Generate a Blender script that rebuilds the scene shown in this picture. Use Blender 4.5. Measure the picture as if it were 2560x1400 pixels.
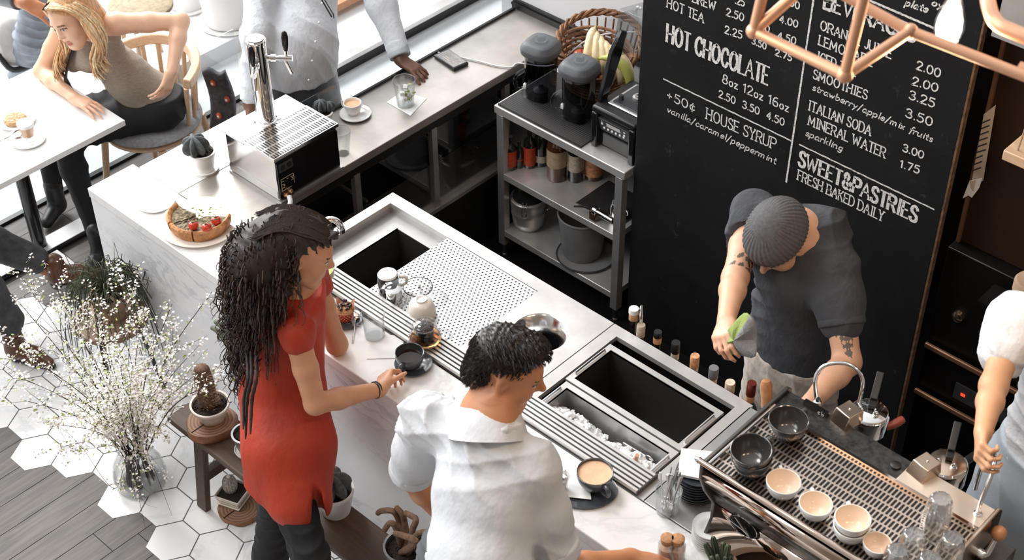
import bpy, bmesh, math, random
import numpy as np
from math import sin, cos, pi, radians, sqrt, atan2
from mathutils import Vector, Matrix
random.seed(7)
SC = bpy.context.scene
COL = SC.collection
for _o in list(bpy.data.objects): bpy.data.objects.remove(_o)

# ------------------------------------------------------------ camera, world, light, exposure
HC = 0.88                                   # height of the bar top; x runs along the bar, y away from the guests, z up
F_PX = 3853.5
YAW, PITCH, ROLL = radians(133.46892), radians(40.45513), radians(-0.63317)
CAM = np.array([4.664, -2.438, 4.613])
_f = np.array([cos(YAW)*cos(PITCH), sin(YAW)*cos(PITCH), -sin(PITCH)])
_r = np.array([sin(YAW), -cos(YAW), 0.0]); _u = np.cross(_r, _f)
_R = cos(ROLL)*_r + sin(ROLL)*_u; _U = -sin(ROLL)*_r + cos(ROLL)*_u
cam = bpy.data.cameras.new('camera'); camo = bpy.data.objects.new('camera', cam); COL.objects.link(camo)
cam.sensor_width = 36.0; cam.lens = F_PX/2560*36.0; cam.clip_end = 60; cam.clip_start = .05
cam.dof.use_dof = True; cam.dof.focus_distance = 5.75; cam.dof.aperture_fstop = 5.0
camo.matrix_world = Matrix(((_R[0], _U[0], -_f[0], CAM[0]), (_R[1], _U[1], -_f[1], CAM[1]), (_R[2], _U[2], -_f[2], CAM[2]), (0, 0, 0, 1)))
SC.camera = camo

def at(px, py, z=None, Y=None, X=None):
    """the point of a horizontal plane (or of a wall plane) that the photograph shows at this pixel"""
    r = _f*1.0 + (px-1280)/F_PX*_R - (py-700)/F_PX*_U
    t = (z-CAM[2])/r[2] if z is not None else (Y-CAM[1])/r[1] if Y is not None else (X-CAM[0])/r[0]
    return Vector(CAM + t*r)

W = bpy.data.worlds.new('World'); SC.world = W; W.use_nodes = True
_n = W.node_tree.nodes; _l = W.node_tree.links; _n.clear()
_out = _n.new('ShaderNodeOutputWorld'); _bg = _n.new('ShaderNodeBackground'); _tc = _n.new('ShaderNodeTexCoord')
_dot = _n.new('ShaderNodeVectorMath'); _dot.operation = 'DOT_PRODUCT'; _dot.inputs[1].default_value = (-.9, .25, .35)
_rmp = _n.new('ShaderNodeValToRGB'); _e = _rmp.color_ramp.elements
_e[0].position = .30; _e[0].color = (.22, .18, .15, 1); _e[1].position = .93; _e[1].color = (1.25, 1.27, 1.32, 1)
_m = _e.new(.60); _m.color = (.60, .59, .58, 1)
_map = _n.new('ShaderNodeMath'); _map.operation = 'MULTIPLY_ADD'; _map.inputs[1].default_value = .5; _map.inputs[2].default_value = .5
_l.new(_tc.outputs['Generated'], _dot.inputs[0]); _l.new(_dot.outputs['Value'], _map.inputs[0]); _l.new(_map.outputs[0], _rmp.inputs[0])
_l.new(_rmp.outputs[0], _bg.inputs[0]); _bg.inputs[1].default_value = 1.0; _l.new(_bg.outputs[0], _out.inputs[0])

def area(name, loc, target, sx, sy, power, col=(1, 1, 1)):
    d = bpy.data.lights.new(name, 'AREA'); d.shape = 'RECTANGLE'; d.size = sx; d.size_y = sy; d.energy = power; d.color = col
    o = bpy.data.objects.new(name, d); COL.objects.link(o); o.location = loc
    o.rotation_euler = (Vector(target)-Vector(loc)).to_track_quat('-Z', 'Y').to_euler(); return o
area('window_daylight', (-4.2, 1.4, 3.2), (.6, .3, .6), 4.5, 3.0, 430, (1, .99, .97))
area('camera_side_fill', (-.6, -2.6, 5.2), (1.2, .2, .5), 3.0, 3.0, 150, (.95, .98, 1))  # added fill lamp on the camera side, not a built skylight
sun = bpy.data.lights.new('sun', 'SUN'); sun.energy = 1.0; sun.angle = radians(14); sun.color = (1, .97, .92)
suno = bpy.data.objects.new('sun', sun); COL.objects.link(suno); suno.rotation_euler = Vector((.62, -.12, -.78)).to_track_quat('-Z', 'Y').to_euler()
SC.view_settings.view_transform = 'Standard'; SC.view_settings.look = 'None'; SC.view_settings.gamma = 1.0
SC.view_settings.use_curve_mapping = False; SC.view_settings.exposure = 0.12
SC.cycles.caustics_reflective = False; SC.cycles.caustics_refractive = False
SC.cycles.max_bounces = 10; SC.cycles.transparent_max_bounces = 24; SC.cycles.use_denoising = True
SC.cycles.sample_clamp_indirect = 4.0

# ------------------------------------------------------------ materials
def _mat(name):
    m = bpy.data.materials.new(name); m.use_nodes = True
    return m, m.node_tree.nodes, m.node_tree.links, m.node_tree.nodes['Principled BSDF']
def _coord(n, l, scale=1.0, vec=None, kind='Object'):
    t = n.new('ShaderNodeTexCoord'); mp = n.new('ShaderNodeMapping'); mp.inputs['Scale'].default_value = vec or (scale,)*3
    l.new(t.outputs[kind], mp.inputs[0]); return mp.outputs[0]
def _noise(n, l, co, scale, detail=4, rough=.55, dist=0.0):
    t = n.new('ShaderNodeTexNoise'); t.inputs['Scale'].default_value = scale; t.inputs['Detail'].default_value = detail
    t.inputs['Roughness'].default_value = rough; t.inputs['Distortion'].default_value = dist; l.new(co, t.inputs['Vector']); return t.outputs['Fac']
def _ramp(n, l, fac, stops):
    r = n.new('ShaderNodeValToRGB'); e = r.color_ramp.elements
    while len(e) < len(stops): e.new(.5)
    for k, (p, c) in enumerate(stops): e[k].position = p; e[k].color = (*c, 1)
    l.new(fac, r.inputs[0]); return r.outputs[0]
def _mathn(n, l, op, a, b=None):
    m = n.new('ShaderNodeMath'); m.operation = op
    for k, v in enumerate((a, b)):
        if v is None: continue
        if isinstance(v, (int, float)): m.inputs[k].default_value = v
        else: l.new(v, m.inputs[k])
    return m.outputs[0]
def _bump(n, l, b, h, strength=.3, dist=.005):
    k = n.new('ShaderNodeBump'); k.inputs['Strength'].default_value = strength; k.inputs['Distance'].default_value = dist
    l.new(h, k.inputs['Height']); l.new(k.outputs[0], b.inputs['Normal'])
def _mixc(n, l, fac, a, b):
    m = n.new('ShaderNodeMix'); m.data_type = 'RGBA'
    if isinstance(fac, (int, float)): m.inputs[0].default_value = fac
    else: l.new(fac, m.inputs[0])
    for k, v in ((6, a), (7, b)):
        if isinstance(v, tuple): m.inputs[k].default_value = (*v[:3], 1)
        else: l.new(v, m.inputs[k])
    return m.outputs[2]
def mat(name, c, rough=.5, metal=0.0, var=.0, vs=8.0, bump=0.0, bs=40.0, bd=.003, spec=.5, sheen=0.0, sss=0.0, coat=0.0, stretch=None):
    m, n, l, b = _mat(name)
    b.inputs['Base Color'].default_value = (*c, 1); b.inputs['Roughness'].default_value = rough; b.inputs['Metallic'].default_value = metal
    b.inputs['Specular IOR Level'].default_value = spec
    if sheen: b.inputs['Sheen Weight'].default_value = sheen
    if coat: b.inputs['Coat Weight'].default_value = coat
    if sss: b.inputs['Subsurface Weight'].default_value = sss; b.inputs['Subsurface Radius'].default_value = (.012, .005, .003); b.inputs['Subsurface Scale'].default_value = .6
    if var or bump: co = _coord(n, l, 1.0, stretch)
    if var:
        f = _noise(n, l, co, vs)
        d = tuple(max(0, x*(1-var)) for x in c); u = tuple(min(1, x*(1+var)) for x in c)
        l.new(_ramp(n, l, f, [(.3, d), (.7, u)]), b.inputs['Base Color'])
    if bump: _bump(n, l, b, _noise(n, l, co, bs), bump, bd)
    return m
def marble(name, base=(.88, .875, .87), vein=(.42, .43, .45), scale=2.6, amt=.55, dirv=(1, 1, 1)):
    m, n, l, b = _mat(name); co = _coord(n, l, 1, dirv)
    a = _noise(n, l, co, scale, 8, .62, 1.6)
    v1 = _ramp(n, l, a, [(.46, (0, 0, 0)), (.5, (1, 1, 1)), (.54, (0, 0, 0))])
    w = _noise(n, l, co, scale*.5, 3); v = _mathn(n, l, 'MULTIPLY', v1, _ramp(n, l, w, [(.42, (0, 0, 0)), (.7, (1, 1, 1))]))
    cl = _noise(n, l, co, scale*.8, 5, .6, .6)
    c0 = _mixc(n, l, _ramp(n, l, cl, [(.35, (0, 0, 0)), (.8, (.35, .35, .35))]), base, tuple(x*.82 for x in base))
    c = _mixc(n, l, _mathn(n, l, 'MULTIPLY', v, amt), c0, vein)
    l.new(c, b.inputs['Base Color']); b.inputs['Roughness'].default_value = .28; return m
def steel(name, c=(.62, .60, .58), rough=.36, streak=(3, 30, 30), amt=.05, metal=.72):
    m, n, l, b = _mat(name); co = _coord(n, l, 1, streak)
    f = _noise(n, l, co, 3.0, 5, .65)
    f2 = _noise(n, l, _coord(n, l, 2.2), 2.0, 4, .6)
    l.new(_ramp(n, l, f2, [(.25, tuple(x*.72 for x in c)), (.75, tuple(min(1, x*1.14) for x in c))]), b.inputs['Base Color'])
    b.inputs['Metallic'].default_value = metal
    r = n.new('ShaderNodeMapRange'); r.inputs[3].default_value = rough-amt; r.inputs[4].default_value = rough+amt
    l.new(f, r.inputs[0]); l.new(r.outputs[0], b.inputs['Roughness']); return m
def wood(name, c1, c2, rough=.5, scale=(3, 40, 40), grain=2.0, bump=.15):
    m, n, l, b = _mat(name); co = _coord(n, l, 1, scale)
    f = _noise(n, l, co, grain, 6, .6, .8)
    l.new(_ramp(n, l, f, [(.25, c1), (.75, c2)]), b.inputs['Base Color']); b.inputs['Roughness'].default_value = rough
    if bump: _bump(n, l, b, f, bump, .003)
    return m
def glass(name, tint=(.97, .975, .975), gloss=.13, rough=.02, ior=1.45):
    m = bpy.data.materials.new(name); m.use_nodes = True; n = m.node_tree.nodes; l = m.node_tree.links; n.clear()
    o = n.new('ShaderNodeOutputMaterial'); t = n.new('ShaderNodeBsdfTransparent'); g = n.new('ShaderNodeBsdfGlossy'); x = n.new('ShaderNodeMixShader')
    lw = n.new('ShaderNodeLayerWeight'); lw.inputs[0].default_value = .35
    l.new(_mixc(n, l, _mathn(n, l, 'POWER', lw.outputs['Facing'], 2.6), tint, tuple(x*.55 for x in tint)), t.inputs[0]); g.inputs['Roughness'].default_value = rough; g.inputs[0].default_value = (1, 1, 1, 1)
    mr = n.new('ShaderNodeMapRange'); mr.inputs[3].default_value = gloss; mr.inputs[4].default_value = min(1, gloss+.42)
    l.new(lw.outputs['Facing'], mr.inputs[0]); pw = _mathn(n, l, 'POWER', mr.outputs[0], 1.7)
    l.new(pw, x.inputs[0]); l.new(t.outputs[0], x.inputs[1]); l.new(g.outputs[0], x.inputs[2]); l.new(x.outputs[0], o.inputs[0]); return m
def liquid(name, c, ior=1.33, rough=.02):
    m, n, l, b = _mat(name); b.inputs['Base Color'].default_value = (*c, 1); b.inputs['Transmission Weight'].default_value = 1
    b.inputs['Roughness'].default_value = rough; b.inputs['IOR'].default_value = ior; return m
def emit(name, c, s):
    m = bpy.data.materials.new(name); m.use_nodes = True; n = m.node_tree.nodes; l = m.node_tree.links; n.clear()
    o = n.new('ShaderNodeOutputMaterial'); e = n.new('ShaderNodeEmission'); e.inputs[0].default_value = (*c, 1); e.inputs[1].default_value = s
    l.new(e.outputs[0], o.inputs[0]); return m
def dotted(name, base_fn, pitch, r, hole=(.01, .01, .011), stagger=True, slot=None):
    """base material with a regular pattern of round holes (or slots) in object x/y; pitch in metres"""
    m = base_fn(name); n = m.node_tree.nodes; l = m.node_tree.links; b = n['Principled BSDF']
    t = n.new('ShaderNodeTexCoord'); s = n.new('ShaderNodeSeparateXYZ'); l.new(t.outputs['Object'], s.inputs[0])
    px, py = pitch
    x = _mathn(n, l, 'DIVIDE', s.outputs[0], px); y = _mathn(n, l, 'DIVIDE', s.outputs[1], py)
    if stagger:
        row = _mathn(n, l, 'MODULO', _mathn(n, l, 'FLOOR', _mathn(n, l, 'ADD', y, 1000.0)), 2.0)
        x = _mathn(n, l, 'ADD', x, _mathn(n, l, 'MULTIPLY', row, .5))
    fx = _mathn(n, l, 'ABSOLUTE', _mathn(n, l, 'SUBTRACT', _mathn(n, l, 'FRACT', _mathn(n, l, 'ADD', x, 1000.0)), .5))
    fy = _mathn(n, l, 'ABSOLUTE', _mathn(n, l, 'SUBTRACT', _mathn(n, l, 'FRACT', _mathn(n, l, 'ADD', y, 1000.0)), .5))
    dx = _mathn(n, l, 'MULTIPLY', fx, px); dy = _mathn(n, l, 'MULTIPLY', fy, py)
    if slot: dx = _mathn(n, l, 'MAXIMUM', _mathn(n, l, 'SUBTRACT', dx, slot[0]), 0.0); dy = _mathn(n, l, 'MAXIMUM', _mathn(n, l, 'SUBTRACT', dy, slot[1]), 0.0)
    d = _mathn(n, l, 'SQRT', _mathn(n, l, 'ADD', _mathn(n, l, 'MULTIPLY', dx, dx), _mathn(n, l, 'MULTIPLY', dy, dy)))
    k = _mathn(n, l, 'LESS_THAN', d, r)
    src = b.inputs['Base Color'].links[0].from_socket if b.inputs['Base Color'].links else tuple(b.inputs['Base Color'].default_value[:3])
    l.new(_mixc(n, l, k, src, hole), b.inputs['Base Color'])
    met = b.inputs['Metallic'].default_value
    l.new(_mathn(n, l, 'MULTIPLY', _mathn(n, l, 'SUBTRACT', 1.0, k), met), b.inputs['Metallic']); return m

M = {}
M['marble'] = marble('marble', scale=2.2)
M['marble_front'] = marble('marble_front', (.84, .85, .87), (.30, .32, .36), 3.2, .6, (1.0, .5, 2.2))
M['steel'] = steel('steel', (.60, .59, .58)); M['steel_x'] = steel('steel_x', (.74, .715, .69), .36, metal=.62)
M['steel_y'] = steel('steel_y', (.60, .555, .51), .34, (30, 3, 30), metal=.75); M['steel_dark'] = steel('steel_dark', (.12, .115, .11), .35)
M['chrome'] = mat('chrome', (.86, .85, .84), .05, 1); M['chrome_soft'] = mat('chrome_soft', (.78, .77, .76), .16, 1)
M['copper'] = mat('copper', (.80, .45, .28), .42, .5, .06, 6); M['brass'] = mat('brass', (.75, .5, .28), .3, 1)
M['black'] = mat('black', (.012, .012, .013), .4); M['black_gloss'] = mat('black_gloss', (.01, .01, .011), .12)
M['black_matte'] = mat('black_matte', (.008, .007, .007), .8, spec=.2); M['charcoal'] = mat('charcoal', (.045, .047, .052), .45, var=.15)
M['white'] = mat('white_ceramic', (.86, .85, .83), .15, coat=.3); M['white_matte'] = mat('white_matte', (.85, .85, .85), .6)
M['cream'] = mat('cream_ceramic', (.80, .74, .66), .2, var=.04, coat=.2); M['paper'] = mat('paper', (.88, .88, .87), .8, var=.02, vs=30)
M['slate'] = mat('slate_ceramic', (.058, .066, .078), .25, var=.25, vs=30, coat=.3); M['slate_in'] = mat('slate_inside', (.05, .045, .042), .2, coat=.4)
M['coffee'] = mat('black_coffee', (.02, .008, .004), .06); M['warm_lit_in'] = mat('warm_lit_china', (.82, .67, .54), .25, coat=.2); M['latte'] = mat('milk_coffee', (.78, .50, .31), .35, var=.12, vs=25)  # tan tone paints the warm light inside the white cups
M['foam'] = mat('milk_foam', (.82, .66, .52), .4, var=.06, vs=40)
M['glass'] = glass('clear_glass'); M['glass_pane'] = glass('glass_pane', (.90, .92, .93), .05)
M['glass_smoke'] = glass('smoked_plastic', (.30, .31, .33), .05); M['plastic_clear'] = glass('clear_plastic', (.93, .94, .94), .1, .12)
M['plastic_dim'] = mat('frosted_plastic', (.30, .30, .305), .4, var=.12, vs=9, coat=.2); M['plastic_dim'].node_tree.nodes['Principled BSDF'].inputs['Alpha'].default_value = .72
M['water'] = glass('water', (.965, .97, .97), .06); M['tea'] = liquid('amber_tea', (.75, .38, .12)); M['ice'] = mat('ice_cube', (.93, .95, .96), .15, bump=.4, bs=60, coat=.5)
M['wood_dark'] = wood('dark_wood', (.045, .026, .016), (.105, .062, .038)); M['wood_light'] = wood('pale_wood', (.62, .40, .24), (.78, .56, .38), .45)
M['wood_mid'] = wood('turned_wood', (.42, .18, .08), (.58, .28, .13), .35); M['wood_slab'] = wood('wood_slab', (.17, .08, .045), (.33, .17, .10), .6, (12, 12, 40))
M['bark'] = mat('bark', (.12, .065, .04), .85, var=.4, vs=40, bump=.6, bs=60)
M['soil'] = mat('soil', (.03, .02, .016), .95, var=.6, vs=120, bump=1.0, bs=140, bd=.01)
M['cactus'] = mat('cactus_green', (.10, .12, .075), .7, var=.3, vs=60, bump=.3, bs=150)
M['cactus_grey'] = mat('cactus_grey', (.085, .095, .10), .75, var=.45, vs=60)
M['cactus_brown'] = mat('cactus_brown', (.15, .085, .05), .8, var=.35, vs=70, bump=.5, bs=160)
M['spine'] = mat('cactus_spine', (.62, .50, .38), .7)
M['leaf'] = mat('fresh_leaf', (.30, .38, .07), .5, var=.3, vs=50); M['stem_dark'] = mat('dark_twig', (.05, .03, .022), .7, var=.4, vs=60)
M['stem_green'] = mat('wiry_stem', (.06, .075, .04), .6, var=.5, vs=40); M['blossom'] = mat('white_blossom', (.88, .84, .78), .7)
M['terracotta'] = mat('tan_pot', (.42, .29, .19), .75, var=.15); M['grey_pot'] = mat('grey_pot', (.24, .25, .27), .4, var=.1)
M['tin'] = mat('zinc_pot', (.38, .39, .41), .35, .8, var=.15, vs=12)
def add_mat(k, *a, **kw): M[k] = mat(k, *a, **kw); return M[k]

# ------------------------------------------------------------ mesh builder
class MB:
    def __init__(s): s.v = []; s.f = []; s.m = []; s.k = 0
    def add(s, vs, fs, X=None):
        o = len(s.v)
        s.v += [tuple(X @ Vector(p)) for p in vs] if X is not None else [tuple(p) for p in vs]
        s.f += [tuple(i+o for i in f) for f in fs]; s.m += [s.k]*len(fs); return s
    def box(s, a, b, X=None):
        (x0, y0, z0), (x1, y1, z1) = a, b
        return s.add([(x0, y0, z0), (x1, y0, z0), (x1, y1, z0), (x0, y1, z0), (x0, y0, z1), (x1, y0, z1), (x1, y1, z1), (x0, y1, z1)],
                     [(0, 3, 2, 1), (4, 5, 6, 7), (0, 1, 5, 4), (1, 2, 6, 5), (2, 3, 7, 6), (3, 0, 4, 7)], X)
    def cbox(s, c, d, X=None): return s.box([c[i]-d[i]/2 for i in range(3)], [c[i]+d[i]/2 for i in range(3)], X)
    def lathe(s, prof, n=28, c=(0, 0, 0), X=None, sx=1.0, sy=1.0):
        vs = []; fs = []; rows = []
        for r, z in prof:
            if r < 1e-6: rows.append([len(vs)]); vs.append((c[0], c[1], c[2]+z))
            else:
                rows.append(list(range(len(vs), len(vs)+n)))
                vs += [(c[0]+r*sx*cos(2*pi*i/n), c[1]+r*sy*sin(2*pi*i/n), c[2]+z) for i in range(n)]
        for a, b in zip(rows, rows[1:]):
            for i in range(n):
                j = (i+1) % n
                if len(a) == 1 and len(b) == 1: continue
                if len(a) == 1: fs.append((a[0], b[j], b[i]))
                elif len(b) == 1: fs.append((a[i], a[j], b[0]))
                else: fs.append((a[i], a[j], b[j], b[i]))
        return s.add(vs, fs, X)
    def tube(s, pts, r, n=8, X=None, cap=True, flat=None):
        pts = [Vector(p) for p in pts]; N = len(pts); rs = r if isinstance(r, (list, tuple)) else [r]*N
        vs = []; fs = []; ref = None
        for i, p in enumerate(pts):
            t = (pts[min(i+1, N-1)]-pts[max(i-1, 0)])
            t = t.normalized() if t.length > 1e-9 else Vector((0, 0, 1))
            if ref is None: ref = Vector((0, 0, 1)) if abs(t.z) < .9 else Vector((1, 0, 0))
            b1 = ref - t*ref.dot(t)
            b1 = b1.normalized() if b1.length > 1e-6 else t.orthogonal().normalized()
            b2 = t.cross(b1); ref = b1
            f1 = flat if flat else 1.0
            for k in range(n):
                a = 2*pi*k/n; vs.append(p + b1*(rs[i]*f1*cos(a)) + b2*(rs[i]*sin(a)))
        for i in range(N-1):
            for k in range(n):
                j = (k+1) % n; fs.append((i*n+k, i*n+j, (i+1)*n+j, (i+1)*n+k))
        if cap: fs.append(tuple(range(n))[::-1]); fs.append(tuple((N-1)*n+k for k in range(n)))
        return s.add(vs, fs, X)
    def sph(s, c, r, n=16, m=10, X=None):
        r = r if isinstance(r, (tuple, list)) else (r, r, r)
        vs = [(c[0], c[1], c[2]-r[2])]; fs = []
        for i in range(1, m):
            a = -pi/2 + pi*i/m
            vs += [(c[0]+r[0]*cos(a)*cos(2*pi*k/n), c[1]+r[1]*cos(a)*sin(2*pi*k/n), c[2]+r[2]*sin(a)) for k in range(n)]
        vs.append((c[0], c[1], c[2]+r[2])); e = len(vs)-1
        for k in range(n):
            j = (k+1) % n; fs.append((0, 1+j, 1+k)); fs.append((1+(m-2)*n+k, 1+(m-2)*n+j, e))
            for i in range(m-2): fs.append((1+i*n+k, 1+i*n+j, 1+(i+1)*n+j, 1+(i+1)*n+k))
        return s.add(vs, fs, X)
    def prism(s, poly, z0, z1, X=None):
        n = len(poly); vs = [(x, y, z0) for x, y in poly]+[(x, y, z1) for x, y in poly]
        fs = [tuple(range(n))[::-1], tuple(range(n, 2*n))]+[(i, (i+1) % n, n+(i+1) % n, n+i) for i in range(n)]
        return s.add(vs, fs, X)
    def torus(s, c, R, r, n=28, m=8, X=None, a0=0, a1=2*pi):
        full = abs(a1-a0-2*pi) < 1e-6; N = n if full else n+1
        vs = []; fs = []
        for i in range(N):
            a = a0+(a1-a0)*i/n
            for k in range(m):
                b = 2*pi*k/m; vs.append((c[0]+(R+r*cos(b))*cos(a), c[1]+(R+r*cos(b))*sin(a), c[2]+r*sin(b)))
        for i in range(n):
            i2 = (i+1) % N
            for k in range(m): fs.append((i*m+k, i2*m+k, i2*m+(k+1) % m, i*m+(k+1) % m))
        return s.add(vs, fs, X)
    def grid(s, fn, nu, nv, X=None):
        vs = [fn(i/(nu-1), j/(nv-1)) for j in range(nv) for i in range(nu)]
        fs = [(j*nu+i, j*nu+i+1, (j+1)*nu+i+1, (j+1)*nu+i) for j in range(nv-1) for i in range(nu-1)]
        return s.add(vs, fs, X)
    def build(s, name, m, parent=None, sm=40, bev=0, loc=None, solid=0, sub=0):
        me = bpy.data.meshes.new(name); me.from_pydata(s.v, [], s.f)
        ms = m if isinstance(m, (list, tuple)) else [m]
        for x in ms: me.materials.append(x)
        if len(ms) > 1: me.polygons.foreach_set('material_index', s.m)
        bm = bmesh.new(); bm.from_mesh(me); bmesh.ops.recalc_face_normals(bm, faces=bm.faces); bm.to_mesh(me); bm.free()
        if sm:
            me.polygons.foreach_set('use_smooth', [True]*len(me.polygons)); me.set_sharp_from_angle(angle=radians(sm))
        me.update()
        o = bpy.data.objects.new(name, me); COL.objects.link(o)
        if loc is not None: o.location = loc
        if parent is not None: o.parent = parent
        if solid: d = o.modifiers.new('solid', 'SOLIDIFY'); d.thickness = solid; d.offset = 0
        if bev: d = o.modifiers.new('bevel', 'BEVEL'); d.width = bev; d.segments = 2; d.limit_method = 'ANGLE'; d.angle_limit = radians(40)
        if sub: d = o.modifiers.new('sub', 'SUBSURF'); d.levels = sub; d.render_levels = sub
        return o
def tag(o, label=None, cat=None, group=None, kind=None):
    for k, v in (('label', label), ('category', cat), ('group', group), ('kind', kind)):
        if v: o[k] = v
    return o
def thing(name, label, cat, loc=(0, 0, 0), rz=0.0, group=None, rot=None):
    o = bpy.data.objects.new(name, None); COL.objects.link(o); o.empty_display_size = .05
    o.location = loc; o.rotation_euler = rot if rot else (0, 0, rz); return tag(o, label, cat, group)
def dup(root, loc=None, rz=None, label=None, scale=None):
    r = root.copy(); COL.objects.link(r)
    if loc is not None: r.location = loc
    if rz is not None: r.rotation_euler = (0, 0, rz)
    if scale: r.scale = (scale,)*3
    if label: r['label'] = label
    for ch in list(root.children):
        c = ch.copy(); COL.objects.link(c); c.parent = r
        for g in list(ch.children):
            d = g.copy(); COL.objects.link(d); d.parent = c
    return r
def struct(mb, name, m, **kw): return tag(mb.build(name, m, **kw), kind='structure')
def smooth_path(pts, k=6):
    pts = [Vector(p) for p in pts]; out = []
    for i in range(len(pts)-1):
        p0 = pts[max(i-1, 0)]; p1 = pts[i]; p2 = pts[i+1]; p3 = pts[min(i+2, len(pts)-1)]
        for j in range(k):
            t = j/k; out.append(.5*((2*p1)+(-p0+p2)*t+(2*p0-5*p1+4*p2-p3)*t*t+(-p0+3*p1-3*p2+p3)*t**3))
    out.append(pts[-1]); return out
def T(*loc): return Matrix.Translation(loc)
def RZ(a): return Matrix.Rotation(a, 4, 'Z')
def RX(a): return Matrix.Rotation(a, 4, 'X')
def RY(a): return Matrix.Rotation(a, 4, 'Y')

# ------------------------------------------------------------ setting: floors, walls, glazing
M['tile'] = marble('hex_tile', (.86, .855, .85), (.45, .46, .48), 2.0, .42); M['grout'] = mat('grout', (.10, .10, .105), .9)
M['plank'] = wood('grey_plank', (.075, .068, .064), (.19, .17, .155), .6, (30, 2.2, 30), 1.6, .2); M['plank_gap'] = mat('plank_gap', (.02, .018, .016), .9)
M['pale_ground'] = mat('pale_ground', (.80, .83, .85), .7, var=.04, vs=2); M['wall_white'] = mat('wall_white', (.80, .80, .82), .6)
M['shaded_floor'] = mat('shaded_bar_floor', (.006, .005, .005), .8, spec=.15)  # near-black colour stands in for the shade behind the bar
def hexpoly(cx, cy, R): return [(cx+R*cos(pi*k/3), cy+R*sin(pi*k/3)) for k in range(6)]
b = MB().box((-1.16, -1.9, -.06), (2.6, 1.75, -.008)); struct(b, 'floor', M['grout'])
def is_tile(x, y):
    if y > .05 and x < -.05: return False
    if x < -.45 and y > -.12: return False
    if y < -.60 - .55*max(0, x-1.05) - .35*max(0, .35-x) and x < 1.2: return False
    if y < -.78: return x > 1.25 and y > -1.5
    return True
b = MB(); R_ = .105; cx0, cy0 = .563, -.621
for i in range(-12, 14):
    for j in range(-9, 8):
        x = cx0+i*1.5*R_; y = cy0+(j+(i % 2)*.5)*sqrt(3)*R_
        if -1.1 < x < 2.5 and -1.8 < y < .35 and is_tile(x, y):
            b.prism(hexpoly(x, y, R_-.0030), -.02, 0)
struct(b, 'floor', M['tile'], sm=0)
b = MB(); rr = random.Random(3)
for k in range(30):
    x0 = -1.14+k*.128; y = -1.9-rr.random()*.6
    while y < 1.75:
        y1 = y+.9+rr.random()*.6
        if x0+.125 < 2.5: b.box((x0, max(y, -1.9), -.02), (x0+.125, min(y1, 1.75)-.003, -.0015))
        y = y1
struct(b, 'floor', M['plank'], sm=0)
struct(MB().box((.25, .9, -.05), (4.6, 3.1, -.001)), 'floor', M['shaded_floor'])
struct(MB().box((-6, -2.5, -.12), (-1.16, 6.5, -.02)), 'ground', M['pale_ground'])
struct(MB().box((-1.16, 1.76, -.10), (.25, 6.5, -.02)), 'ground', M['pale_ground'])
# glazed front: black sill, posts and clear panes
struct(MB().box((-1.175, -2.4, -.02), (-1.145, 1.62, .014)), 'trim_1', M['black'])
struct(MB().box((-1.163, -2.4, .012), (-1.157, 1.62, .42)), 'window_1', M['glass_pane'])
struct(MB().box((-.99, 1.66, -.02), (-.95, 4.2, .05)), 'trim_2', M['black'])
struct(MB().box((-1.0, 1.66, .05), (-.93, 4.2, .075)), 'trim_3', M['steel'])
struct(MB().box((-3.2, 1.35, -.02), (-1.55, 3.4, .08)), 'ground', M['wall_white'])
for k, y in enumerate((2.35, 2.75, 3.2)): struct(MB().box((-1.7, y, -.02), (-1.62, y+.05, 1.0)), 'trim_%d' % (4+k), M['wall_white'])
for k, (y, c) in enumerate(((2.30, 'wood_mid'), (2.95, 'black'))): struct(MB().box((-1.5, y, .02), (-1.42, y+.9, .06)), 'trim_%d' % (7+k), M[c])
# back wall (white, then the dark kitchen) and its trim
struct(MB().box((.22, 2.20, 0), (1.75, 2.28, 2.9)), 'wall_back', M['wall_white'])
M['black_trim'] = mat('black_trim', (.02, .02, .021), .35)
b = MB()
for z0, z1, d in ((.88, .895, .014), (.900, .912, .020), (.917, .93, .012)): b.box((.30, 2.2-d, z0), (1.7, 2.2, z1))
struct(b, 'baseboard_back', M['black_trim'])
M['kitchen'] = mat('unlit_kitchen_wall', (.020, .010, .006), .6, spec=.2)  # near-black colour stands in for the missing light in the kitchen
struct(MB().box((1.75, 2.75, 0), (5.2, 2.83, 2.9)), 'wall_kitchen', M['kitchen'])
struct(MB().box((1.72, 2.28, 0), (1.75, 2.83, 2.9)), 'wall_return', M['kitchen'])

# ------------------------------------------------------------ marble bar
t = thing('marble_bar', 'long white marble bar counter with waterfall end where the guests sit', 'counter', (0, 0, 0))
MB().box((.0, .0, .835), (4.3, .226, HC)).build('countertop', M['marble'], t, bev=.004)
MB().box((.002, .004, 0), (4.3, .04, .835)).build('front_panel', M['marble_front'], t, bev=.002)
MB().box((.002, .04, 0), (.035, .224, .835)).build('end_panel', M['marble_front'], t, bev=.002)
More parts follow.
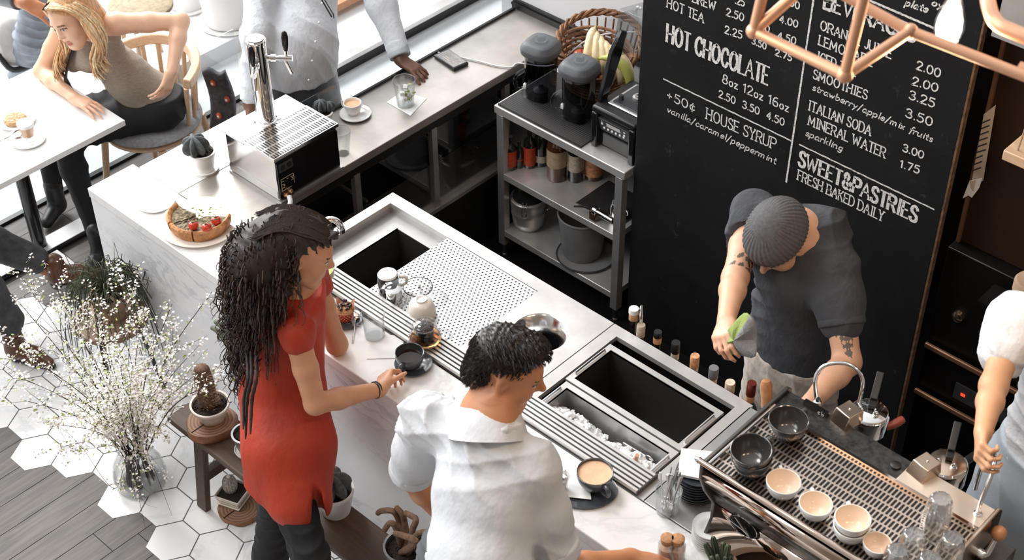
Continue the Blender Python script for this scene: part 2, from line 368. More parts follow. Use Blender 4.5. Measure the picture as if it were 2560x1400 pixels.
# ------------------------------------------------------------ back bar with glazed fridge
M['door_glass'] = glass('door_glass', (.82, .83, .84), .10)
t = thing('refrigerated_back_bar', 'steel topped back bar with glass fronted fridge running towards the white wall', 'counter', (0, 0, 0))
MB().box((.038, .229, .855), (.30, .86, HC)).build('end_worktop', M['marble'], t, bev=.002)
MB().box((.302, .229, .84), (.66, 2.196, HC)).build('worktop', M['steel_y'], t, bev=.003)
MB().box((.62, .40, .795), (.652, 2.19, .84)).build('fascia', M['black'], t)
MB().box((.04, .42, 0), (.30, .86, .855)).build('side_panel', M['steel_dark'], t)
MB().box((.305, .45, .0), (.36, 2.19, .84)).build('back_panel', M['steel'], t)
MB().box((.33, .42, .0), (.655, 2.19, .36)).build('plinth', M['black'], t)
MB().box((.36, .45, .365), (.64, 2.19, .40)).build('fridge_floor', M['steel'], t)
MB().box((.37, .47, .60), (.63, 2.17, .606)).build('glass_shelf', M['glass_smoke'], t)
for y in (.92, 1.42, 1.86): MB().box((.365, y, .607), (.63, y+.012, .62)).build('shelf_bracket', M['steel'], t)
for y in (.85, 1.30, 1.76): MB().box((.628, y, .37), (.655, y+.03, .80)).build('door_frame', M['steel'], t)
for y in (.885, 1.335): MB().box((.63, y+.01, .38), (.636, y+.40, .79)).build('glass_door', M['door_glass'], t)
MB().box((.63, .42, .355), (.662, 2.19, .375)).build('door_rail', M['steel'], t)
m_ = dotted('vent_sheet', lambda nm: mat(nm, (.10, .10, .10), .4, .8), (.03, .03), .009); 
MB().box((.36, .5, .70), (.366, 1.8, .79)).build('vent_panel', m_, t)
# low glass screen along the back bar
t = thing('glass_screen', 'low clear glass screen standing along the rear edge of the steel back bar', 'glass screen', (.322, 0, HC))
MB().box((-.006, .80, .0), (.006, 2.18, .012)).build('gasket', M['black'], t); MB().box((-.003, .80, .01), (.003, 2.17, .125)).build('pane', M['glass_pane'], t)
# ------------------------------------------------------------ sink section
t = thing('sink_counter', 'stainless sink counter with basin, perforated drainboard and round waste hole', 'sink counter', (0, 0, 0))
b = MB()
X0, X1, Y0, Y1 = .931, 2.088, .338, .812
def plate_with_holes(b, xs, ys, solid, z0, z1):
    for i in range(len(xs)-1):
        for j in range(len(ys)-1):
            if solid(i, j): b.box((xs[i], ys[j], z0), (xs[i+1], ys[j+1], z1))
plate_with_holes(b, [X0, .975, 1.306, 1.766, X1], [.229, .336, .757, Y1], lambda i, j: not (i in (1, 2) and j == 1) and not i == 3, HC-.02, HC)
# right plate with a round cut-out
hc, hr = (1.925, .596), .103; n = 48
ring = [(hc[0]+hr*cos(2*pi*k/n), hc[1]+hr*sin(2*pi*k/n)) for k in range(n)]
def sq(k):
    a = 2*pi*k/n; dx, dy = cos(a), sin(a); ts = []
    if dx > 1e-9: ts.append((X1-hc[0])/dx)
    if dx < -1e-9: ts.append((1.766-hc[0])/dx)
    if dy > 1e-9: ts.append((Y1-hc[1])/dy)
    if dy < -1e-9: ts.append((.229-hc[1])/dy)
    q = min(ts); return (hc[0]+q*dx, hc[1]+q*dy)
for z in (HC, HC-.02):
    vs = []; fs = []
    for k in range(n): vs += [(*ring[k], z), (*sq(k), z)]
    for k in range(n): j = (k+1) % n; fs.append((2*k, 2*k+1, 2*j+1, 2*j))
    b.add(vs, fs)
for cxy in ((X1, Y1), (1.766, Y1), (1.766, .229), (X1, .229)):
    for z in (HC-.0003,): b.box((min(cxy[0], cxy[0]), cxy[1]-.0, z-.0), (cxy[0]+1e-5, cxy[1]+1e-5, z))
b.add([(X1, .229, HC-.02), (X1, Y1, HC-.02), (X1, Y1, HC), (X1, .229, HC)], [(0, 1, 2, 3)])
b.add([(1.766, Y1, HC-.02), (X1, Y1, HC-.02), (X1, Y1, HC), (1.766, Y1, HC)], [(0, 1, 2, 3)])
# corners of the square left open by the fan
for qx, qy in ((X1, Y1), (1.766, Y1), (1.766, .229), (X1, .229)):
    ks = sorted(range(n), key=lambda k: (sq(k)[0]-qx)**2+(sq(k)[1]-qy)**2)[:6]
    onx = min((k for k in ks if abs(sq(k)[0]-qx) < 1e-6), key=lambda k: abs(sq(k)[1]-qy), default=None); ony = min((k for k in ks if abs(sq(k)[1]-qy) < 1e-6), key=lambda k: abs(sq(k)[0]-qx), default=None)
    if onx is not None and ony is not None and onx != ony: b.add([(*sq(onx), HC), (*sq(ony), HC), (qx, qy, HC)], [(0, 1, 2)])
b.build('worktop', M['steel_x'], t, sm=0)
MB().box((X0, Y1-.006, .02), (X1, Y1, HC-.02)).build('rear_panel', M['black'], t); MB().box((X0, .229, .02), (X0+.006, Y1, HC-.02)).build('side_panel', M['black'], t)
b = MB(); z = HC-.045
plate_with_holes(b, [.975, 1.072, 1.256, 1.306], [.336, .373, .70, .757], lambda i, j: not (i == 1 and j == 1), z-.004, z)
for a_, c_ in (((.972, .334, z), (.975, .757, HC-.02)), ((.972, .757, z), (1.306, .760, HC-.02))): b.box(a_, c_)
b.build('recess', M['steel'], t, bev=0)
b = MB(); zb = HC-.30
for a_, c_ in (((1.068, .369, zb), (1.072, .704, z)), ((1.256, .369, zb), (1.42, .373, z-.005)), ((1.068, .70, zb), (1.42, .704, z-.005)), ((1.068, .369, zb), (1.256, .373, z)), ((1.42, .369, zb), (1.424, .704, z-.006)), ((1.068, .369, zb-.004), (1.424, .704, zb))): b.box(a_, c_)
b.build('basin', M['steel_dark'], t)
m_ = dotted('perforated_steel', lambda nm: mat(nm, (.74, .74, .75), .42, .55), (.0172, .0150), .0037)
MB().box((1.297, .3385, HC-.012), (1.764, .755, HC-.0015)).build('perforated_tray', m_, t)
MB().lathe([(.0, .0005), (.052, .0005), (.054, -.001)], 40, (1.42, .475, HC)).build('drain_cover', m_, t)
MB().torus((1.42, .475, HC-.0005), .0545, .0016, 44, 6).build('drain_ring', M['black'], t)
MB().lathe([(.0, .016), (.006, .014), (.007, .008), (.003, .0)], 14, (1.425, .478, HC)).build('drain_knob', M['chrome'], t)
MB().lathe([(hr+.001, HC-.001), (hr-.006, HC-.006), (.066, HC-.060), (.064, HC-.16), (.063, HC-.24), (0, HC-.24)], 48, (hc[0], hc[1], 0)).build('waste_chute', M['chrome_soft'], t)
MB().lathe([(.0640, HC-.062), (.0625, HC-.235), (0, HC-.236)], 32, (hc[0], hc[1], 0)).build('chute_sleeve', M['black_gloss'], t)
# swan neck tap
tp = MB(); pth = smooth_path([(.992, .385, HC-.045), (.992, .385, HC+.085), (.998, .39, HC+.125), (1.02, .412, HC+.143), (1.043, .433, HC+.128), (1.048, .438, HC+.095)], 6)
o = tp.tube(pth, .0125, 14).build('tap_spout', M['chrome'], t)
MB().lathe([(.016, 0), (.016, .018), (.0135, .02)], 16, (1.048, .438, HC+.082)).build('aerator', M['chrome'], o)
o = MB().lathe([(.024, 0), (.024, .02), (.018, .03), (.018, .06), (0, .062)], 18, (.992, .385, HC-.045)).build('tap_base', M['chrome'], t)
MB().tube([(.992, .385, HC+.02), (1.012, .39, HC+.026), (1.032, .394, HC+.026)], [.012, .011, .009], 10).build('tap_handle', M['chrome'], o)
MB().tube([(1.022, .392, HC+.03), (1.017, .402, HC+.085)], [.008, .006], 8).build('tap_lever', M['chrome'], o)
# ------------------------------------------------------------ ice well section
t = thing('ice_well_counter', 'stainless counter with two recessed rectangular bins beside the coffee machine', 'counter', (0, 0, 0))
b = MB()
plate_with_holes(b, [2.092, 2.14, 2.665, 2.706], [.229, .33, .765, .812], lambda i, j: not (i == 1 and j == 1), HC-.02, HC)
b.build('worktop', M['steel_x'], t, sm=0)
MB().box((2.70, .229, HC-.02), (4.3, .80, HC)).build('side_worktop', M['steel'], t, bev=.002)
MB().box((2.09, .806, .02), (4.3, .812, HC-.02)).build('rear_panel', M['black_matte'], t)
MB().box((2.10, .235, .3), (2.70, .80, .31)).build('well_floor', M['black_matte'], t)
def bin_(x0, x1, y0, y1, fr, depth, label, m_in, name):
    r = thing(name, label, 'bin', (0, 0, 0)); b = MB()
    plate_with_holes(b, [x0-fr, x0, x1, x1+fr], [y0-fr, y0, y1, y1+fr], lambda i, j: not (i == 1 and j == 1), HC-.012, HC-.001)
    b.build('rim', M['steel_x'], r, sm=0)
    b = MB(); zb = HC-depth
    for a_, c_ in (((x0-.003, y0, zb), (x0, y1, HC-.004)), ((x1, y0, zb), (x1+.003, y1, HC-.004)), ((x0, y0-.003, zb), (x1, y0, HC-.004)), ((x0, y1, zb), (x1, y1+.003, HC-.004)), ((x0, y0, zb-.003), (x1, y1, zb))): b.box(a_, c_)
    b.build('liner', m_in, r, sm=0)
    for x in (x0-fr*.5, x1+fr*.5):
        MB().tube([(x, y0+.02, HC-.001), (x, y0+.02, HC+.007), (x, (y0+y1)/2, HC+.008), (x, y1-.02, HC+.007), (x, y1-.02, HC-.001)], .004, 8).build('handle', M['chrome_soft'], r)
    return r
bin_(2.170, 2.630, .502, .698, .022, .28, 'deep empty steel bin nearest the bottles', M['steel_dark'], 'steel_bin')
bin_(2.181, 2.633, .300, .450, .022, .13, 'steel bin holding crushed ice nearest the guests', M['steel'], 'ice_bin')
b = MB(); rr = random.Random(5)
for k in range(560):
    x = 2.19+rr.random()*.435; y = .305+rr.random()*.118; z = HC-.026-.62*max(0, y-.350-.02*sin(x*23))-rr.random()*.022
    s = .011+rr.random()*.011; X = T(x, y, z) @ RZ(rr.random()*6) @ RX(rr.random()*6)
    b.cbox((0, 0, 0), (s, s*(.7+.5*rr.random()), s*(.6+.5*rr.random())), X)
tag(b.build('crushed_ice', M['ice'], None, sm=0, bev=.002), 'crushed clear ice heaped in the front steel bin', 'ice', kind='stuff')
t = thing('ice_scoop', 'steel scoop with copper toned handle stuck in the crushed ice', 'scoop', (2.545, .372, HC-.062), radians(15))
MB().tube([(0, 0, 0), (.012, -.01, .04), (.02, -.016, .072)], [.008, .0085, .007], 10).build('handle', M['copper'], t)
MB().sph((0, 0, -.008), (.022, .03, .012), 14, 8).build('bowl', M['chrome_soft'], t)
t = thing('bar_spoon', 'long thin steel spoon lying along the wall of the ice bin', 'spoon', (2.50, .437, HC-.075), 0)
MB().tube([(-.05, 0, 0), (.05, 0, .004)], .004, 8).build('handle', M['steel'], t); MB().sph((.062, 0, .005), (.018, .005, .012), 14, 8).build('bowl', M['chrome_soft'], t)
# slatted drain channel between marble and steel
t = thing('slatted_drain', 'long slatted steel drain grille between marble bar and sink counter', 'drain grille', (0, 0, 0))
MB().box((.90, .229, HC+.0005), (2.672, .336, HC+.005)).build('channel', M['black'], t)
ys = [.230+k*.0177 for k in range(7)]
for k in range(6): MB().box((.90, ys[k]+.0012, HC+.004), (2.672, ys[k]+.0125, HC+.020)).build('slat', M['steel_x'], t, bev=.001)
for x in (.898, 2.672): MB().box((x, .229, HC+.0005), (x+.004, .336, HC+.020)).build('end_plate', M['steel_dark'], t)
# ------------------------------------------------------------ steel shelf unit
t = thing('shelf_unit', 'freestanding stainless steel shelf unit with three tiers left of the blackboard', 'shelf unit', (0, 0, 0))
xa, xb, ya, yb = .760, 1.500, 1.578, 2.17
MB().box((xa, ya, .800), (xb, yb, .84)).build('top', M['steel_x'], t, bev=.004)
MB().box((xa+.03, ya+.003, .455), (xb-.035, yb-.02, .49)).build('shelf', M['steel_x'], t, bev=.003)
MB().box((xa+.03, ya+.003, .130), (xb-.035, yb-.02, .163)).build('shelf', M['steel_x'], t, bev=.003)
for x in (xa+.012, xb-.05):
    for y in (ya+.002, yb-.06):
        p_ = MB().box((x, y, .075), (x+.038, y+.038, .80)).build('post', M['steel'], t, bev=.002)
        MB().lathe([(.014, .0), (.014, .012), (.010, .016), (.012, .05), (.017, .078)], 14, (x+.019, y+.019, 0)).build('foot', M['steel_dark'], p_)
# sheet metal side on the right and back
MB().box((xa+.05, yb-.012, .163), (xb-.05, yb-.004, .80)).build('back_sheet', M['black'], t)

t = thing('rubber_hose', 'black rubber hose looping in the gap beside the sink', 'hose', (.80, .60, .30))
MB().tube([q-Vector((.80, .60, .30)) for q in smooth_path([(.86, .32, .20), (.84, .36, .50), (.82, .42, .66), (.80, .54, .74), (.80, .66, .72), (.81, .74, .62), (.83, .78, .42)], 6)], .011, 10).build('tubing', M['charcoal'], t)
MB().tube([q-Vector((.80, .60, .30)) for q in smooth_path([(.90, .33, .2), (.88, .36, .48), (.87, .40, .66), (.86, .43, .80)], 5)], .008, 8).build('feed_pipe', M['charcoal'], t)

# ------------------------------------------------------------ blackboard with chalk lettering
YB = 1.63
def q_(s): return [tuple(float(v) for v in p.split(',')) for p in s.split()]
# strokes: '~' marks a curve; each glyph = (advance, strokes), cap height 1
GL = {
'A': (.92, ['0,0 .42,1 .84,0', '.15,.36 .69,.36']), 'B': (.78, ['0,0 0,1', '~0,1 .45,1 .62,.88 .62,.66 .45,.53 0,.53', '~0,.53 .5,.53 .7,.4 .7,.14 .5,0 0,0']),
'C': (.86, ['~.72,.74 .60,.95 .4,1 .14,.85 .02,.5 .14,.15 .4,0 .60,.05 .74,.26']), 'D': (.86, ['0,0 0,1', '~0,1 .4,1 .68,.82 .78,.5 .68,.18 .4,0 0,0']),
'E': (.72, ['0,0 0,1', '0,1 .6,1', '0,.52 .48,.52', '0,0 .62,0']), 'F': (.68, ['0,0 0,1', '0,1 .6,1', '0,.52 .48,.52']),
'G': (.9, ['~.78,.8 .62,.97 .4,1 .14,.85 .02,.5 .14,.15 .4,0 .62,.04 .8,.2', '.8,.2 .8,.45 .5,.45']), 'H': (.88, ['0,0 0,1', '.72,0 .72,1', '0,.5 .72,.5']),
'I': (.44, ['.16,0 .16,1']), 'J': (.56, ['~.42,1 .42,.3 .34,.05 .16,0 .02,.14']), 'K': (.8, ['0,0 0,1', '.66,1 0,.45', '.2,.6 .7,0']), 'L': (.66, ['0,0 0,1', '0,0 .58,0']),
'M': (1.05, ['0,0 .06,1 .45,.2 .84,1 .9,0']), 'N': (.88, ['0,0 0,1 .72,0 .72,1']), 'O': (.94, ['~.42,1 .14,.86 .02,.5 .14,.14 .42,0 .7,.14 .82,.5 .7,.86 .42,1']),
'P': (.74, ['0,0 0,1', '~0,1 .45,1 .66,.88 .66,.62 .45,.48 0,.48']), 'R': (.82, ['0,0 0,1', '~0,1 .45,1 .66,.88 .66,.64 .45,.5 0,.5', '.32,.5 .72,0']),
'S': (.72, ['~.58,.82 .46,.97 .26,1 .06,.88 .06,.66 .28,.53 .52,.42 .62,.24 .52,.05 .28,0 .1,.04 .0,.2']), 'T': (.78, ['.35,0 .35,1', '0,1 .7,1']),
'U': (.86, ['~0,1 0,.35 .08,.08 .36,0 .62,.08 .7,.35 .7,1']), 'V': (.86, ['0,1 .38,0 .76,1']), 'W': (1.2, ['0,1 .26,0 .54,.85 .82,0 1.08,1']), 'X': (.8, ['0,0 .68,1', '0,1 .68,0']),
'Y': (.82, ['0,1 .36,.5 .72,1', '.36,.5 .36,0']), 'Z': (.74, ['0,1 .6,1 0,0 .64,0']),
'0': (.72, ['~.3,1 .08,.85 .0,.5 .08,.15 .3,0 .52,.15 .6,.5 .52,.85 .3,1']), '1': (.42, ['0,.8 .2,1 .2,0']), '2': (.7, ['~.02,.78 .12,.96 .32,1 .52,.88 .54,.66 .3,.35 .0,0', '0,0 .6,0']),
'3': (.68, ['~.02,.86 .2,1 .42,.97 .52,.78 .42,.6 .22,.54 .46,.46 .58,.24 .44,.04 .2,0 .0,.14']), '4': (.74, ['.44,0 .44,1 0,.3 .62,.3']), '5': (.7, ['.54,1 .1,1 .06,.58', '~.06,.58 .3,.64 .52,.5 .56,.26 .42,.04 .18,0 .0,.12']),
'6': (.7, ['~.5,.94 .3,.98 .1,.78 .02,.36 .12,.06 .32,0 .52,.1 .56,.34 .42,.52 .2,.52 .04,.34']), '7': (.66, ['0,1 .56,1 .2,0']), '8': (.7, ['~.3,.54 .1,.66 .1,.88 .3,1 .5,.88 .5,.66 .3,.54 .06,.4 .04,.12 .3,0 .56,.12 .54,.4 .3,.54']),
'.': (.3, ['.06,.02 .1,.06']), '+': (.7, ['0,.45 .5,.45', '.25,.2 .25,.7']), '/': (.5, ['0,-.2 .36,1.05']), '&': (.95, ['~.8,.5 .62,.12 .34,0 .08,.1 .04,.32 .28,.54 .5,.72 .46,.94 .28,1 .12,.88 .16,.68 .5,.3 .84,.0']),
'c|': (.7, ['~.52,.6 .38,.72 .18,.66 .06,.42 .16,.16 .36,.1 .54,.24', '.3,-.08 .34,.92']),
'a': (.58, ['~.42,.5 .26,.56 .06,.42 .02,.16 .14,.0 .3,.08 .42,.3', '~.42,.54 .4,.2 .44,.02 .52,.04']), 'b': (.56, ['0,1 .02,.1', '~.02,.3 .16,.54 .36,.5 .44,.26 .32,.04 .14,.0 .02,.12']), 'c': (.5, ['~.4,.44 .26,.56 .08,.44 .02,.2 .12,.02 .28,.0 .42,.12']),
'e': (.52, ['~.04,.26 .4,.32 .36,.5 .22,.56 .06,.42 .02,.2 .12,.02 .28,.0 .42,.12']), 'f': (.4, ['~.4,.92 .28,1 .2,.85 .16,.3 .08,-.22', '0,.54 .34,.54']), 'g': (.56, ['~.4,.5 .24,.56 .06,.42 .04,.16 .16,.02 .32,.12 .4,.34', '~.42,.54 .4,0 .3,-.3 .1,-.32 .02,-.2']),
'i': (.24, ['.08,.54 .1,.0', '.1,.74 .12,.78']), 'k': (.5, ['0,1 .02,0', '.38,.54 .04,.24', '.14,.34 .42,0']), 'l': (.24, ['.06,1 .08,0']), 'm': (.84, ['0,.54 .02,0', '~.02,.34 .14,.54 .28,.5 .3,.3 .32,0', '~.32,.34 .46,.54 .6,.5 .64,.3 .66,.0']),
'n': (.56, ['0,.54 .02,0', '~.02,.34 .16,.54 .34,.52 .38,.3 .4,0']), 'o': (.54, ['~.22,.56 .06,.46 .02,.24 .1,.04 .24,0 .38,.1 .42,.32 .36,.5 .22,.56']), 'p': (.56, ['0,.54 .0,-.34', '~.02,.3 .16,.54 .36,.5 .42,.26 .32,.04 .14,.0 .02,.12']), 'r': (.42, ['0,.54 .02,0', '~.02,.3 .12,.5 .26,.56 .34,.5']),
's': (.44, ['~.32,.46 .2,.56 .06,.48 .08,.34 .26,.24 .34,.1 .22,0 .02,.06']), 't': (.4, ['.16,.86 .14,.12 .22,.0 .32,.04', '0,.56 .3,.56']), 'u': (.56, ['~0,.54 .02,.14 .12,.0 .28,.06 .38,.3', '.4,.54 .4,.04 .48,.0']), 'v': (.5, ['0,.54 .18,0 .38,.54']), 'w': (.7, ['0,.54 .14,0 .3,.46 .42,0 .6,.54']),
'x': (.5, ['0,.54 .38,0', '.38,.54 0,0']), 'y': (.52, ['0,.54 .2,.06', '.42,.54 .06,-.34']), 'z': (.5, ['0,.54 .38,.54 0,0 .4,0']), ' ': (.42, []), '-': (.5, ['.05,.42 .4,.42']),
}
def curve2(p, k=5):
    return [(v.x, v.y) for v in smooth_path([(x, y, 0) for x, y in p], k)]
def chalk_mat():
    m = bpy.data.materials.new('chalk'); m.use_nodes = True; n = m.node_tree.nodes; l = m.node_tree.links; b = n['Principled BSDF']
    b.inputs['Base Color'].default_value = (.80, .80, .79, 1); b.inputs['Roughness'].default_value = .95; b.inputs['Specular IOR Level'].default_value = .1
    f = _noise(n, l, _coord(n, l, 1), 190, 3, .7)
    l.new(_ramp(n, l, f, [(.30, (.25,)*3), (.50, (1, 1, 1))]), b.inputs['Alpha']); return m
M['chalk'] = chalk_mat()
rgl = random.Random(11)
class Ribbon(MB):
    def ribbon(s, pts, w, y):                # flat chalk stroke on the board face, pts in board x/z
        N = len(pts)
        if N < 2: return
        vs = []; fs = []
        for i, (x, z) in enumerate(pts):
            x0, z0 = pts[max(0, i-1)]; x1, z1 = pts[min(N-1, i+1)]
            dx, dz = x1-x0, z1-z0; L = sqrt(dx*dx+dz*dz) or 1; nx, nz = -dz/L, dx/L
            e = w*.5*(1+.25*(rgl.random()-.5))
            if i == 0: x -= dx/L*w*.3; z -= dz/L*w*.3
            if i == N-1: x += dx/L*w*.3; z += dz/L*w*.3
            vs += [(x+nx*e, y, z+nz*e), (x-nx*e, y, z-nz*e)]
        for i in range(N-1): fs.append((2*i, 2*i+1, 2*i+3, 2*i+2))
        s.add(vs, fs)
def lettering(text, p0, p1, hpx, w=.0052, serif=.10, slant=0.0, bold=0.0, name='chalk_lettering'):
    a = at(*p0, Y=YB); c = at(*p1, Y=YB); top = at(p0[0], p0[1]-hpx, Y=YB); h = (top-a).z
    toks = []; i = 0
    while i < len(text):
        if text[i] == '~': toks.append('c|'); i += 1; continue
        toks.append(text[i]); i += 1
    adv = sum(GL[k][0] for k in toks); adv -= .12
    L = (c.x-a.x); sx = L/adv; slope = (c.z-a.z)/L
    b = Ribbon(); x = 0.0; yy = YB-.0012
    for k in toks:
        wd, st = GL[k]
        for s in st:
            cv = s.startswith('~'); p = q_(s.lstrip('~'))
            if cv: p = curve2(p)
            else:
                pp = []
                for u, v in zip(p, p[1:]):
                    m = max(2, int(sqrt((u[0]-v[0])**2+(u[1]-v[1])**2)/.16))
                    pp += [(u[0]+(v[0]-u[0])*j/m, u[1]+(v[1]-u[1])*j/m) for j in range(m)]
                pp.append(p[-1])
            src = p; p = pp if not cv else p
            def W_(u, v): X_ = a.x+(x+u*.87)*sx+slant*v*h; return (X_, a.z+slope*(X_-a.x)+v*h)
            dx = abs(src[-1][0]-src[0][0])*sx; dz = abs(src[-1][1]-src[0][1])*h
            ww = w*(1+bold) if (dz > dx*.8 or cv) else w
            b.ribbon([W_(u, v) for u, v in p], ww, yy)
            if serif and not cv:
                for e, nb in ((p[0], p[1]), (p[-1], p[-2])):
                    if abs(e[0]-nb[0])*sx < abs(e[1]-nb[1])*h*1.1 and e[1] in (0.0, 1.0):
                        b.ribbon([W_(e[0]-serif*h/sx*1.0, e[1]), W_(e[0]+serif*h/sx*1.0, e[1])], w*.9, yy-.0002)
        x += wd
    return b.build(name, M['chalk'], BOARD, sm=0)
def board_mat():
    m, n, l, b = _mat('blackboard'); co = _coord(n, l, 1)
    f = _noise(n, l, co, 2.2, 6, .65, .6); g = _noise(n, l, co, 26, 5, .7); s = _noise(n, l, _coord(n, l, 1, (14, 14, 1.2)), 3, 5, .7)
    c = _ramp(n, l, f, [(.3, (.006, .006, .007)), (.75, (.016, .017, .019))])
    d = _mathn(n, l, 'MULTIPLY', _ramp(n, l, g, [(.60, (0, 0, 0)), (.78, (1, 1, 1))]), _ramp(n, l, s, [(.5, (0, 0, 0)), (.72, (.30,)*3)]))
    l.new(_mixc(n, l, d, c, (.35, .35, .36)), b.inputs['Base Color']); b.inputs['Roughness'].default_value = .6; b.inputs['Specular IOR Level'].default_value = .25
    return m
BOARD = thing('blackboard', 'tall black chalk menu board covered in white hand lettering', 'blackboard', (0, 0, 0))
MB().box((1.508, YB, 0.0), (2.855, YB+.03, 2.75)).build('panel', board_mat(), BOARD, bev=.002)
M['board_edge'] = mat('board_edge', (.16, .09, .05), .8, var=.5, vs=30)
MB().box((2.855, YB+.002, 0), (2.863, YB+.028, 2.75)).build('edge_strip', M['board_edge'], BOARD)
TX = [
 ('BREW', (1732, 4), (1790, 27), 22, {}), ('2.50', (1816, 38), (1860, 53), 19, {'serif': 0}), ('4.00', (1949, 55), (1995, 69), 18, {'serif': 0}), ('.25', (1838, 8), (1862, 16), 18, {'serif': 0}), ('50', (1975, 13), (1999, 24), 18, {'serif': 0}),
 ('HOT TEA', (1668, 17), (1760, 57), 23, {}), ('2.25', (1812, 82), (1856, 97), 19, {'serif': 0}), ('3.50', (1884, 68), (1924, 82), 17, {'serif': 0}), ('4.50', (1944, 97), (1990, 112), 19, {'serif': 0}), ('3.50', (1880, 108), (1916, 124), 16, {'serif': 0}), ('2.75', (1938, 137), (1980, 153), 16, {'serif': 0}),
 ('HOT CHOCOLATE', (1667, 103), (1921, 213), 44, {'w': .0068, 'bold': .8, 'serif': .075}),
 ('8oz 12oz 16oz', (1806, 206), (1972, 280), 22, {'serif': 0}), ('2.50  3.50  4.50', (1797, 242), (1961, 315), 18, {'serif': 0}),
 ('+50~', (1668, 246), (1739, 281), 21, {'serif': 0}), ('HOUSE SYRUP', (1766, 296), (1939, 374), 27, {'w': .0052, 'serif': .12}),
 ('vanilla/caramel/peppermint', (1668, 279), (1939, 410), 16, {'serif': 0, 'slant': .22, 'w': .0042}),
 ('plate', (2263, 13), (2318, 31), 19, {'serif': 0, 'slant': .3}), ('oyr', (2329, 12), (2368, 26), 17, {'serif': 0, 'slant': .3}),
 ('BEVERAGES', (2060, 20), (2288, 106), 40, {'w': .0068, 'bold': .8, 'serif': .075}),
 ('ORANGE JUICE', (2051, 73), (2229, 147), 24, {'w': .0052}), ('LEMONADE', (2047, 111), (2182, 167), 24, {'w': .0052}), ('ICED TEA', (2043, 150), (2139, 191), 23, {'w': .0052}),
 ('SMOOTHIES', (2033, 195), (2168, 249), 23, {'w': .0052}), ('strawberry/apple/mix fruits', (2031, 224), (2330, 355), 17, {'serif': 0, 'slant': .22, 'w': .0042}),
 ('ITALIAN SODA', (2021, 274), (2177, 339), 25, {'w': .0052}), ('MINERAL WATER', (2021, 311), (2213, 395), 25, {'w': .0052}), ('sparkling', (2014, 338), (2106, 378), 17, {'serif': 0, 'slant': .22, 'w': .0042}),
 ('2.00', (2291, 172), (2351, 194), 22, {'serif': 0}), ('2.00', (2280, 211), (2345, 230), 21, {'serif': 0}), ('3.25', (2273, 246), (2337, 269), 22, {'serif': 0}), ('3.50', (2264, 291), (2331, 316), 22, {'serif': 0}),
 ('3.00', (2257, 377), (2309, 397), 19, {'serif': 0}), ('1.75', (2250, 417), (2299, 434), 19, {'serif': 0}),
 ('SWEET&PASTRIES', (1997, 413), (2291, 557), 38, {'w': .0068, 'bold': .8, 'serif': .075}), ('FRESH BAKED DAILY', (1994, 448), (2208, 554), 25, {'w': .0052}),
]
for t_, p0, p1, h, kw in TX: lettering(t_, p0, p1, h, **kw)
for p0, p1, w in (((1659, 197), (1977, 351), .006), ((1999, 361), (2335, 523), .006), ((2173, 0), (2333, 69), .008), ((2034, 0), (1966, 454), .0075)):
    a = at(*p0, Y=YB); c = at(*p1, Y=YB); b = Ribbon()
    b.ribbon([(a.x+(c.x-a.x)*k/40, a.z+(c.z-a.z)*k/40+.0006*sin(k*1.7)) for k in range(41)], w, YB-.0012); b.build('chalk_rule', M['chalk'], BOARD, sm=0)

# ------------------------------------------------------------ tableware builders (built round the origin, base at z = 0)
def profile_cup(r0, r1, h, th=.004, foot=.6, n=10, belly=1.0):
    """outer profile up, inner profile down; returns (outer, inner)"""
    o = [(0, .001), (r0*foot, .0), (r0*foot+.001, .004)]
    for k in range(n+1):
        t = k/n; r = r0*foot+(r1-r0*foot)*(sin(t*pi/2)**(.75/belly)); o.append((r, .004+(h-.004)*t))
    i = [(r1-th*.5, h+.0012), (r1-th, h)]
    for k in range(n-1, -1, -1):
        t = k/n; r = r0*foot+(r1-r0*foot)*(sin(t*pi/2)**(.75/belly))-th; i.append((max(r, 0.001), .004+(h-.004)*t+th*(1-t)))
    i.append((0, .004+th)); return o, i
def cup_parts(t, r0, r1, h, mo, mi, fill=None, level=.75, ha=None, belly=1.0, hr=None, hname='handle'):
    o, i = profile_cup(r0, r1, h, belly=belly); b = MB(); b.lathe(o+i[:1], 36); b.k = 1; b.lathe(i, 36)
    b.build('cup_body', [mo, mi], t, sm=50)
    if fill:
        z = h*level; r = r0*.6+(r1-r0*.6)*(sin(level*pi/2)**(.75/belly))-.0035
        MB().lathe([(0, z), (r*.9, z), (r, z+.0008)], 36).build('drink', fill, t)
    if ha is not None:
        hh = hr or h*.34; e = r1*.93
        p = [(e*cos(ha), e*sin(ha), h*.82), ((e+hh*.8)*cos(ha), (e+hh*.8)*sin(ha), h*.84), ((e+hh*1.05)*cos(ha), (e+hh*1.05)*sin(ha), h*.60), ((e+hh*.7)*cos(ha), (e+hh*.7)*sin(ha), h*.36), ((e-.012)*cos(ha), (e-.012)*sin(ha), h*.30)]
        MB().tube(smooth_path(p, 5), r1*.125, 10).build(hname, mo, t)
def saucer_part(t, r, m, name='dish', lift=.012, sx=1, sy=1):
    MB().lathe([(0, .004), (r*.42, .004), (r*.46, .006), (r*.75, .008), (r*.97, lift), (r, lift+.001), (r*.99, lift-.003), (r*.7, .002), (r*.45, 0), (0, 0)], 44, sx=sx, sy=sy).build(name, m, t, sm=60)
def dish(name, label, cat, p, r, m, z=HC, group=None, rz=0, **kw):
    t = thing(name, label, cat, (p.x, p.y, z), rz, group); saucer_part(t, r, m, **kw); return t
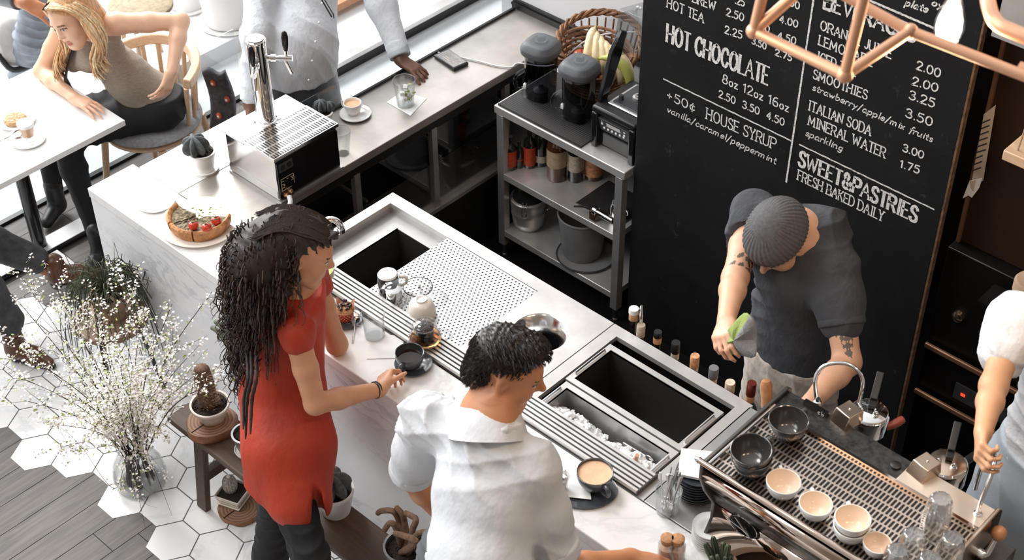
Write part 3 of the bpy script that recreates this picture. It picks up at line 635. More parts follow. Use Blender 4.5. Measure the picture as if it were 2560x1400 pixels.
def glass_parts(t, r0, r1, h, m=None, th=.003, base=.010, level=None, fill=None, n=32):
    b = MB(); b.lathe([(0, 0), (r0, 0), (r0+(r1-r0)*.5, h*.5), (r1, h), (r1-th, h), (r0+(r1-r0)*.5-th, h*.5), (r0-th+(r1-r0)*.1, base), (0, base)], n)
    b.build('glass_body', m or M['glass'], t, sm=50)
    MB().torus((0, 0, h), r1-th*.5, th*.6, n, 6).build('rim', M['glass_rim'], t)
    MB().lathe([(0, .001), (r0*.96, .001), (r0*.97, base*.8), (0, base*.8)], n).build('base', M['glass_rim'], t)
    if level: MB().lathe([(0, base+.001), (r0-th*1.2, base+.001), (r0+(r1-r0)*level-th*1.2, h*level), (0, h*level)], n).build('drink', fill, t)
M['glass_rim'] = glass('glass_edge', (.86, .865, .865), .2)

# ------------------------------------------------------------ left end of the bar: plate, quiche
dish('plate', 'empty white plate near the left end of the marble bar', 'plate', at(390, 507, HC), .078, M['white'])
pq = at(502, 563, HC); dish('dinner_plate', 'large cream plate under the cut quiche', 'plate', pq, .160, M['cream'], lift=.018)
M['crust'] = mat('crust', (.50, .235, .095), .7, var=.35, vs=40, bump=.6, bs=80, bd=.006); M['filling'] = mat('quiche_filling', (.24, .19, .12), .75, var=.85, vs=75, bump=1.0, bs=90, bd=.012)
def slice_(a0, a1, label, dx=0, dy=0):
    t = thing('quiche_slice', label, 'quiche', (pq.x+dx, pq.y+dy, HC+.009), 0, 'quiche slices'); n = 22; R1 = .122
    b = MB(); prof = [(.100, .034), (.106, .046), (.115, .050), (R1, .044), (R1-.003, .016), (R1-.010, .0), (.02, 0), (.02, .006), (.098, .006)]
    vs = []; fs = []; rg = random.Random(int(a0*10))
    for i in range(n+1):
        a = a0+(a1-a0)*i/n; w = 1+.02*rg.random()
        vs += [(r*w*cos(a), r*w*sin(a), z*(1+.06*rg.random())) for r, z in prof]
    m = len(prof)
    for i in range(n):
        for k in range(m): fs.append((i*m+k, i*m+(k+1) % m, (i+1)*m+(k+1) % m, (i+1)*m+k))
    fs.append(tuple(range(m))); fs.append(tuple(n*m+k for k in range(m))[::-1]); b.add(vs, fs); b.build('crust', M['crust'], t, sm=50)
    vs = []; fs = []; c = 8
    for i in range(n+1):
        a = a0+(a1-a0)*i/n
        for k in range(c+1):
            r = .014+(.101-.014)*k/c; vs.append((r*cos(a), r*sin(a), .034+.006*rg.random()))
        vs.append((.101*cos(a), .101*sin(a), .006)); vs.append((.014*cos(a), .014*sin(a), .006))
    m = c+3
    for i in range(n):
        for k in range(m): fs.append((i*m+k, i*m+(k+1) % m, (i+1)*m+(k+1) % m, (i+1)*m+k))
    fs.append(tuple(range(m))); fs.append(tuple(n*m+k for k in range(m))[::-1])
    MB().add(vs, fs).build('filling', M['filling'], t, sm=30)
slice_(radians(-172), radians(-108), 'left quiche slice beside the empty plate', -.006, .0)
slice_(radians(-106), radians(-52), 'middle quiche slice with its crust towards the guests')
slice_(radians(-50), radians(42), 'broad right quiche slice under the tomatoes', .003, .0)
M['tomato'] = mat('tomato', (.58, .045, .02), .15, var=.25, vs=14, coat=.4); M['calyx'] = mat('tomato_stalk', (.10, .12, .04), .7)
for px, py, lb in ((483, 562, 'small cherry tomato on the vine at the left of the three'), (516, 567, 'cherry tomato in the middle of the vine facing the guests'), (540, 550, 'cherry tomato on the right of the vine nearest the crust')):
    p = at(px, py, HC+.066); t = thing('cherry_tomato', lb, 'tomato', (p.x, p.y, HC+.047), 0, 'cherry tomatoes on the quiche')
    MB().lathe([(0, .002), (.010, .0), (.018, .008), (.020, .018), (.016, .028), (.006, .033), (0, .030)], 20).build('fruit', M['tomato'], t, sm=60)
    b = MB()
    for k in range(5): a = k*1.257; b.tube([(0, 0, .032), (.006*cos(a), .006*sin(a), .036), (.012*cos(a), .012*sin(a), .033)], [.0016, .0014, .0005], 5)
    b.build('calyx', M['calyx'], t)
p1_, p2_, p3_ = at(483, 556, HC+.085), at(515, 553, HC+.10), at(545, 548, HC+.09)
tag(MB().tube(smooth_path([p1_, (p1_+p2_)/2+Vector((0, 0, .008)), p2_, p3_], 5), .0018, 6).build('tomato_vine', M['calyx']), 'thin dark vine stalk lying across the three tomatoes', 'vine stalk')
b = MB(); rg = random.Random(2)
for k in range(70):
    p = at(505+rg.uniform(-25, 50), 525+rg.uniform(-8, 24), HC+.03); b.cbox((0, 0, 0), (.007, .004, .001), T(p.x, p.y, HC+.019+rg.random()*.014) @ RZ(rg.random()*6) @ RX(rg.random()*2))
tag(b.build('thyme_sprigs', M['leaf'], sm=0), 'scattered green thyme leaves on the quiche plate', 'thyme', kind='stuff')

# ------------------------------------------------------------ potted cacti
def ribbed(t, r, h, ribs, depth, m, c=(0, 0, 0), name='cactus', tilt=None, power=1.0, n=None):
    n = n or ribs*6; rows = 16; vs = []; fs = []
    for j in range(rows+1):
        v = j/rows; z = -cos(pi*v)*.5+.5; rad = sin(pi*v)**power
        for i in range(n):
            a = 2*pi*i/n; f = 1-depth*(.5-.5*cos(a*ribs))**1.3; vs.append((r*rad*f*cos(a), r*rad*f*sin(a), h*z))
    for j in range(rows):
        for i in range(n): k = (i+1) % n; fs.append((j*n+i, j*n+k, (j+1)*n+k, (j+1)*n+i))
    X = T(*c) @ (tilt if tilt else Matrix.Identity(4)); return MB().add(vs, fs, X).build(name, m, t, sm=50)
def pot_parts(t, r0, r1, h, m, soil=True, saucer=None, th=.005, z0=0, name='pot', sm=.006):
    MB().lathe([(0, z0), (r0, z0), (r1, z0+h-.014), (r1+.002, z0+h-.012), (r1+.003, z0+h), (r1-th, z0+h), (r1-th*1.4, z0+h*.8), (0, z0+h*.8)], 36).build(name, m, t, sm=45)
    if soil:
        b = MB(); rg = random.Random(int(r1*9999))
        b.lathe([(0, z0+h*.86), (r1*.5, z0+h*.86), (r1-th*1.2, z0+h*.84)], 24)
        for k in range(40): a = rg.random()*6.28; q = r1*.85*sqrt(rg.random()); b.cbox((0, 0, 0), (.008, .006, .004), T(q*cos(a), q*sin(a), z0+h*.87) @ RZ(a*3) @ RX(rg.random()*3))
        b.build('soil', M['soil'], t, sm=0)
    if saucer: MB().lathe([(0, 0), (saucer, 0), (saucer*1.06, .012), (saucer*1.0, .012), (saucer*.94, .005), (0, .005)], 36).build('saucer', sm_, t, sm=45)
sm_ = M['white']
p = at(512, 424, HC); t = thing('potted_cactus', 'grey ribbed star cactus in a round white pot on the back bar end', 'cactus', (p.x, p.y, HC))
pot_parts(t, .038, .053, .088, M['white'], saucer=.055, z0=.006)
ribbed(t, .058, .095, 7, .42, M['cactus_grey'], (-.012, -.012, .076), tilt=RX(.12))
p = at(812, 312, HC); t = thing('potted_cactus', 'small grey cactus in a white pot half hidden behind the beer cooler', 'cactus', (p.x, p.y, HC))
pot_parts(t, .028, .038, .066, M['white']); ribbed(t, .034, .06, 7, .4, M['cactus_grey'], (-.018, .004, .055)); ribbed(t, .026, .05, 6, .4, M['cactus_grey'], (.006, .03, .055))

# ------------------------------------------------------------ beer cooler with drip tray and tap tower
t = thing('beer_cooler', 'boxy beer cooler with slotted drip tray and black rear panel on the back bar', 'beer cooler', (0, 0, 0))
zt = 1.085
MB().box((.347, .460, HC+.012), (.650, .782, zt)).build('housing', M['chrome_soft'], t, bev=.002)
m_ = dotted('cooler_vents', lambda nm: mat(nm, (.80, .80, .81), .12, 1), (.0125, .0115), .0, slot=(.0042, .0036), stagger=True)
v = MB().box((0, 0, 0), (.300, .036, .002)).build('vent_grille', m_, t); v.location = (.348, .4595, HC+.018); v.rotation_euler = (pi/2, 0, 0)
MB().box((.335, .448, zt), (.480, .790, zt+.008)).build('top_plate', M['white_matte'], t, bev=.001)
m_ = dotted('drip_slots', lambda nm: mat(nm, (.80, .79, .78), .2, 1), (.045, .0125), .0012, hole=(.03, .03, .03), slot=(.017, .0028), stagger=False)
MB().box((.468, .450, zt), (.662, .788, zt+.016)).build('drip_tray', M['chrome_soft'], t, bev=.002)
MB().box((.476, .458, zt+.016), (.654, .780, zt+.018)).build('slotted_grid', m_, t)
MB().lathe([(.0, .0), (.0075, .0), (.0075, .0006), (0, .0006)], 16, (.63, .60, zt+.018)).build('grid_hole', M['steel'], t)
MB().box((.650, .464, HC+.016), (.657, .779, zt-.016)).build('rear_panel', M['black_gloss'], t)
MB().box((.646, .456, HC), (.668, .786, HC+.012)).build('base_rail', M['steel'], t); MB().box((.34, .456, HC), (.646, .786, HC+.011)).build('base_plate', M['steel'], t)
o = MB().box((.657, .472, zt-.062), (.660, .540, zt-.022)).build('socket_plate', M['charcoal'], t)
for y in (.489, .522): MB().lathe([(0, 0), (.012, 0), (.012, .003), (0, .003)], 8, X=T(.660, y, zt-.042) @ RY(pi/2)).build('knob', M['black'], o)
b = MB(); M['label_line'] = mat('label_line', (.72, .60, .42), .5)
y0, z0 = .474, HC+.052
for a_, c_ in (((y0, z0), (y0+.002, z0+.058)), ((y0+.064, z0+.01), (y0+.066, z0+.058)), ((y0, z0), (y0+.05, z0+.002)), ((y0, z0+.056), (y0+.066, z0+.058)), ((y0+.05, z0+.045), (y0+.062, z0+.047)), ((y0+.052, z0+.03), (y0+.062, z0+.032)), ((y0+.003, z0+.044), (y0+.016, z0+.046)), ((y0+.003, z0+.03), (y0+.014, z0+.032)), ((y0+.003, z0+.014), (y0+.014, z0+.016)), ((y0+.012, z0+.021), (y0+.018, z0+.028)), ((y0+.055, z0+.036), (y0+.060, z0+.042)), ((y0+.03, z0+.046), (y0+.04, z0+.0475))): b.box((.6568, a_[0], a_[1]), (.6578, c_[0], c_[1]))
b.build('spec_label', M['label_line'], t)
for y, z in ((.487, HC+.032), (.508, HC+.04)): MB().lathe([(0, 0), (.012, 0), (.012, .012), (.008, .014), (.008, .026), (0, .026)], 14, X=T(.657, y, z) @ RY(pi/2)).build('pipe_fitting', M['brass'], t)
MB().tube(smooth_path([(.68, .488, HC+.032), (.705, .47, HC+.02), (.71, .43, HC+.0), (.70, .39, HC-.08)], 5), .010, 10).build('water_hose', M['white_matte'], t)
tx, ty, tz = .425, .612, zt+.008; ztop = 1.475
t = thing('beer_tower', 'polished chrome beer tower with two black handled taps', 'beer tap', (tx, ty, tz)); H = ztop-tz
MB().lathe([(0, H), (.036, H), (.040, H-.004), (.040, H-.012), (.0385, H-.016), (.0385, .012), (.044, .010), (.046, 0), (0, 0)], 40).build('column', M['chrome'], t, sm=40)
MB().lathe([(0, H+.001), (.033, H+.001), (.033, H+.003), (0, H+.003)], 36).build('cap', M['white_matte'], t)
for ang in (radians(40), radians(-47)):
    X = T(0, 0, H-.085) @ RZ(ang)
    o = MB().tube([(.036, 0, 0), (.05, 0, 0), (.0505, 0, 0), (.068, 0, 0), (.0685, 0, 0), (.082, 0, 0), (.0825, 0, 0), (.135, 0, 0)], [.011, .011, .015, .015, .009, .009, .012, .012], 16, X).build('tap', M['chrome'], t)
    MB().tube([(.105, 0, -.008), (.112, 0, -.03), (.125, 0, -.07)], [.008, .008, .0065], 12, X).build('spout', M['chrome'], o)
    MB().tube([(.112, 0, .01), (.112, 0, .03), (.1125, 0, .036)], [.006, .008, .010], 12, X).build('collar', M['chrome'], o)
    MB().tube([(.1125, 0, .034), (.113, 0, .06), (.114, 0, .095), (.114, 0, .115), (.114, 0, .122)], [.008, .0125, .014, .010, .003], 16, X).build('tap_handle', M['black_gloss'], o)
for dx, dy in ((-.03, -.04), (.03, .045), (-.045, .03)): MB().lathe([(0, .008), (.006, .006), (.006, 0), (0, 0)], 8, (dx, dy, 0)).build('bolt', M['chrome'], t)
# things on the steel back bar
p = at(858, 384, HC); t = thing('plastic_cup', 'empty clear plastic cup beside the beer cooler', 'cup', (p.x, p.y, HC)); glass_parts(t, .026, .040, .115, M['plastic_clear'], base=.003)
p = at(889, 288, HC); dish('saucer', 'white saucer under the espresso cup on the steel back bar', 'saucer', p, .068, M['white'])
t = thing('espresso_cup', 'white espresso cup with pale crema on the steel back bar', 'cup', (p.x-.012, p.y-.002, HC+.006)); cup_parts(t, .036, .040, .055, M['white'], M['white'], M['latte'], .8, radians(190), 1.2)
c4 = [at(*q, HC) for q in ((966, 256), (1026, 290), (1067, 247), (1008, 228))]
b = MB(); b.add([(q.x, q.y, HC+.0006) for q in c4]+[(q.x, q.y, HC+.0016) for q in c4], [(0, 1, 2, 3), (4, 5, 6, 7), (0, 1, 5, 4), (1, 2, 6, 5), (2, 3, 7, 6), (3, 0, 4, 7)])
tag(b.build('napkin', M['paper'], sm=0), 'square white napkin under the iced mint drink', 'napkin')
p = at(1014, 262, HC); t = thing('mint_drink', 'tumbler of iced mint drink with straw on a white napkin', 'drink', (p.x, p.y, HC+.0018)); glass_parts(t, .036, .049, .125, level=.5, fill=M['water'])
MB().tube([(.014, .012, .012), (-.05, -.022, .165)], .0042, 10).build('straw', M['plastic_clear'], t)
b = MB(); rg = random.Random(8)
for k in range(9): a = rg.random()*6.28; q = .024*rg.random(); b.cbox((0, 0, 0), (.02, .018, .018), T(q*cos(a), q*sin(a), .03+.06*rg.random()) @ RZ(a) @ RX(rg.random()*3))
b.build('ice', M['ice'], t, sm=0, bev=.002)
b = MB()
for k in range(14): b.sph((0, 0, 0), (.010, .006, .0015), 8, 4, T(.018+rg.uniform(-.012, .016), .008+rg.uniform(-.02, .02), .022+.085*rg.random()) @ RZ(rg.random()*6) @ RX(rg.random()*3))
b.build('mint', M['leaf'], t)
p = at(1128, 154, HC); t = thing('smartphone', 'black smartphone charging on the steel back bar', 'phone', (p.x, p.y, HC), radians(-8))
MB().box((-.076, -.042, 0), (.076, .042, .017)).build('phone_case', M['black'], t, bev=.006); MB().box((-.066, -.036, .017), (.066, .036, .0178)).build('screen', mat('phone_screen', (.30, .29, .28), .15, var=.2, vs=30), t)
b = MB(); b.box((-.035, -.02, .0178), (.01, -.017, .0181)); b.box((-.03, -.01, .0178), (.0, -.007, .0181)); b.torus((.035, .012, .018), .011, .0012, 20, 5); b.torus((.03, -.018, .018), .008, .001, 20, 5); b.build('screen_icons', mat('screen_icons', (.62, .50, .40), .4), t)
pts = [at(1095, 131, HC+.006), at(1118, 137, HC+.006), at(1140, 141, HC+.006), at(1170, 147, HC+.006), at(1205, 155, HC+.006), at(1240, 164, HC+.006), at(1278, 168, HC+.006), at(1298, 158, HC+.005)]
pts += [Vector((.80, 1.92, HC+.02)), Vector((.92, 2.02, HC+.16)), Vector((1.05, 2.12, HC+.20)), Vector((1.2, 2.16, HC+.24))]
tag(MB().tube(smooth_path(pts, 5), .0035, 8).build('charging_cable', M['white_matte']), 'white charging cable running from the phone towards the basket', 'cable')

# ------------------------------------------------------------ glass and china on the drainboard
p = at(972, 726, HC); t = thing('mug', 'black mug with white base turned upside down on the drainboard', 'mug', (p.x, p.y, HC), 0)
b = MB(); b.lathe([(.040, 0), (.040, .06), (.038, .078)], 32); b.k = 1; b.lathe([(.038, .078), (.034, .084), (.030, .082), (0, .082)], 32); b.build('mug_body', [M['black_gloss'], M['white']], t, sm=50)
MB().tube(smooth_path([(.03, .03, .066), (.044, .048, .06), (.046, .05, .035), (.03, .03, .02)], 4), .006, 8).build('handle', M['cream'], t)
p = at(990, 752, HC); t = thing('glass_teapot', 'empty round glass teapot upturned on the drainboard', 'teapot', (p.x, p.y, HC))
MB().lathe([(.036, 0), (.058, .018), (.064, .04), (.056, .064), (.036, .078), (0, .082)], 36).build('glass_body', M['glass'], t, sm=60)
MB().torus((0, 0, .002), .036, .0025, 30, 6).build('rim', M['glass_rim'], t); MB().lathe([(.030, 0), (.030, .05), (.027, .052), (0, .052)], 24, (-.008, 0, .002)).build('infuser', M['chrome_soft'], t)
MB().tube(smooth_path([(.045, .035, .065), (.075, .058, .055), (.07, .055, .025), (.05, .038, .018)], 4), .0045, 8).build('handle', M['glass_rim'], t)
p = at(1090, 748, HC); t = thing('teapot_lid', 'clear glass teapot lid lying on the drainboard behind the white bowl', 'lid', (p.x, p.y, HC))
MB().lathe([(.044, 0), (.046, .004), (.034, .016), (.012, .022), (0, .022)], 32).build('glass_disc', M['glass_rim'], t, sm=60); MB().sph((0, 0, .030), .010, 14, 8).build('lid_knob', M['glass'], t)
p = at(1055, 786, HC); t = thing('bowl', 'cream bowl turned upside down on the drainboard edge', 'bowl', (p.x, p.y, HC))
MB().lathe([(.052, 0), (.0525, .006), (.050, .03), (.042, .055), (.026, .068), (.020, .069)], 36).build('bowl_body', M['cream'], t, sm=60)
MB().lathe([(.021, .068), (.021, .076), (.0175, .076), (.0165, .069), (0, .069)], 30).build('foot_ring', M['white'], t)
p = at(1063, 852, HC+.02); t = thing('tea_pot', 'small glass teapot full of dark tea leaves on the slatted drain', 'teapot', (p.x, p.y, HC+.0205))
MB().lathe([(0, .0), (.046, 0), (.060, .012), (.060, .026), (.044, .046), (.040, .06), (.044, .074)], 36).build('glass_body', M['glass'], t, sm=60)
MB().lathe([(0, .003), (.045, .003), (.057, .013), (.057, .022), (0, .022)], 32).build('tea', M['tea'], t, sm=60); MB().torus((0, 0, .074), .0435, .0025, 32, 6).build('rim', M['glass_rim'], t)
MB().lathe([(0, .014), (.030, .014), (.033, .066), (.031, .066)], 28).build('infuser', M['glass_smoke'], t)
b = MB(); b.lathe([(0, .016), (.028, .016), (.030, .050), (.02, .056), (0, .058)], 24); rg = random.Random(4)
for k in range(60): a = rg.random()*6.28; q = .028*sqrt(rg.random()); b.cbox((0, 0, 0), (.006, .003, .002), T(q*cos(a), q*sin(a), .056+rg.random()*.004) @ RZ(a*5) @ RX(rg.random()*3))
b.build('tea_leaves', mat('tea_leaves', (.035, .016, .010), .7, var=.8, vs=200), t, sm=0)
MB().lathe([(.041, .072), (.036, .078), (.012, .082), (0, .082)], 32).build('lid', M['glass'], t, sm=60); MB().sph((0, 0, .092), (.0085, .0085, .011), 14, 8).build('lid_knob', M['glass_rim'], t)
MB().tube(smooth_path([(.04, .025, .062), (.072, .048, .058), (.08, .052, .034), (.062, .04, .016)], 5), .0055, 10).build('handle', M['glass_rim'], t)
MB().tube([(-.045, -.012, .03), (-.066, -.018, .052), (-.07, -.02, .066)], [.010, .007, .006], 10).build('spout', M['glass_rim'], t)

# ------------------------------------------------------------ on the marble, in front of the woman in red
p = at(866, 800, HC); dish('saucer', 'dark slate saucer under the muffin', 'saucer', p, .060, M['slate'], lift=.010)
t = thing('muffin', 'crumbly muffin in red dotted paper case with flared parchment', 'muffin', (p.x-.003, p.y-.001, HC+.007))
m_ = dotted('dotted_case', lambda nm: mat(nm, (.50, .055, .025), .6), (.0085, .0085), .0021, hole=(.85, .6, .42))
b = MB(); n = 36; vs = []; fs = []
# the case is unrolled round a cone, so give it its own object space: dots follow x/y of a flat strip bent in 3d by vertex positions
for j in range(5):
    for i in range(n):
        a = 2*pi*i/n; r = .025+.009*j/4+(.0009 if i % 2 else 0); vs.append((r*cos(a), r*sin(a), .042*j/4))
for j in range(4):
    for i in range(n): k = (i+1) % n; fs.append((j*n+i, j*n+k, (j+1)*n+k, (j+1)*n+i))
b.add(vs, fs); b.lathe([(0, 0), (.025, 0)], 36)
o = b.build('paper_case', mat('red_case', (.46, .05, .022), .6), t, sm=30)
b = MB()
for j in range(5):
    for i in range(16):
        a = 2*pi*(i+.5*(j % 2))/16; zz = .005+.008*j; r = .025+.009*zz/.042+.0012; b.sph((0, 0, 0), (.0018, .0018, .0004), 8, 4, T(r*cos(a), r*sin(a), zz) @ RZ(a) @ RY(pi/2))
b.build('case_dots', mat('case_dots', (.88, .68, .50), .6), o)
b = MB(); vs = []; fs = []; n = 40
for j in range(5):
    for i in range(n):
        a = 2*pi*i/n; pk = max(0, cos(a*4+.6))**3; r = .033+(.010*pk+.003)*j/4; vs.append((r*cos(a), r*sin(a), .040+(.010+.024*pk)*j/4))
for j in range(4):
    for i in range(n): k = (i+1) % n; fs.append((j*n+i, j*n+k, (j+1)*n+k, (j+1)*n+i))
M['parchment'] = mat('parchment', (.66, .36, .22), .7, var=.2, vs=60); b.add(vs, fs).build('parchment', M['parchment'], t, sm=0, solid=.0006)
MB().lathe([(.032, .036), (.034, .046), (.028, .056), (.014, .062), (0, .063)], 24).build('crumb_top', mat('crumb', (.48, .25, .12), .85, var=.4, vs=90, bump=1, bs=100, bd=.01), t)
b = MB(); rg = random.Random(6)
for k in range(16): a = rg.random()*6.28; q = .026*sqrt(rg.random()); b.cbox((0, 0, 0), (.014, .010, .007), T(q*cos(a), q*sin(a), .064-.2*q+rg.random()*.006) @ RZ(a*3) @ RX(rg.random()*3))
b.build('chocolate_chunks', mat('chocolate', (.035, .014, .008), .4), t, sm=0, bev=.002)
a_ = at(890, 798, HC); c_ = at(881, 858, HC); t = thing('teaspoon', 'steel teaspoon leaning off the muffin saucer', 'spoon', (a_.x, a_.y, HC+.014), atan2(c_.y-a_.y, c_.x-a_.x))
L = (c_-a_).length
MB().tube([(.014, 0, .0), (L*.6, 0, -.006), (L, 0, -.0105)], [.0022, .0022, .0032], 8).build('handle', M['chrome'], t); MB().sph((0, 0, .001), (.019, .012, .004), 16, 8).build('bowl', mat('spoon_bowl', (.75, .5, .36), .15, 1), t)
c4 = [at(*q, HC) for q in ((917, 898), (1008, 896), (1009, 838), (921, 840))]
b = MB(); b.add([(q.x, q.y, HC+.0006) for q in c4]+[(q.x, q.y, HC+.0022) for q in c4], [(0, 1, 2, 3), (4, 5, 6, 7), (0, 1, 5, 4), (1, 2, 6, 5), (2, 3, 7, 6), (3, 0, 4, 7)])
tag(b.build('napkin', M['paper'], sm=0), 'square white napkin beside the water glass on the marble', 'napkin')
p = at(937, 840, HC); t = thing('water_glass', 'clear glass mug of water between muffin and napkin', 'glass', (p.x, p.y, HC+.0025)); glass_parts(t, .036, .043, .105, level=.42, fill=M['water'])
MB().tube(smooth_path([(-.03, -.028, .092), (-.052, -.046, .086), (-.052, -.046, .05), (-.032, -.03, .04)], 5), .0055, 10).build('handle', M['glass_rim'], t)
p = at(1034, 914, HC); dish('saucer', 'dark slate saucer under the cup the woman in red holds', 'saucer', p, .067, M['slate'])
pc = at(1026, 914, HC+.006); CUP = Vector((pc.x, pc.y, HC+.0065))
t = thing('coffee_cup', 'dark slate cup of black coffee held by the woman in red', 'cup', CUP); cup_parts(t, .042, .052, .062, M['slate'], M['slate'], M['coffee'], .62, atan2(*[(at(955, 970, .95)-CUP)[i] for i in (1, 0)]), 1.3)
p = at(806, 730, HC); t = thing('green_drink', 'round glass of pale green drink behind the woman in red', 'drink', (p.x, p.y, HC+.0005))
MB().lathe([(0, 0), (.034, 0), (.034, .003), (.006, .008), (.005, .03), (.03, .045), (.052, .08), (.056, .115), (.048, .15)], 32).build('glass_body', M['glass'], t, sm=60)
MB().lathe([(0, .04), (.028, .047), (.049, .08), (.052, .112), (0, .112)], 32).build('drink', mat('green_drink', (.52, .56, .22), .3), t)
# ------------------------------------------------------------ milk coffee set in front of the man in white
p = at(1458, 1228, HC); dish('oval_plate', 'oval slate grey plate under the milk coffee and napkin', 'plate', p, .100, M['slate'], lift=.010, sx=1.12, sy=.82, rz=radians(38))
c4 = [at(*q, HC) for q in ((1374, 1212), (1386, 1246), (1478, 1256), (1468, 1188), (1402, 1176))]
b = MB(); n = len(c4); b.add([(q.x, q.y, HC+.0125) for q in c4]+[(q.x, q.y, HC+.0145) for q in c4], [tuple(range(n)), tuple(range(n, 2*n))]+[(i, (i+1) % n, n+(i+1) % n, n+i) for i in range(n)])
tag(b.build('napkin', M['paper'], sm=0), 'folded white napkin on the oval slate plate', 'napkin')
p = at(1400, 1222, HC+.015); t = thing('sugar_glass', 'small glass heaped with white sugar on the folded napkin', 'glass', (p.x, p.y, HC+.015)); glass_parts(t, .022, .030, .062, level=.85, fill=mat('sugar', (.92, .90, .88), .8, bump=1, bs=160, bd=.01))
b = MB(); rg = random.Random(9)
for k in range(30): a = rg.random()*6.28; q = .022*sqrt(rg.random()); b.cbox((0, 0, 0), (.008, .008, .006), T(q*cos(a), q*sin(a), .055+.012*rg.random()) @ RZ(a*3) @ RX(rg.random()*3))
b.build('sugar_lumps', M['paper'], t, sm=0)
p = at(1486, 1216, HC+.008); t = thing('latte_cup', 'dark slate cup of milky coffee on the oval plate', 'cup', (p.x, p.y, HC+.010)); cup_parts(t, .046, .060, .068, M['slate'], M['slate'], M['latte'], .86, radians(-18), 1.3, hr=.026)
# ------------------------------------------------------------ spoons, saucers, plates by the coffee machine
p = at(1668, 1276, HC); t = thing('spoon_glass', 'heavy glass tumbler holding upright teaspoons', 'glass', (p.x, p.y, HC+.001)); glass_parts(t, .036, .043, .095, base=.014)
rg = random.Random(12); proto = None
for k in range(14):
    a = rg.random()*6.28; q = .018*sqrt(rg.random()); lean = .10+.16*rg.random(); la = radians(150)+rg.uniform(-1.2, 1.2) if k < 8 else radians(60)+rg.uniform(-.4, .4)
    if proto is None:
        s_ = thing('teaspoon', 'steel teaspoon standing bowl down in the heavy glass tumbler', 'spoon', (0, 0, 0), 0, 'teaspoons in the tumbler'); proto = s_
        MB().tube([(0, 0, .022), (0, 0, .085), (0, 0, .145)], [.0028, .003, .0055], 8, flat=.5).build('handle', M['steel'], s_); MB().sph((0, 0, .012), (.011, .005, .017), 12, 8).build('bowl', M['chrome_soft'], s_)
    else: s_ = dup(proto)
    s_.location = (p.x+q*cos(a), p.y+q*sin(a), HC+.018); s_.rotation_euler = Vector((lean*cos(la), lean*sin(la), 1)).to_track_quat('Z', 'Y').to_euler()
p = at(1738, 1228, HC); words_ = ('lowest', 'second lowest', 'third lowest', 'fourth lowest', 'middle', 'third highest', 'second highest', 'topmost')
for k in range(8): dish('saucer', '%s dark slate saucer of the stack beside the spoon glass' % words_[k], 'saucer', Vector((p.x+.0015*sin(k*2.1), p.y+.0015*cos(k*1.7), 0)), .068, M['slate'], z=HC+.001+k*.0118, group='stacked slate saucers', lift=.014)
c4 = [at(*q, HC+.115) for q in ((1704, 1117), (1694, 1181), (1768, 1196), (1797, 1127))]
for k in range(5):
    b = MB(); z = HC+.0985+k*.0022; j = .0012*sin(k*2.3)
    b.add([(q.x+j, q.y-j, z) for q in c4]+[(q.x+j, q.y-j, z+.0019) for q in c4], [(0, 1, 2, 3), (4, 5, 6, 7), (0, 1, 5, 4), (1, 2, 6, 5), (2, 3, 7, 6), (3, 0, 4, 7)])
    tag(b.build('napkin', M['paper'], sm=0), 'white paper napkin, %s of the pile on the slate saucers' % ('lowest', 'second', 'middle', 'fourth', 'top')[k], 'napkin', 'napkins on the saucers')
p = at(1772, 1352, HC)
for k in range(7): dish('side_plate', '%s white side plate of the stack under the coffee machine front' % ('lowest', 'second', 'third', 'middle', 'fifth', 'sixth', 'topmost')[k], 'plate', Vector((p.x+.001*sin(k*2), p.y, 0)), .056, M['white'], z=HC+.001+k*.0095, group='stacked white plates', lift=.013)
M['cork'] = mat('cork', (.52, .27, .13), .85, var=.25, vs=120)
for px, py, lb in ((1690, 1400, 'cork stoppered glass jar the man in white touches'), (1664, 1398, 'cork stoppered jar behind the one the man touches')):
    p = at(px, py, HC); t = thing('cork_jar', lb, 'jar', (p.x, p.y, HC), 0)
    MB().lathe([(0, 0), (.026, 0), (.027, .004), (.027, .07), (.022, .080), (.022, .088), (.020, .088), (.0195, .08), (.0245, .068), (.0245, .005), (0, .004)], 28).build('glass_body', M['glass'], t, sm=50)
    MB().lathe([(0, .006), (.024, .006), (.024, .06), (0, .06)], 24).build('contents', mat('pale_sugar', (.72, .48, .36), .7), t); MB().lathe([(0, .08), (.019, .08), (.0215, .102), (.019, .104), (0, .104)], 24).build('cork', M['cork'], t)
# finger cactus in front of the coffee machine
p = at(1806, 1432, HC); t = thing('finger_cactus', 'clump of grey green finger cactus in front of the coffee machine', 'cactus', (p.x, p.y, HC)); pot_parts(t, .032, .040, .05, M['terracotta'])
rg = random.Random(15)
for k in range(13):
    a = rg.random()*6.28; q = .03*sqrt(rg.random()); h = .05+.055*rg.random(); ribbed(t, .010+.003*rg.random(), h, 6, .35, M['cactus'], (q*cos(a), q*sin(a), .04), 'cactus_finger', tilt=RY(q*14*cos(a)) @ RX(-q*14*sin(a)), power=.5, n=24)

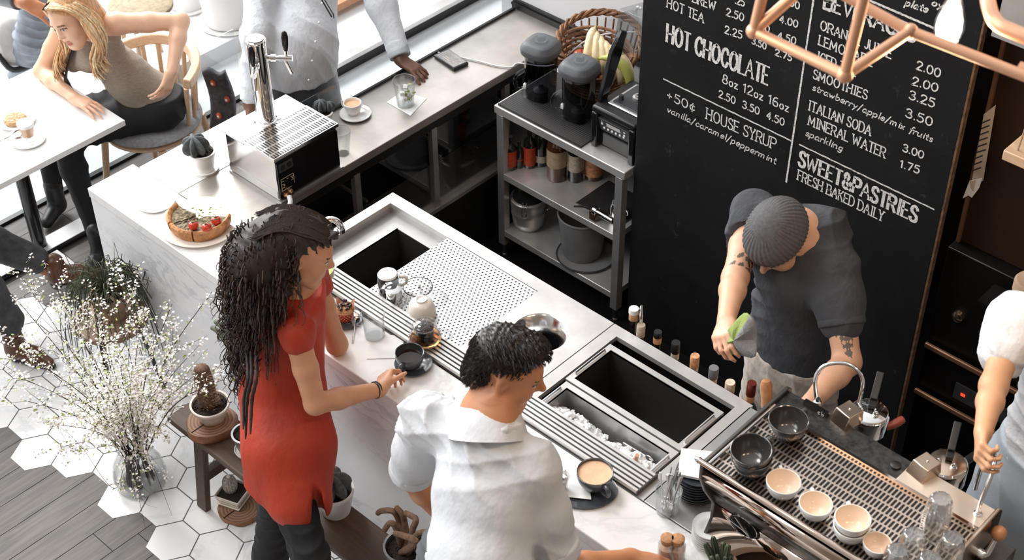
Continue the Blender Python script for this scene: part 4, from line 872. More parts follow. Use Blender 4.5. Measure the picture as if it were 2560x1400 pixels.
# ------------------------------------------------------------ coffee machine
M['bronze'] = mat('bronze_plate', (.70, .55, .43), .22, 1, .1, 5); M['dark_plate'] = mat('dark_plate', (.10, .095, .09), .3, .9, .4, 60)
M['warm_tinted_chrome'] = mat('warm_tinted_chrome', (.62, .50, .42), .06, 1)  # chrome tinted with the warm brown it reflects
ZG = 1.285; mx0, mx1 = 2.965, 3.672
t = thing('espresso_machine', 'polished two group espresso machine topped with a slotted cup grid', 'coffee machine', (0, 0, 0))
prof = [(.20, .93), (.235, .99), (.235, 1.06), (.18, 1.16), (.150, 1.24), (.150, ZG+.012), (.17, ZG+.02), (.58, ZG+.02), (.60, ZG), (.60, 1.02), (.56, .93)]
for x, nm in ((mx0-.012, 'side_panel'), (mx1, 'side_panel')):
    b = MB(); n = len(prof); b.add([(x, y, z) for y, z in prof]+[(x+.012, y, z) for y, z in prof], [tuple(range(n)), tuple(range(n, 2*n))[::-1]]+[(i, (i+1) % n, n+(i+1) % n, n+i) for i in range(n)])
    b.build(nm, M['steel_dark'] if x < 3.2 else M['bronze'], t, bev=.003)
def sheet(name, yz, m, x0=mx0, x1=mx1, sm=60):
    b = MB(); n = len(yz); b.add([(x0, y, z) for y, z in yz]+[(x1, y, z) for y, z in yz], [(i, i+1, n+i+1, n+i) for i in range(n-1)]); return b.build(name, m, t, sm=sm, solid=.003)
sheet('front_upper', [(.158, ZG-.01), (.152, ZG-.03), (.158, ZG-.055), (.172, ZG-.085), (.195, ZG-.115)], M['warm_tinted_chrome'])
f_ = sheet('front_panel', [(.200, 1.165), (.240, 1.065)], M['dark_plate']); sheet('front_lower', [(.240, 1.06), (.238, 1.0), (.21, .93)], M['warm_tinted_chrome'])
MB().box((mx0, .25, .92), (mx1, .56, 1.0)).build('base', M['steel_dark'], t); MB().box((mx0, .56, .93), (mx1, .60, ZG-.02)).build('rear_panel', M['steel_dark'], t)
for x in (mx0+.05, mx1-.05):
    for y in (.27, .54): MB().lathe([(.022, 0), (.022, .01), (.016, .014), (.016, .045), (0, .045)], 16, (x, y, HC)).build('foot', M['black'], t)
# oval emblem with a slanting chrome stroke
c_ = Vector((3.075, .2375, 1.045)); X = T(*c_) @ RX(pi/2)
o = MB().lathe([(0, 0), (.052, 0), (.052, .004), (0, .005)], 40, X=X, sy=.72).build('emblem', M['black_gloss'], t)
b = MB(); b.torus((0, 0, .0045), .050, .0016, 40, 6, X @ Matrix.Diagonal((1, .72, 1, 1)))
b.tube([(-.042, .004, .006), (-.03, .022, .006), (.028, -.026, .006), (.006, .006, .006)], [.001, .0032, .003, .001], 6, X); b.tube([(-.05, -.006, .006), (.0, -.012, .006), (.03, -.026, .006)], [.001, .002, .002], 6, X)
b.build('emblem_mark', M['chrome'], o)
m_ = dotted('cup_grid', lambda nm: mat(nm, (.66, .55, .46), .25, .9), (.0128, .036), .0030, hole=(.006, .005, .004), slot=(.0008, .0120), stagger=True)
MB().box((mx0+.004, .178, ZG-.006), (mx1-.004, .476, ZG)).build('cup_grid', m_, t)
MB().tube([(mx0-.02, .158, ZG+.016), (mx1+.004, .158, ZG+.016)], .0095, 14).build('front_rail', M['warm_tinted_chrome'], t)
MB().tube([(mx0-.034, .158, ZG+.016), (mx0-.02, .158, ZG+.016)], [.005, .011], 12).build('rail_end', M['chrome'], t)
MB().tube([(mx0+.01, .158, ZG+.018), (mx0+.01, .49, ZG+.018)], .005, 8).build('side_rail', M['chrome_soft'], t)
MB().box((mx0, .476, ZG-.004), (mx1, .486, ZG+.012)).build('grid_lip', M['warm_tinted_chrome'], t)
MB().box((mx0, .486, ZG-.008), (3.40, .582, ZG+.004)).build('deck', M['dark_plate'], t, bev=.002); MB().box((3.40, .486, ZG-.008), (mx1, .582, ZG+.005)).build('deck_plate', mat('deck_cream', (.84, .72, .60), .25, .6), t, bev=.002)
# name plate on the deck, only its last letters show beside the dark cup
b = MB(); b.box((3.03, .560, ZG+.004), (3.115, .574, ZG+.022)); npl = b.build('name_plate', M['black_gloss'], t)
b = MB(); X = T(3.088, .5595, ZG+.009) @ RX(pi/2)
b.torus((0, 0, 0), .0042, .0011, 14, 5, X, .7, 5.6); b.torus((.0125, 0, 0), .0038, .0011, 14, 5, X); b.box((.0083, -.0005, -.001), (.0098, .0115, .001), X); b.build('name_letters', M['white_matte'], npl)
MB().lathe([(0, 0), (.016, 0), (.016, .006), (.013, .008), (0, .008)], 24, (3.372, .535, ZG+.004)).build('deck_button', M['black'], t)
for gx, gy in ((3.196, .672), (3.478, .645)):
    mlid = M['chrome'] if gx < 3.3 else M['bronze']
    g = MB().lathe([(0, ZG-.12), (.040, ZG-.12), (.042, ZG-.075), (.056, ZG-.07), (.060, ZG-.06), (.060, ZG-.005), (.0585, ZG+.006), (.054, ZG+.010)], 44, (gx, gy, 0)).build('group_head', M['chrome'], t, sm=50)
    MB().lathe([(.0545, ZG+.009), (.05, ZG+.0115), (0, ZG+.012)], 44, (gx, gy, 0)).build('group_lid', mlid, g, sm=50)
    for dx, dy in ((-.020, -.024), (.024, -.010)): MB().lathe([(.010, 0), (.010, .007), (.008, .009), (.008, .014), (.004, .020), (0, .021)], 14, (gx+dx, gy+dy, ZG+.011)).build('cap_nut', M['chrome'], g)
    X = T(gx-.004, gy+.012, ZG+.014) @ RZ(radians(112))
    MB().box((-.010, -.011, 0), (.03, .011, .014), X).build('paddle_base', M['black'], g, bev=.002)
    MB().box((0, -.011, -.005), (.092, .011, .008), X @ T(.018, 0, .014) @ RY(-.42)).build('paddle', M['black'], g, bev=.002)
    b = MB(); n = 4; P_ = [(-.03, .0), (.03, .0), (.035, .0), (-.035, .0)]
    X = T(gx-.040, gy-.085, ZG) @ RZ(radians(-12))
    o = MB().add([(-.030, -.032, .0), (.036, -.032, .0), (.040, .045, .0), (-.034, .045, .0), (-.026, -.010, .045), (.032, -.010, .045), (.032, .045, .045), (-.026, .045, .045)], [(0, 3, 2, 1), (4, 5, 6, 7), (0, 1, 5, 4), (1, 2, 6, 5), (2, 3, 7, 6), (3, 0, 4, 7)], X).build('group_bracket', M['bronze'], t, bev=.002)
    MB().sph((0, 0, 0), (.004, .004, .003), 10, 6, X @ T(.004, .018, .046)).build('screw', M['chrome'], o)
    MB().tube([(gx+.035, gy+.02, ZG-.06), (gx+.055, gy+.045, ZG-.05), (gx+.064, gy+.065, ZG-.045), (gx+.068, gy+.085, ZG-.045)] if gx < 3.3 else [(gx, gy+.05, ZG-.075), (gx, gy+.1, ZG-.08), (gx+.01, gy+.17, ZG-.085)], [.010, .012, .014, .012] if gx < 3.3 else [.010, .013, .012], 12).build('portafilter_handle', mat('red_wood', (.30, .06, .035), .4, var=.3, vs=30) if gx < 3.3 else M['black'], g)
for pts in (((3.05, .61, ZG-.02), (3.02, .63, ZG+.06), (3.03, .66, ZG+.10), (3.085, .695, ZG+.115), (3.135, .70, ZG+.09), (3.15, .685, ZG+.03), (3.15, .66, ZG-.05), (3.14, .63, ZG-.12)), ((3.640, .535, ZG), (3.640, .535, ZG+.06), (3.638, .56, ZG+.125), (3.62, .61, ZG+.15), (3.59, .66, ZG+.12), (3.565, .68, ZG+.02), (3.56, .69, ZG-.08))):
    w_ = MB().tube(smooth_path(pts, 6), .0062, 12).build('steam_wand', M['chrome'], t); q = pts[0]
    MB().lathe([(.0125, 0), (.0125, .008), (.008, .010), (.008, .018), (0, .018)], 16, q if q[2] >= ZG else (q[0], q[1], ZG-.01)).build('wand_collar', M['chrome'], w_)
o = MB().tube([(mx1+.012, .50, 1.19), (mx1+.030, .50, 1.19), (mx1+.036, .505, 1.20), (mx1+.036, .53, 1.235)], [.016, .016, .009, .008], 12).build('steam_lever', M['chrome_soft'], t)
MB().sph((mx1+.037, .545, 1.252), (.022, .024, .022), 18, 12).build('knob', M['wood_mid'], o)
MB().box((mx1+.012, .44, 1.05), (mx1+.08, .60, 1.17)).build('side_box', M['steel_dark'], t, bev=.003)
# cups on the grid
def gcup(px, py, label, r0, r1, h, mo, ha, z=ZG, dz=0.0, tilt=None, group='cups on the coffee machine', fill=None):
    p = at(px, py, z); t = thing('coffee_cup', label, 'cup', (p.x, p.y, z+dz+.0003), 0, group); cup_parts(t, r0, r1, h, mo, M['slate_in'] if mo is M['slate'] else M['warm_lit_in'], fill, .7, ha, 1.3); return t, p
_, p = gcup(1874, 1178, 'lower of the two stacked dark cups on the coffee machine', .048, .060, .066, M['slate'], radians(75))
t = thing('coffee_cup', 'upper of the two stacked dark cups, tilted, on the coffee machine', 'cup', (p.x-.001, p.y+.002, ZG+.030), 0, 'cups on the coffee machine'); cup_parts(t, .048, .0605, .066, M['slate'], M['slate_in'], None, .7, radians(80), 1.3); t.rotation_euler = (.10, 0, 0)
gcup(1966, 1088, 'single dark cup beside the steam wand on the coffee machine', .048, .060, .066, M['slate'], radians(85))
gcup(1954, 1236, 'white cup nearest the dark cups on the coffee machine', .040, .050, .056, M['white'], radians(133))
gcup(2034, 1290, 'white cup second from the dark cups on the coffee machine', .038, .0475, .054, M['white'], radians(133))
gcup(2122, 1345, 'lower white cup of the stacked pair on the coffee machine', .040, .050, .054, M['white'], radians(133))
gcup(2122, 1345, 'upper white cup of the stacked pair on the coffee machine', .040, .0505, .054, M['white'], radians(133), dz=.030)
gcup(2188, 1383, 'small white espresso cup nearest the shot glasses', .034, .040, .045, M['white'], radians(133))
M['shot_glass'] = glass('ribbed_glass', (.94, .945, .945), .34, .06)
def shot(px, py, label, z=ZG, dz=0.0):
    p = at(px, py, z); t = thing('shot_glass', label, 'glass', (p.x, p.y, z+dz+.0003), 0, 'ribbed shot glasses'); t.scale = (1.18,)*3; n = 40; b = MB(); vs = []; fs = []
    pr = [(.034, 0), (.0335, .02), (.031, .05), (.027, .072), (.023, .082), (.020, .0825), (.024, .070), (.028, .048), (.031, .02), (.0315, 0)]
    for r, zz in pr: vs += [((r+(.0012*cos(10*2*pi*i/n) if r > .0225 else 0))*cos(2*pi*i/n), (r+(.0012*cos(10*2*pi*i/n) if r > .0225 else 0))*sin(2*pi*i/n), zz) for i in range(n)]
    for j in range(len(pr)-1):
        for i in range(n): k = (i+1) % n; fs.append((j*n+i, j*n+k, (j+1)*n+k, (j+1)*n+i))
    b.add(vs, fs).build('glass_body', M['shot_glass'], t, sm=60); MB().lathe([(0, .070), (.0225, .070), (.021, .082), (0, .0815)], 24).build('base', M['glass_rim'], t)
shot(2330, 1338, 'lower ribbed shot glass of the pair stacked nearest the group head'); shot(2330, 1338, 'upper ribbed shot glass of the pair stacked nearest the group head', dz=.056)
shot(2272, 1392, 'upturned ribbed shot glass in front of the stacked pair'); shot(2232, 1432, 'upturned ribbed shot glass beside the small espresso cup')
shot(2368, 1402, 'upturned ribbed shot glass nearest the wooden knob'); shot(2312, 1452, 'upturned ribbed shot glass at the front edge of the grid')
# ------------------------------------------------------------ bottles hanging behind the counter
t = thing('bottle_rail', 'steel speed rail holding bottles behind the ice well', 'rail', (0, 0, 0))
MB().box((2.08, .822, .58), (2.74, .826, .70)).build('back_plate', M['steel_dark'], t); MB().box((2.08, .826, .575), (2.74, .905, .58)).build('tray', M['steel_dark'], t); MB().box((2.08, .901, .58), (2.74, .905, .65)).build('front_lip', M['steel_dark'], t)
G_ = {'dark': mat('dark_bottle_glass', (.012, .014, .012), .08, coat=.5), 'amber': mat('amber_bottle_glass', (.09, .03, .012), .08, coat=.5)}
def bottle(px, py, label, mg, mcap, capr, caph, body=.034, neck=.014, lab=None, salt=False):
    p = at(px, py, Y=.862); z0 = .5812; H = p.z-z0
    t = thing('bottle', label, 'bottle', (p.x, .862, z0), 0, 'bottles in the speed rail')
    sh = H-.15 if not salt else H-.05
    MB().lathe([(0, 0), (body, 0), (body, sh), (body*.8, sh+.03), (neck, sh+.06 if not salt else sh+.02), (neck, H-caph), (0, H-caph)], 26).build('bottle_body', mg, t, sm=45)
    MB().lathe([(0, H), (capr*.94, H), (capr, H-.004), (capr, H-caph), (neck*.9, H-caph-.001)], 22).build('cap', mcap, t, sm=45)
    if lab: MB().lathe([(neck+.0012, H-caph-.030), (neck+.0014, H-caph-.002)], 22).build('neck_label', lab, t)
add_mat('orange_lab', (.68, .33, .16), .6, var=.4, vs=60); add_mat('pale_lab', (.74, .60, .46), .6, var=.25, vs=60); add_mat('foil_red', (.17, .03, .02), .3, .4); add_mat('grey_cap', (.19, .19, .20), .35)
bottle(1585, 771, 'clear shaker bottle with white and red cap at the far end of the rail', M['plastic_clear'], M['white'], .019, .020, .02, .016, M['orange_lab'], True)
bottle(1603, 812, 'bottle with a pale cork stopper behind the ice well', G_['amber'], M['pale_lab'], .016, .052)
bottle(1645, 829, 'dark bottle with a plain black cap and orange neck strip', G_['dark'], M['black'], .015, .022, lab=M['orange_lab'])
bottle(1690, 856, 'black capped bottle with a pale top behind the ice well', G_['dark'], M['black'], .0165, .045, lab=M['pale_lab'])
bottle(1738, 889, 'bottle with a ridged orange and white screw cap', G_['dark'], M['orange_lab'], .0165, .050, lab=M['pale_lab'])
bottle(1785, 919, 'clear bottle with a plain grey cap behind the ice well', M['glass_smoke'], M['grey_cap'], .0175, .045, lab=M['pale_lab'])
bottle(1826, 955, 'bottle with a pale wrapped orange top beside the wooden handle', G_['amber'], M['pale_lab'], .018, .045, lab=M['orange_lab'])
bottle(1880, 957, 'wine bottle with dark red foil nearest the coffee machine', M['glass_smoke'], M['foil_red'], .0165, .055, lab=M['orange_lab'])
p = at(1604, 764, Y=.875); t = thing('steel_pourer', 'slim steel pourer rising beside the white capped shaker', 'pourer', (p.x, .875, .581)); MB().tube([(0, 0, 0), (0, 0, p.z-.62), (.0, 0, p.z-.581)], [.012, .009, .005], 12).build('shaft', M['chrome_soft'], t)
MB().lathe([(.013, 0), (.013, .03), (.0, .03)], 14).build('collar', M['steel'], t)
p = at(1915, 950, Y=.70); q_w = at(1938, 1015, Y=.66)
t = thing('muddler', 'turned wooden muddler handle standing behind the dark cups', 'muddler', (q_w.x, .66, HC+.0005)); d_ = Vector((p.x, .70, p.z))-Vector((q_w.x, .66, HC))
MB().tube([(0, 0, 0), d_*.4, d_*.75, d_*.93, d_*.99, d_*1.0], [.016, .015, .018, .020, .014, .005], 16).build('handle', M['wood_mid'], t); MB().lathe([(0, 0), (.019, 0), (.019, .03), (.014, .032)], 16).build('head', M['steel_dark'], t)
# ------------------------------------------------------------ shelf unit contents
ZS = .84
m_ = dotted('bar_mat_rubber', lambda nm: mat(nm, (.030, .028, .028), .55), (.011, .011), .0033, hole=(.004, .004, .004), stagger=False)
t = thing('bar_mat', 'black dimpled rubber mat on top of the steel shelf unit', 'mat', (.775, 1.588, ZS+.0005)); MB().box((0, 0, 0), (.475, .36, .007)).build('sheet', m_, t)
MB().box((0, 0, .007), (.475, .006, .009)).build('rim', M['black'], t); MB().box((0, .354, .007), (.475, .36, .009)).build('rim', M['black'], t)
M['jar_lid'] = mat('jar_lid', (.085, .09, .10), .5)
def blender_jar(px, py, label, rz):
    p = at(px, py, ZS+.01); t = thing('blender_jar', label, 'blender jar', (p.x, p.y, ZS+.0098), rz, 'smoked blender jars')
    def sqr(r, e=.32, n=40): return [(r*(abs(cos(a))**e)*(1 if cos(a) > 0 else -1), r*(abs(sin(a))**e)*(1 if sin(a) > 0 else -1)) for a in [2*pi*i/n for i in range(n)]]
    def loft(rows, m, name):
        b = MB(); n = 40; vs = []; fs = []
        for r, z, e in rows: vs += [(x, y, z) for x, y in sqr(r, e)]
        for j in range(len(rows)-1):
            for i in range(n): k = (i+1) % n; fs.append((j*n+i, j*n+k, (j+1)*n+k, (j+1)*n+i))
        fs.append(tuple(range(n))[::-1]); fs.append(tuple((len(rows)-1)*n+i for i in range(n))); return b.add(vs, fs).build(name, m, t, sm=45)
    loft([(.056, 0, .55), (.060, .03, .6), (.066, .21, .7)], M['glass_smoke'], 'jar_body')
    MB().lathe([(0, .002), (.03, .002), (.034, .03), (.012, .045), (.010, .06), (0, .06)], 20).build('blade_hub', M['charcoal'], t)
    o = loft([(.068, .205, .8), (.070, .220, .8), (.082, .226, .75), (.083, .246, .75), (.080, .252, .72), (.066, .270, .62), (.062, .274, .62), (.040, .276, .8)], M['jar_lid'], 'lid')
    MB().lathe([(.030, .272), (.030, .284), (.020, .284), (.019, .304), (0, .306)], 24).build('lid_plug', M['plastic_clear'], o)
    for s in (-1, 1): MB().box((-.02, s*.070-.008, .205), (.02, s*.070+.012, .255)).build('lid_clip', M['jar_lid'], o, bev=.004)
    MB().tube(smooth_path([(-.045, -.045, .045), (-.075, -.075, .05), (-.078, -.078, .11), (-.050, -.050, .14)], 4), .009, 8).build('jar_handle', M['plastic_clear'], t)
    MB().box((-.062, -.062, .0), (-.040, -.040, .055)).build('handle_foot', M['plastic_clear'], t, bev=.003); MB().box((-.056, -.056, .045), (-.04, -.04, .07)).build('handle_pin', M['white_matte'], t, bev=.003)
blender_jar(1352, 238, 'left smoked blender jar with dark lid, nearest the back bar', radians(8)); blender_jar(1446, 290, 'right smoked blender jar with dark lid, beside the blender base', radians(5))
t = thing('blender', 'black blender motor with raised clear sound hood against the blackboard', 'blender', (1.265, 1.640, ZS+.0005))
b = MB(); pr = [(0, .03), (.0, .0), (.02, .0), (.045, .03), (.20, .03), (.205, .0), (.225, .0), (.225, .18), (.21, .20), (.015, .20), (0, .185)]
MB().box((0, .02, 0), (.225, .26, .185)).build('housing', M['black_gloss'], t, bev=.012); MB().box((-.004, .0, .165), (.229, .262, .198)).build('top_cover', M['black'], t, bev=.010)
pn = MB().add([(.03, .018, .085), (.195, .018, .085), (.195, .002, .15), (.03, .002, .15), (.03, .022, .085), (.195, .022, .085), (.195, .022, .15), (.03, .022, .15)], [(0, 1, 2, 3), (4, 7, 6, 5), (0, 4, 5, 1), (1, 5, 6, 2), (2, 6, 7, 3), (3, 7, 4, 0)]).build('control_panel', M['charcoal'], t, bev=.002)
MB().add([(.075, .0065, .122), (.15, .0065, .122), (.15, .002, .142), (.075, .002, .142)], [(0, 1, 2, 3)]).build('display', mat('lcd', (.62, .62, .60), .3), pn)
for k in range(6): MB().sph((.06+k*.021, .0105, .106), (.006, .003, .006), 12, 6).build('button', M['white_matte'], pn)
for x, z in ((.05, .125), (.05, .14), (.17, .118), (.17, .135)): MB().sph((x, .007, z), (.006, .003, .006), 12, 6).build('button', M['white_matte'], pn)
for x in (.0, .20): MB().box((x, -.006, 0), (x+.03, .03, .17)).build('front_leg', M['black_gloss'], t, bev=.006)
pd = MB().box((.04, .05, .198), (.20, .235, .207)).build('jar_pad', mat('pad_steel', (.55, .55, .56), .3, .8), t, bev=.012); MB().box((.055, .065, .207), (.19, .225, .212)).build('pad_top', M['charcoal'], pd, bev=.01)
MB().lathe([(.022, .212), (.022, .222), (.014, .224), (.014, .230), (.007, .230), (.007, .22), (0, .22)], 22, (.122, .145, 0)).build('drive_socket', M['steel'], pd)
for x, y in ((.075, .095), (.17, .095), (.12, .205)): MB().lathe([(0, .235), (.010, .233), (.011, .21)], 8, (x, y, 0)).build('pad_stud', M['charcoal'], pd)
ar = MB().add([(-.006, .03, .19), (-.006, .075, .19), (-.006, .16, .37), (-.006, .19, .47), (-.006, .16, .485), (-.006, .10, .41), (.016, .03, .19), (.016, .075, .19), (.016, .16, .37), (.016, .19, .47), (.016, .16, .485), (.016, .10, .41)], [(0, 1, 2, 3, 4, 5), (11, 10, 9, 8, 7, 6), (0, 6, 7, 1), (1, 7, 8, 2), (2, 8, 9, 3), (3, 9, 10, 4), (4, 10, 11, 5), (5, 11, 6, 0)]).build('hood_arm', M['black_gloss'], t, bev=.004)
MB().lathe([(0, 0), (.019, 0), (.019, .004), (0, .006)], 24, X=T(-.006, .125, .395) @ RY(-pi/2)).build('arm_bolt', M['chrome_soft'], ar)
M['hood_clear'] = glass('hood_plastic', (.80, .82, .83), .22, .08)
hd = MB(); Xh = T(.112, .262, .33) @ RX(-.22)
for a_, c_ in (((-.12, -.003, .0), (.12, .0, .22)), ((-.12, -.003, .0), (-.117, -.15, .20)), ((.117, -.15, .0), (.12, .0, .20)), ((-.12, -.15, .217), (.12, 0, .22))): hd.box([min(u, v) for u, v in zip(a_, c_)], [max(u, v) for u, v in zip(a_, c_)], Xh)
hd.build('sound_hood', M['hood_clear'], t, bev=.006)
MB().tube(smooth_path([Xh @ Vector(q) for q in ((-.08, -.10, .22), (-.05, -.115, .245), (.05, -.115, .245), (.08, -.10, .22))], 4), .009, 8).build('hood_handle', M['plastic_clear'], t)
# wicker basket
M['wicker'] = mat('wicker', (.24, .115, .055), .7, var=.5, vs=50)
t = thing('wicker_basket', 'brown wicker basket tilted open and filled with bananas', 'basket', (1.0, 1.975, ZS+.001), radians(8))
b = MB(); n = 30
for j in range(9):
    z = .012+.024*j; r = .115+.045*(j/8)**.8
    b.torus((0, 0, z+(.05*(j/8)**2 if False else 0)), r, .0075, 40, 6, Matrix.Diagonal((1.15, .92, 1, 1)) @ T(0, .02*j/8, 0) @ RX(.035*j))
b.build('woven_side', M['wicker'], t)
b = MB()
for k in range(n):
    a = 2*pi*k/n; b.tube([(.125*cos(a), .105*sin(a), 0), (.155*cos(a), .130*sin(a)+.01, .10), (.185*cos(a), .150*sin(a)+.02, .205+.055*sin(a))], .0045, 6)
b.build('stake', M['wicker'], t)
MB().lathe([(0, .0), (.118, .0), (.118, .008), (0, .008)], 30, sx=1.12, sy=.9).build('woven_base', M['wicker'], t)
b = MB()
for ph in (0, 2.1, 4.2):
    pts = []
    for k in range(49):
        a = 2*pi*k/48; w = a*9+ph; pts.append(((.192+.011*cos(w))*cos(a), (.158+.011*cos(w))*sin(a)+.02, .225+.058*sin(a)+.011*sin(w)))
    b.tube(pts, .008, 6, cap=False)
b.build('braided_rim', M['wicker'], t)
# fruit
M['banana'] = mat('banana', (.80, .64, .38), .5, var=.25, vs=22); M['banana_g'] = mat('banana_green', (.42, .42, .10), .5); add_mat('apple', (.42, .075, .03), .3, var=.5, vs=18); add_mat('orange', (.66, .26, .06), .45, var=.15, vs=20)
rg = random.Random(21); bc = Vector((1.02, 1.975, ZS))
bl = ('banana curving highest over the basket', 'banana second from the top of the bunch', 'banana in the middle of the bunch', 'banana fourth along the bunch', 'lowest banana of the bunch', 'banana lying near the blender arm', 'greenish banana at the right of the basket')
for k in range(7):
    c = Vector((1.00+.027*k, 1.945-.006*k, ZS+.235-.006*k)) if k < 5 else Vector((1.13+.03*(k-5), 1.93-.05*(k-5), ZS+.20))
    t = thing('banana', bl[k], 'banana', c, radians(-60+12*k), 'bananas in the basket'); R = .095
    pts = [(R*cos(a), 0, R*sin(a)-.03) for a in [radians(-25+150*i/12) for i in range(13)]]
    MB().tube(pts, [.006, .014, .019, .021, .022, .022, .022, .021, .021, .019, .015, .010, .006], 9).build('banana_skin', M['banana'] if k < 6 else M['banana_g'], t, sm=60)
    MB().tube([pts[-1], (pts[-1][0]-.016, 0, pts[-1][2]+.002), (pts[-1][0]-.026, 0, pts[-1][2]-.004)], .0048, 6).build('banana_stem', M['banana_g'], t)
for k, (x, y, z, mm, lb) in enumerate(((1.085, 1.90, .155, 'apple', 'red apple under the bananas'), (1.135, 1.885, .15, 'orange', 'small orange beside the red apple'), (.95, 1.93, .16, 'apple', 'red apple at the left of the basket'))):
    t = thing('apple' if mm == 'apple' else 'orange', lb, 'apple' if mm == 'apple' else 'orange', (x, y, ZS+z)); MB().lathe([(0, -.028), (.014, -.034), (.030, -.022), (.036, 0), (.031, .022), (.016, .031), (0, .026)], 20).build('fruit', M[mm], t, sm=80)
    MB().tube([(0, 0, .024), (.003, .002, .04)], .0016, 5).build('stalk', M['bark'], t)
# bottles on the middle shelf
add_mat('red_lab', (.50, .06, .02), .5, var=.35, vs=50); add_mat('tan_lab', (.50, .36, .24), .6, var=.2, vs=60); add_mat('cream_lab', (.62, .54, .42), .6, var=.25, vs=60)
def shelf_bottle(px, py, label, r, h, lab, l0, l1, mg='dark', lm=.0006):
    p = at(px, py, .491); t = thing('syrup_bottle', label, 'bottle', (p.x, p.y, .4905), 0, 'bottles on the middle shelf')
    MB().lathe([(0, 0), (r*.96, 0), (r, .004), (r, h*.62), (r*.9, h*.70), (r*.35, h*.80), (r*.33, h*.93), (0, h*.93)], 24).build('bottle_body', G_[mg], t, sm=45)
    MB().lathe([(r+lm, h*l0), (r+lm, h*l1)], 24).build('label', M[lab], t); MB().lathe([(0, h), (r*.40, h), (r*.42, h*.90), (r*.3, h*.90)], 16).build('cap', M['black'], t)
shelf_bottle(1276, 418, 'dark bottle with a round red label, far left on the middle shelf', .030, .17, 'red_lab', .12, .60)
shelf_bottle(1298, 416, 'plain small dark bottle second from the left on the middle shelf', .018, .14, 'red_lab', .30, .34)
shelf_bottle(1324, 414, 'square shouldered bottle with a red and tan label on the middle shelf', .028, .20, 'red_lab', .08, .56)
shelf_bottle(1353, 408, 'bottle with black and cream bands on the middle shelf', .032, .22, 'cream_lab', .10, .26)
shelf_bottle(1392, 442, 'large amber bottle with a tan label in the middle of the shelf', .046, .27, 'tan_lab', .28, .60, 'amber')
shelf_bottle(1438, 447, 'dark bottle with a cream label on the middle shelf', .034, .24, 'cream_lab', .24, .60)
shelf_bottle(1483, 440, 'wide amber bottle with an orange label at the right of the shelf', .044, .22, 'orange_lab', .10, .5, 'amber')
p0 = at(1440, 508, .491); t = thing('bar_mat', 'small black dimpled mat on the right of the middle shelf', 'mat', (p0.x, p0.y-.0, .4905)); MB().box((0, 0, 0), (.25, .22, .005)).build('sheet', M['bar_mat_rubber'] if 'bar_mat_rubber' in M else m_, t, bev=.001)
MB().box((0, 0, .005), (.25, .004, .007)).build('rim', M['black'], t)
a_ = at(1485, 525, .54); c_ = at(1545, 560, .54); t = thing('cream_whipper', 'chrome cream whipper with a black lever lying on the middle shelf', 'whipper', (a_.x, a_.y, .54), atan2(c_.y-a_.y, c_.x-a_.x))
MB().tube([(0, 0, 0), (.02, 0, 0), (.022, 0, 0), (.11, 0, 0)], [.020, .020, .014, .014], 18).build('cylinder', M['chrome'], t); MB().box((-.014, -.018, -.045), (.022, .018, .002)).build('head', mat('dark_bronze', (.12, .07, .04), .35, .6), t, bev=.004)
MB().tube([(-.01, 0, .0), (-.05, -.02, .004), (-.085, -.035, -.006)], [.005, .0055, .004], 8).build('lever', M['black'], t)
p = at(1536, 536, .52); t = thing('milk_jug', 'small steel milk jug at the right end of the middle shelf', 'jug', (min(p.x, 1.40), p.y+.02, .4965)); MB().lathe([(0, 0), (.036, 0), (.034, .05), (.031, .075), (.029, .075), (.032, .05), (.033, .004), (0, .004)], 24).build('jug_body', M['chrome_soft'], t); MB().torus((0, 0, .0), .015, .003, 16, 6, T(.043, 0, .045) @ RX(pi/2)).build('handle', M['chrome_soft'], t)
# lowest shelf
p = at(1322, 562, .165); t = thing('clip_pot', 'ridged steel pot with wire clips and dark lid on the lowest shelf', 'pot', (p.x, p.y, .1635))
MB().lathe([(0, 0), (.055, 0), (.072, .022), (.078, .05), (.076, .06), (.083, .085), (.084, .105), (.081, .112), (.086, .135), (.086, .165), (.080, .17), (0, .17)], 34).build('pot_body', M['steel'], t, sm=45)
MB().lathe([(.074, .17), (.070, .186), (.03, .192), (0, .192)], 28).build('lid', M['black'], t)
for a in (-60, 20, 150):
    a = radians(a); X = T(.088*cos(a), .088*sin(a), .15) @ RZ(a); MB().tube(smooth_path([(-.012, -.008, .035), (.006, -.009, .02), (.008, -.009, -.03), (.009, .009, -.03), (.006, .009, .02), (-.012, .008, .035)], 4), .0022, 6, X).build('clip', M['chrome'], t)
MB().tube([(-.07, .02, .175), (-.085, .03, .215), (-.10, .035, .25)], .006, 8).build('valve', M['brass'], t)
p = at(1462, 640, .165); t = thing('round_tray', 'large round grey plastic tray under the bucket on the lowest shelf', 'tray', (p.x, p.y+.01, .1635)); MB().lathe([(0, 0), (.12, 0), (.135, .006), (.137, .012), (.13, .010), (0, .006)], 44).build('disc', M['plastic_dim'], t); MB().torus((0, 0, .010), .134, .004, 44, 6).build('rim', M['charcoal'], t)
t = thing('plastic_bucket', 'frosted grey plastic bucket standing on a round tray', 'bucket', (p.x-.022, p.y+.006, .1762)); MB().lathe([(0, 0), (.085, 0), (.092, .02), (.112, .215), (.116, .217), (.116, .224), (.110, .224), (.089, .022), (0, .005)], 40).build('bucket_body', M['plastic_dim'], t, sm=50)
MB().torus((0, 0, .220), .113, .003, 44, 6).build('rim', mat('bucket_rim', (.42, .42, .43), .4), t)
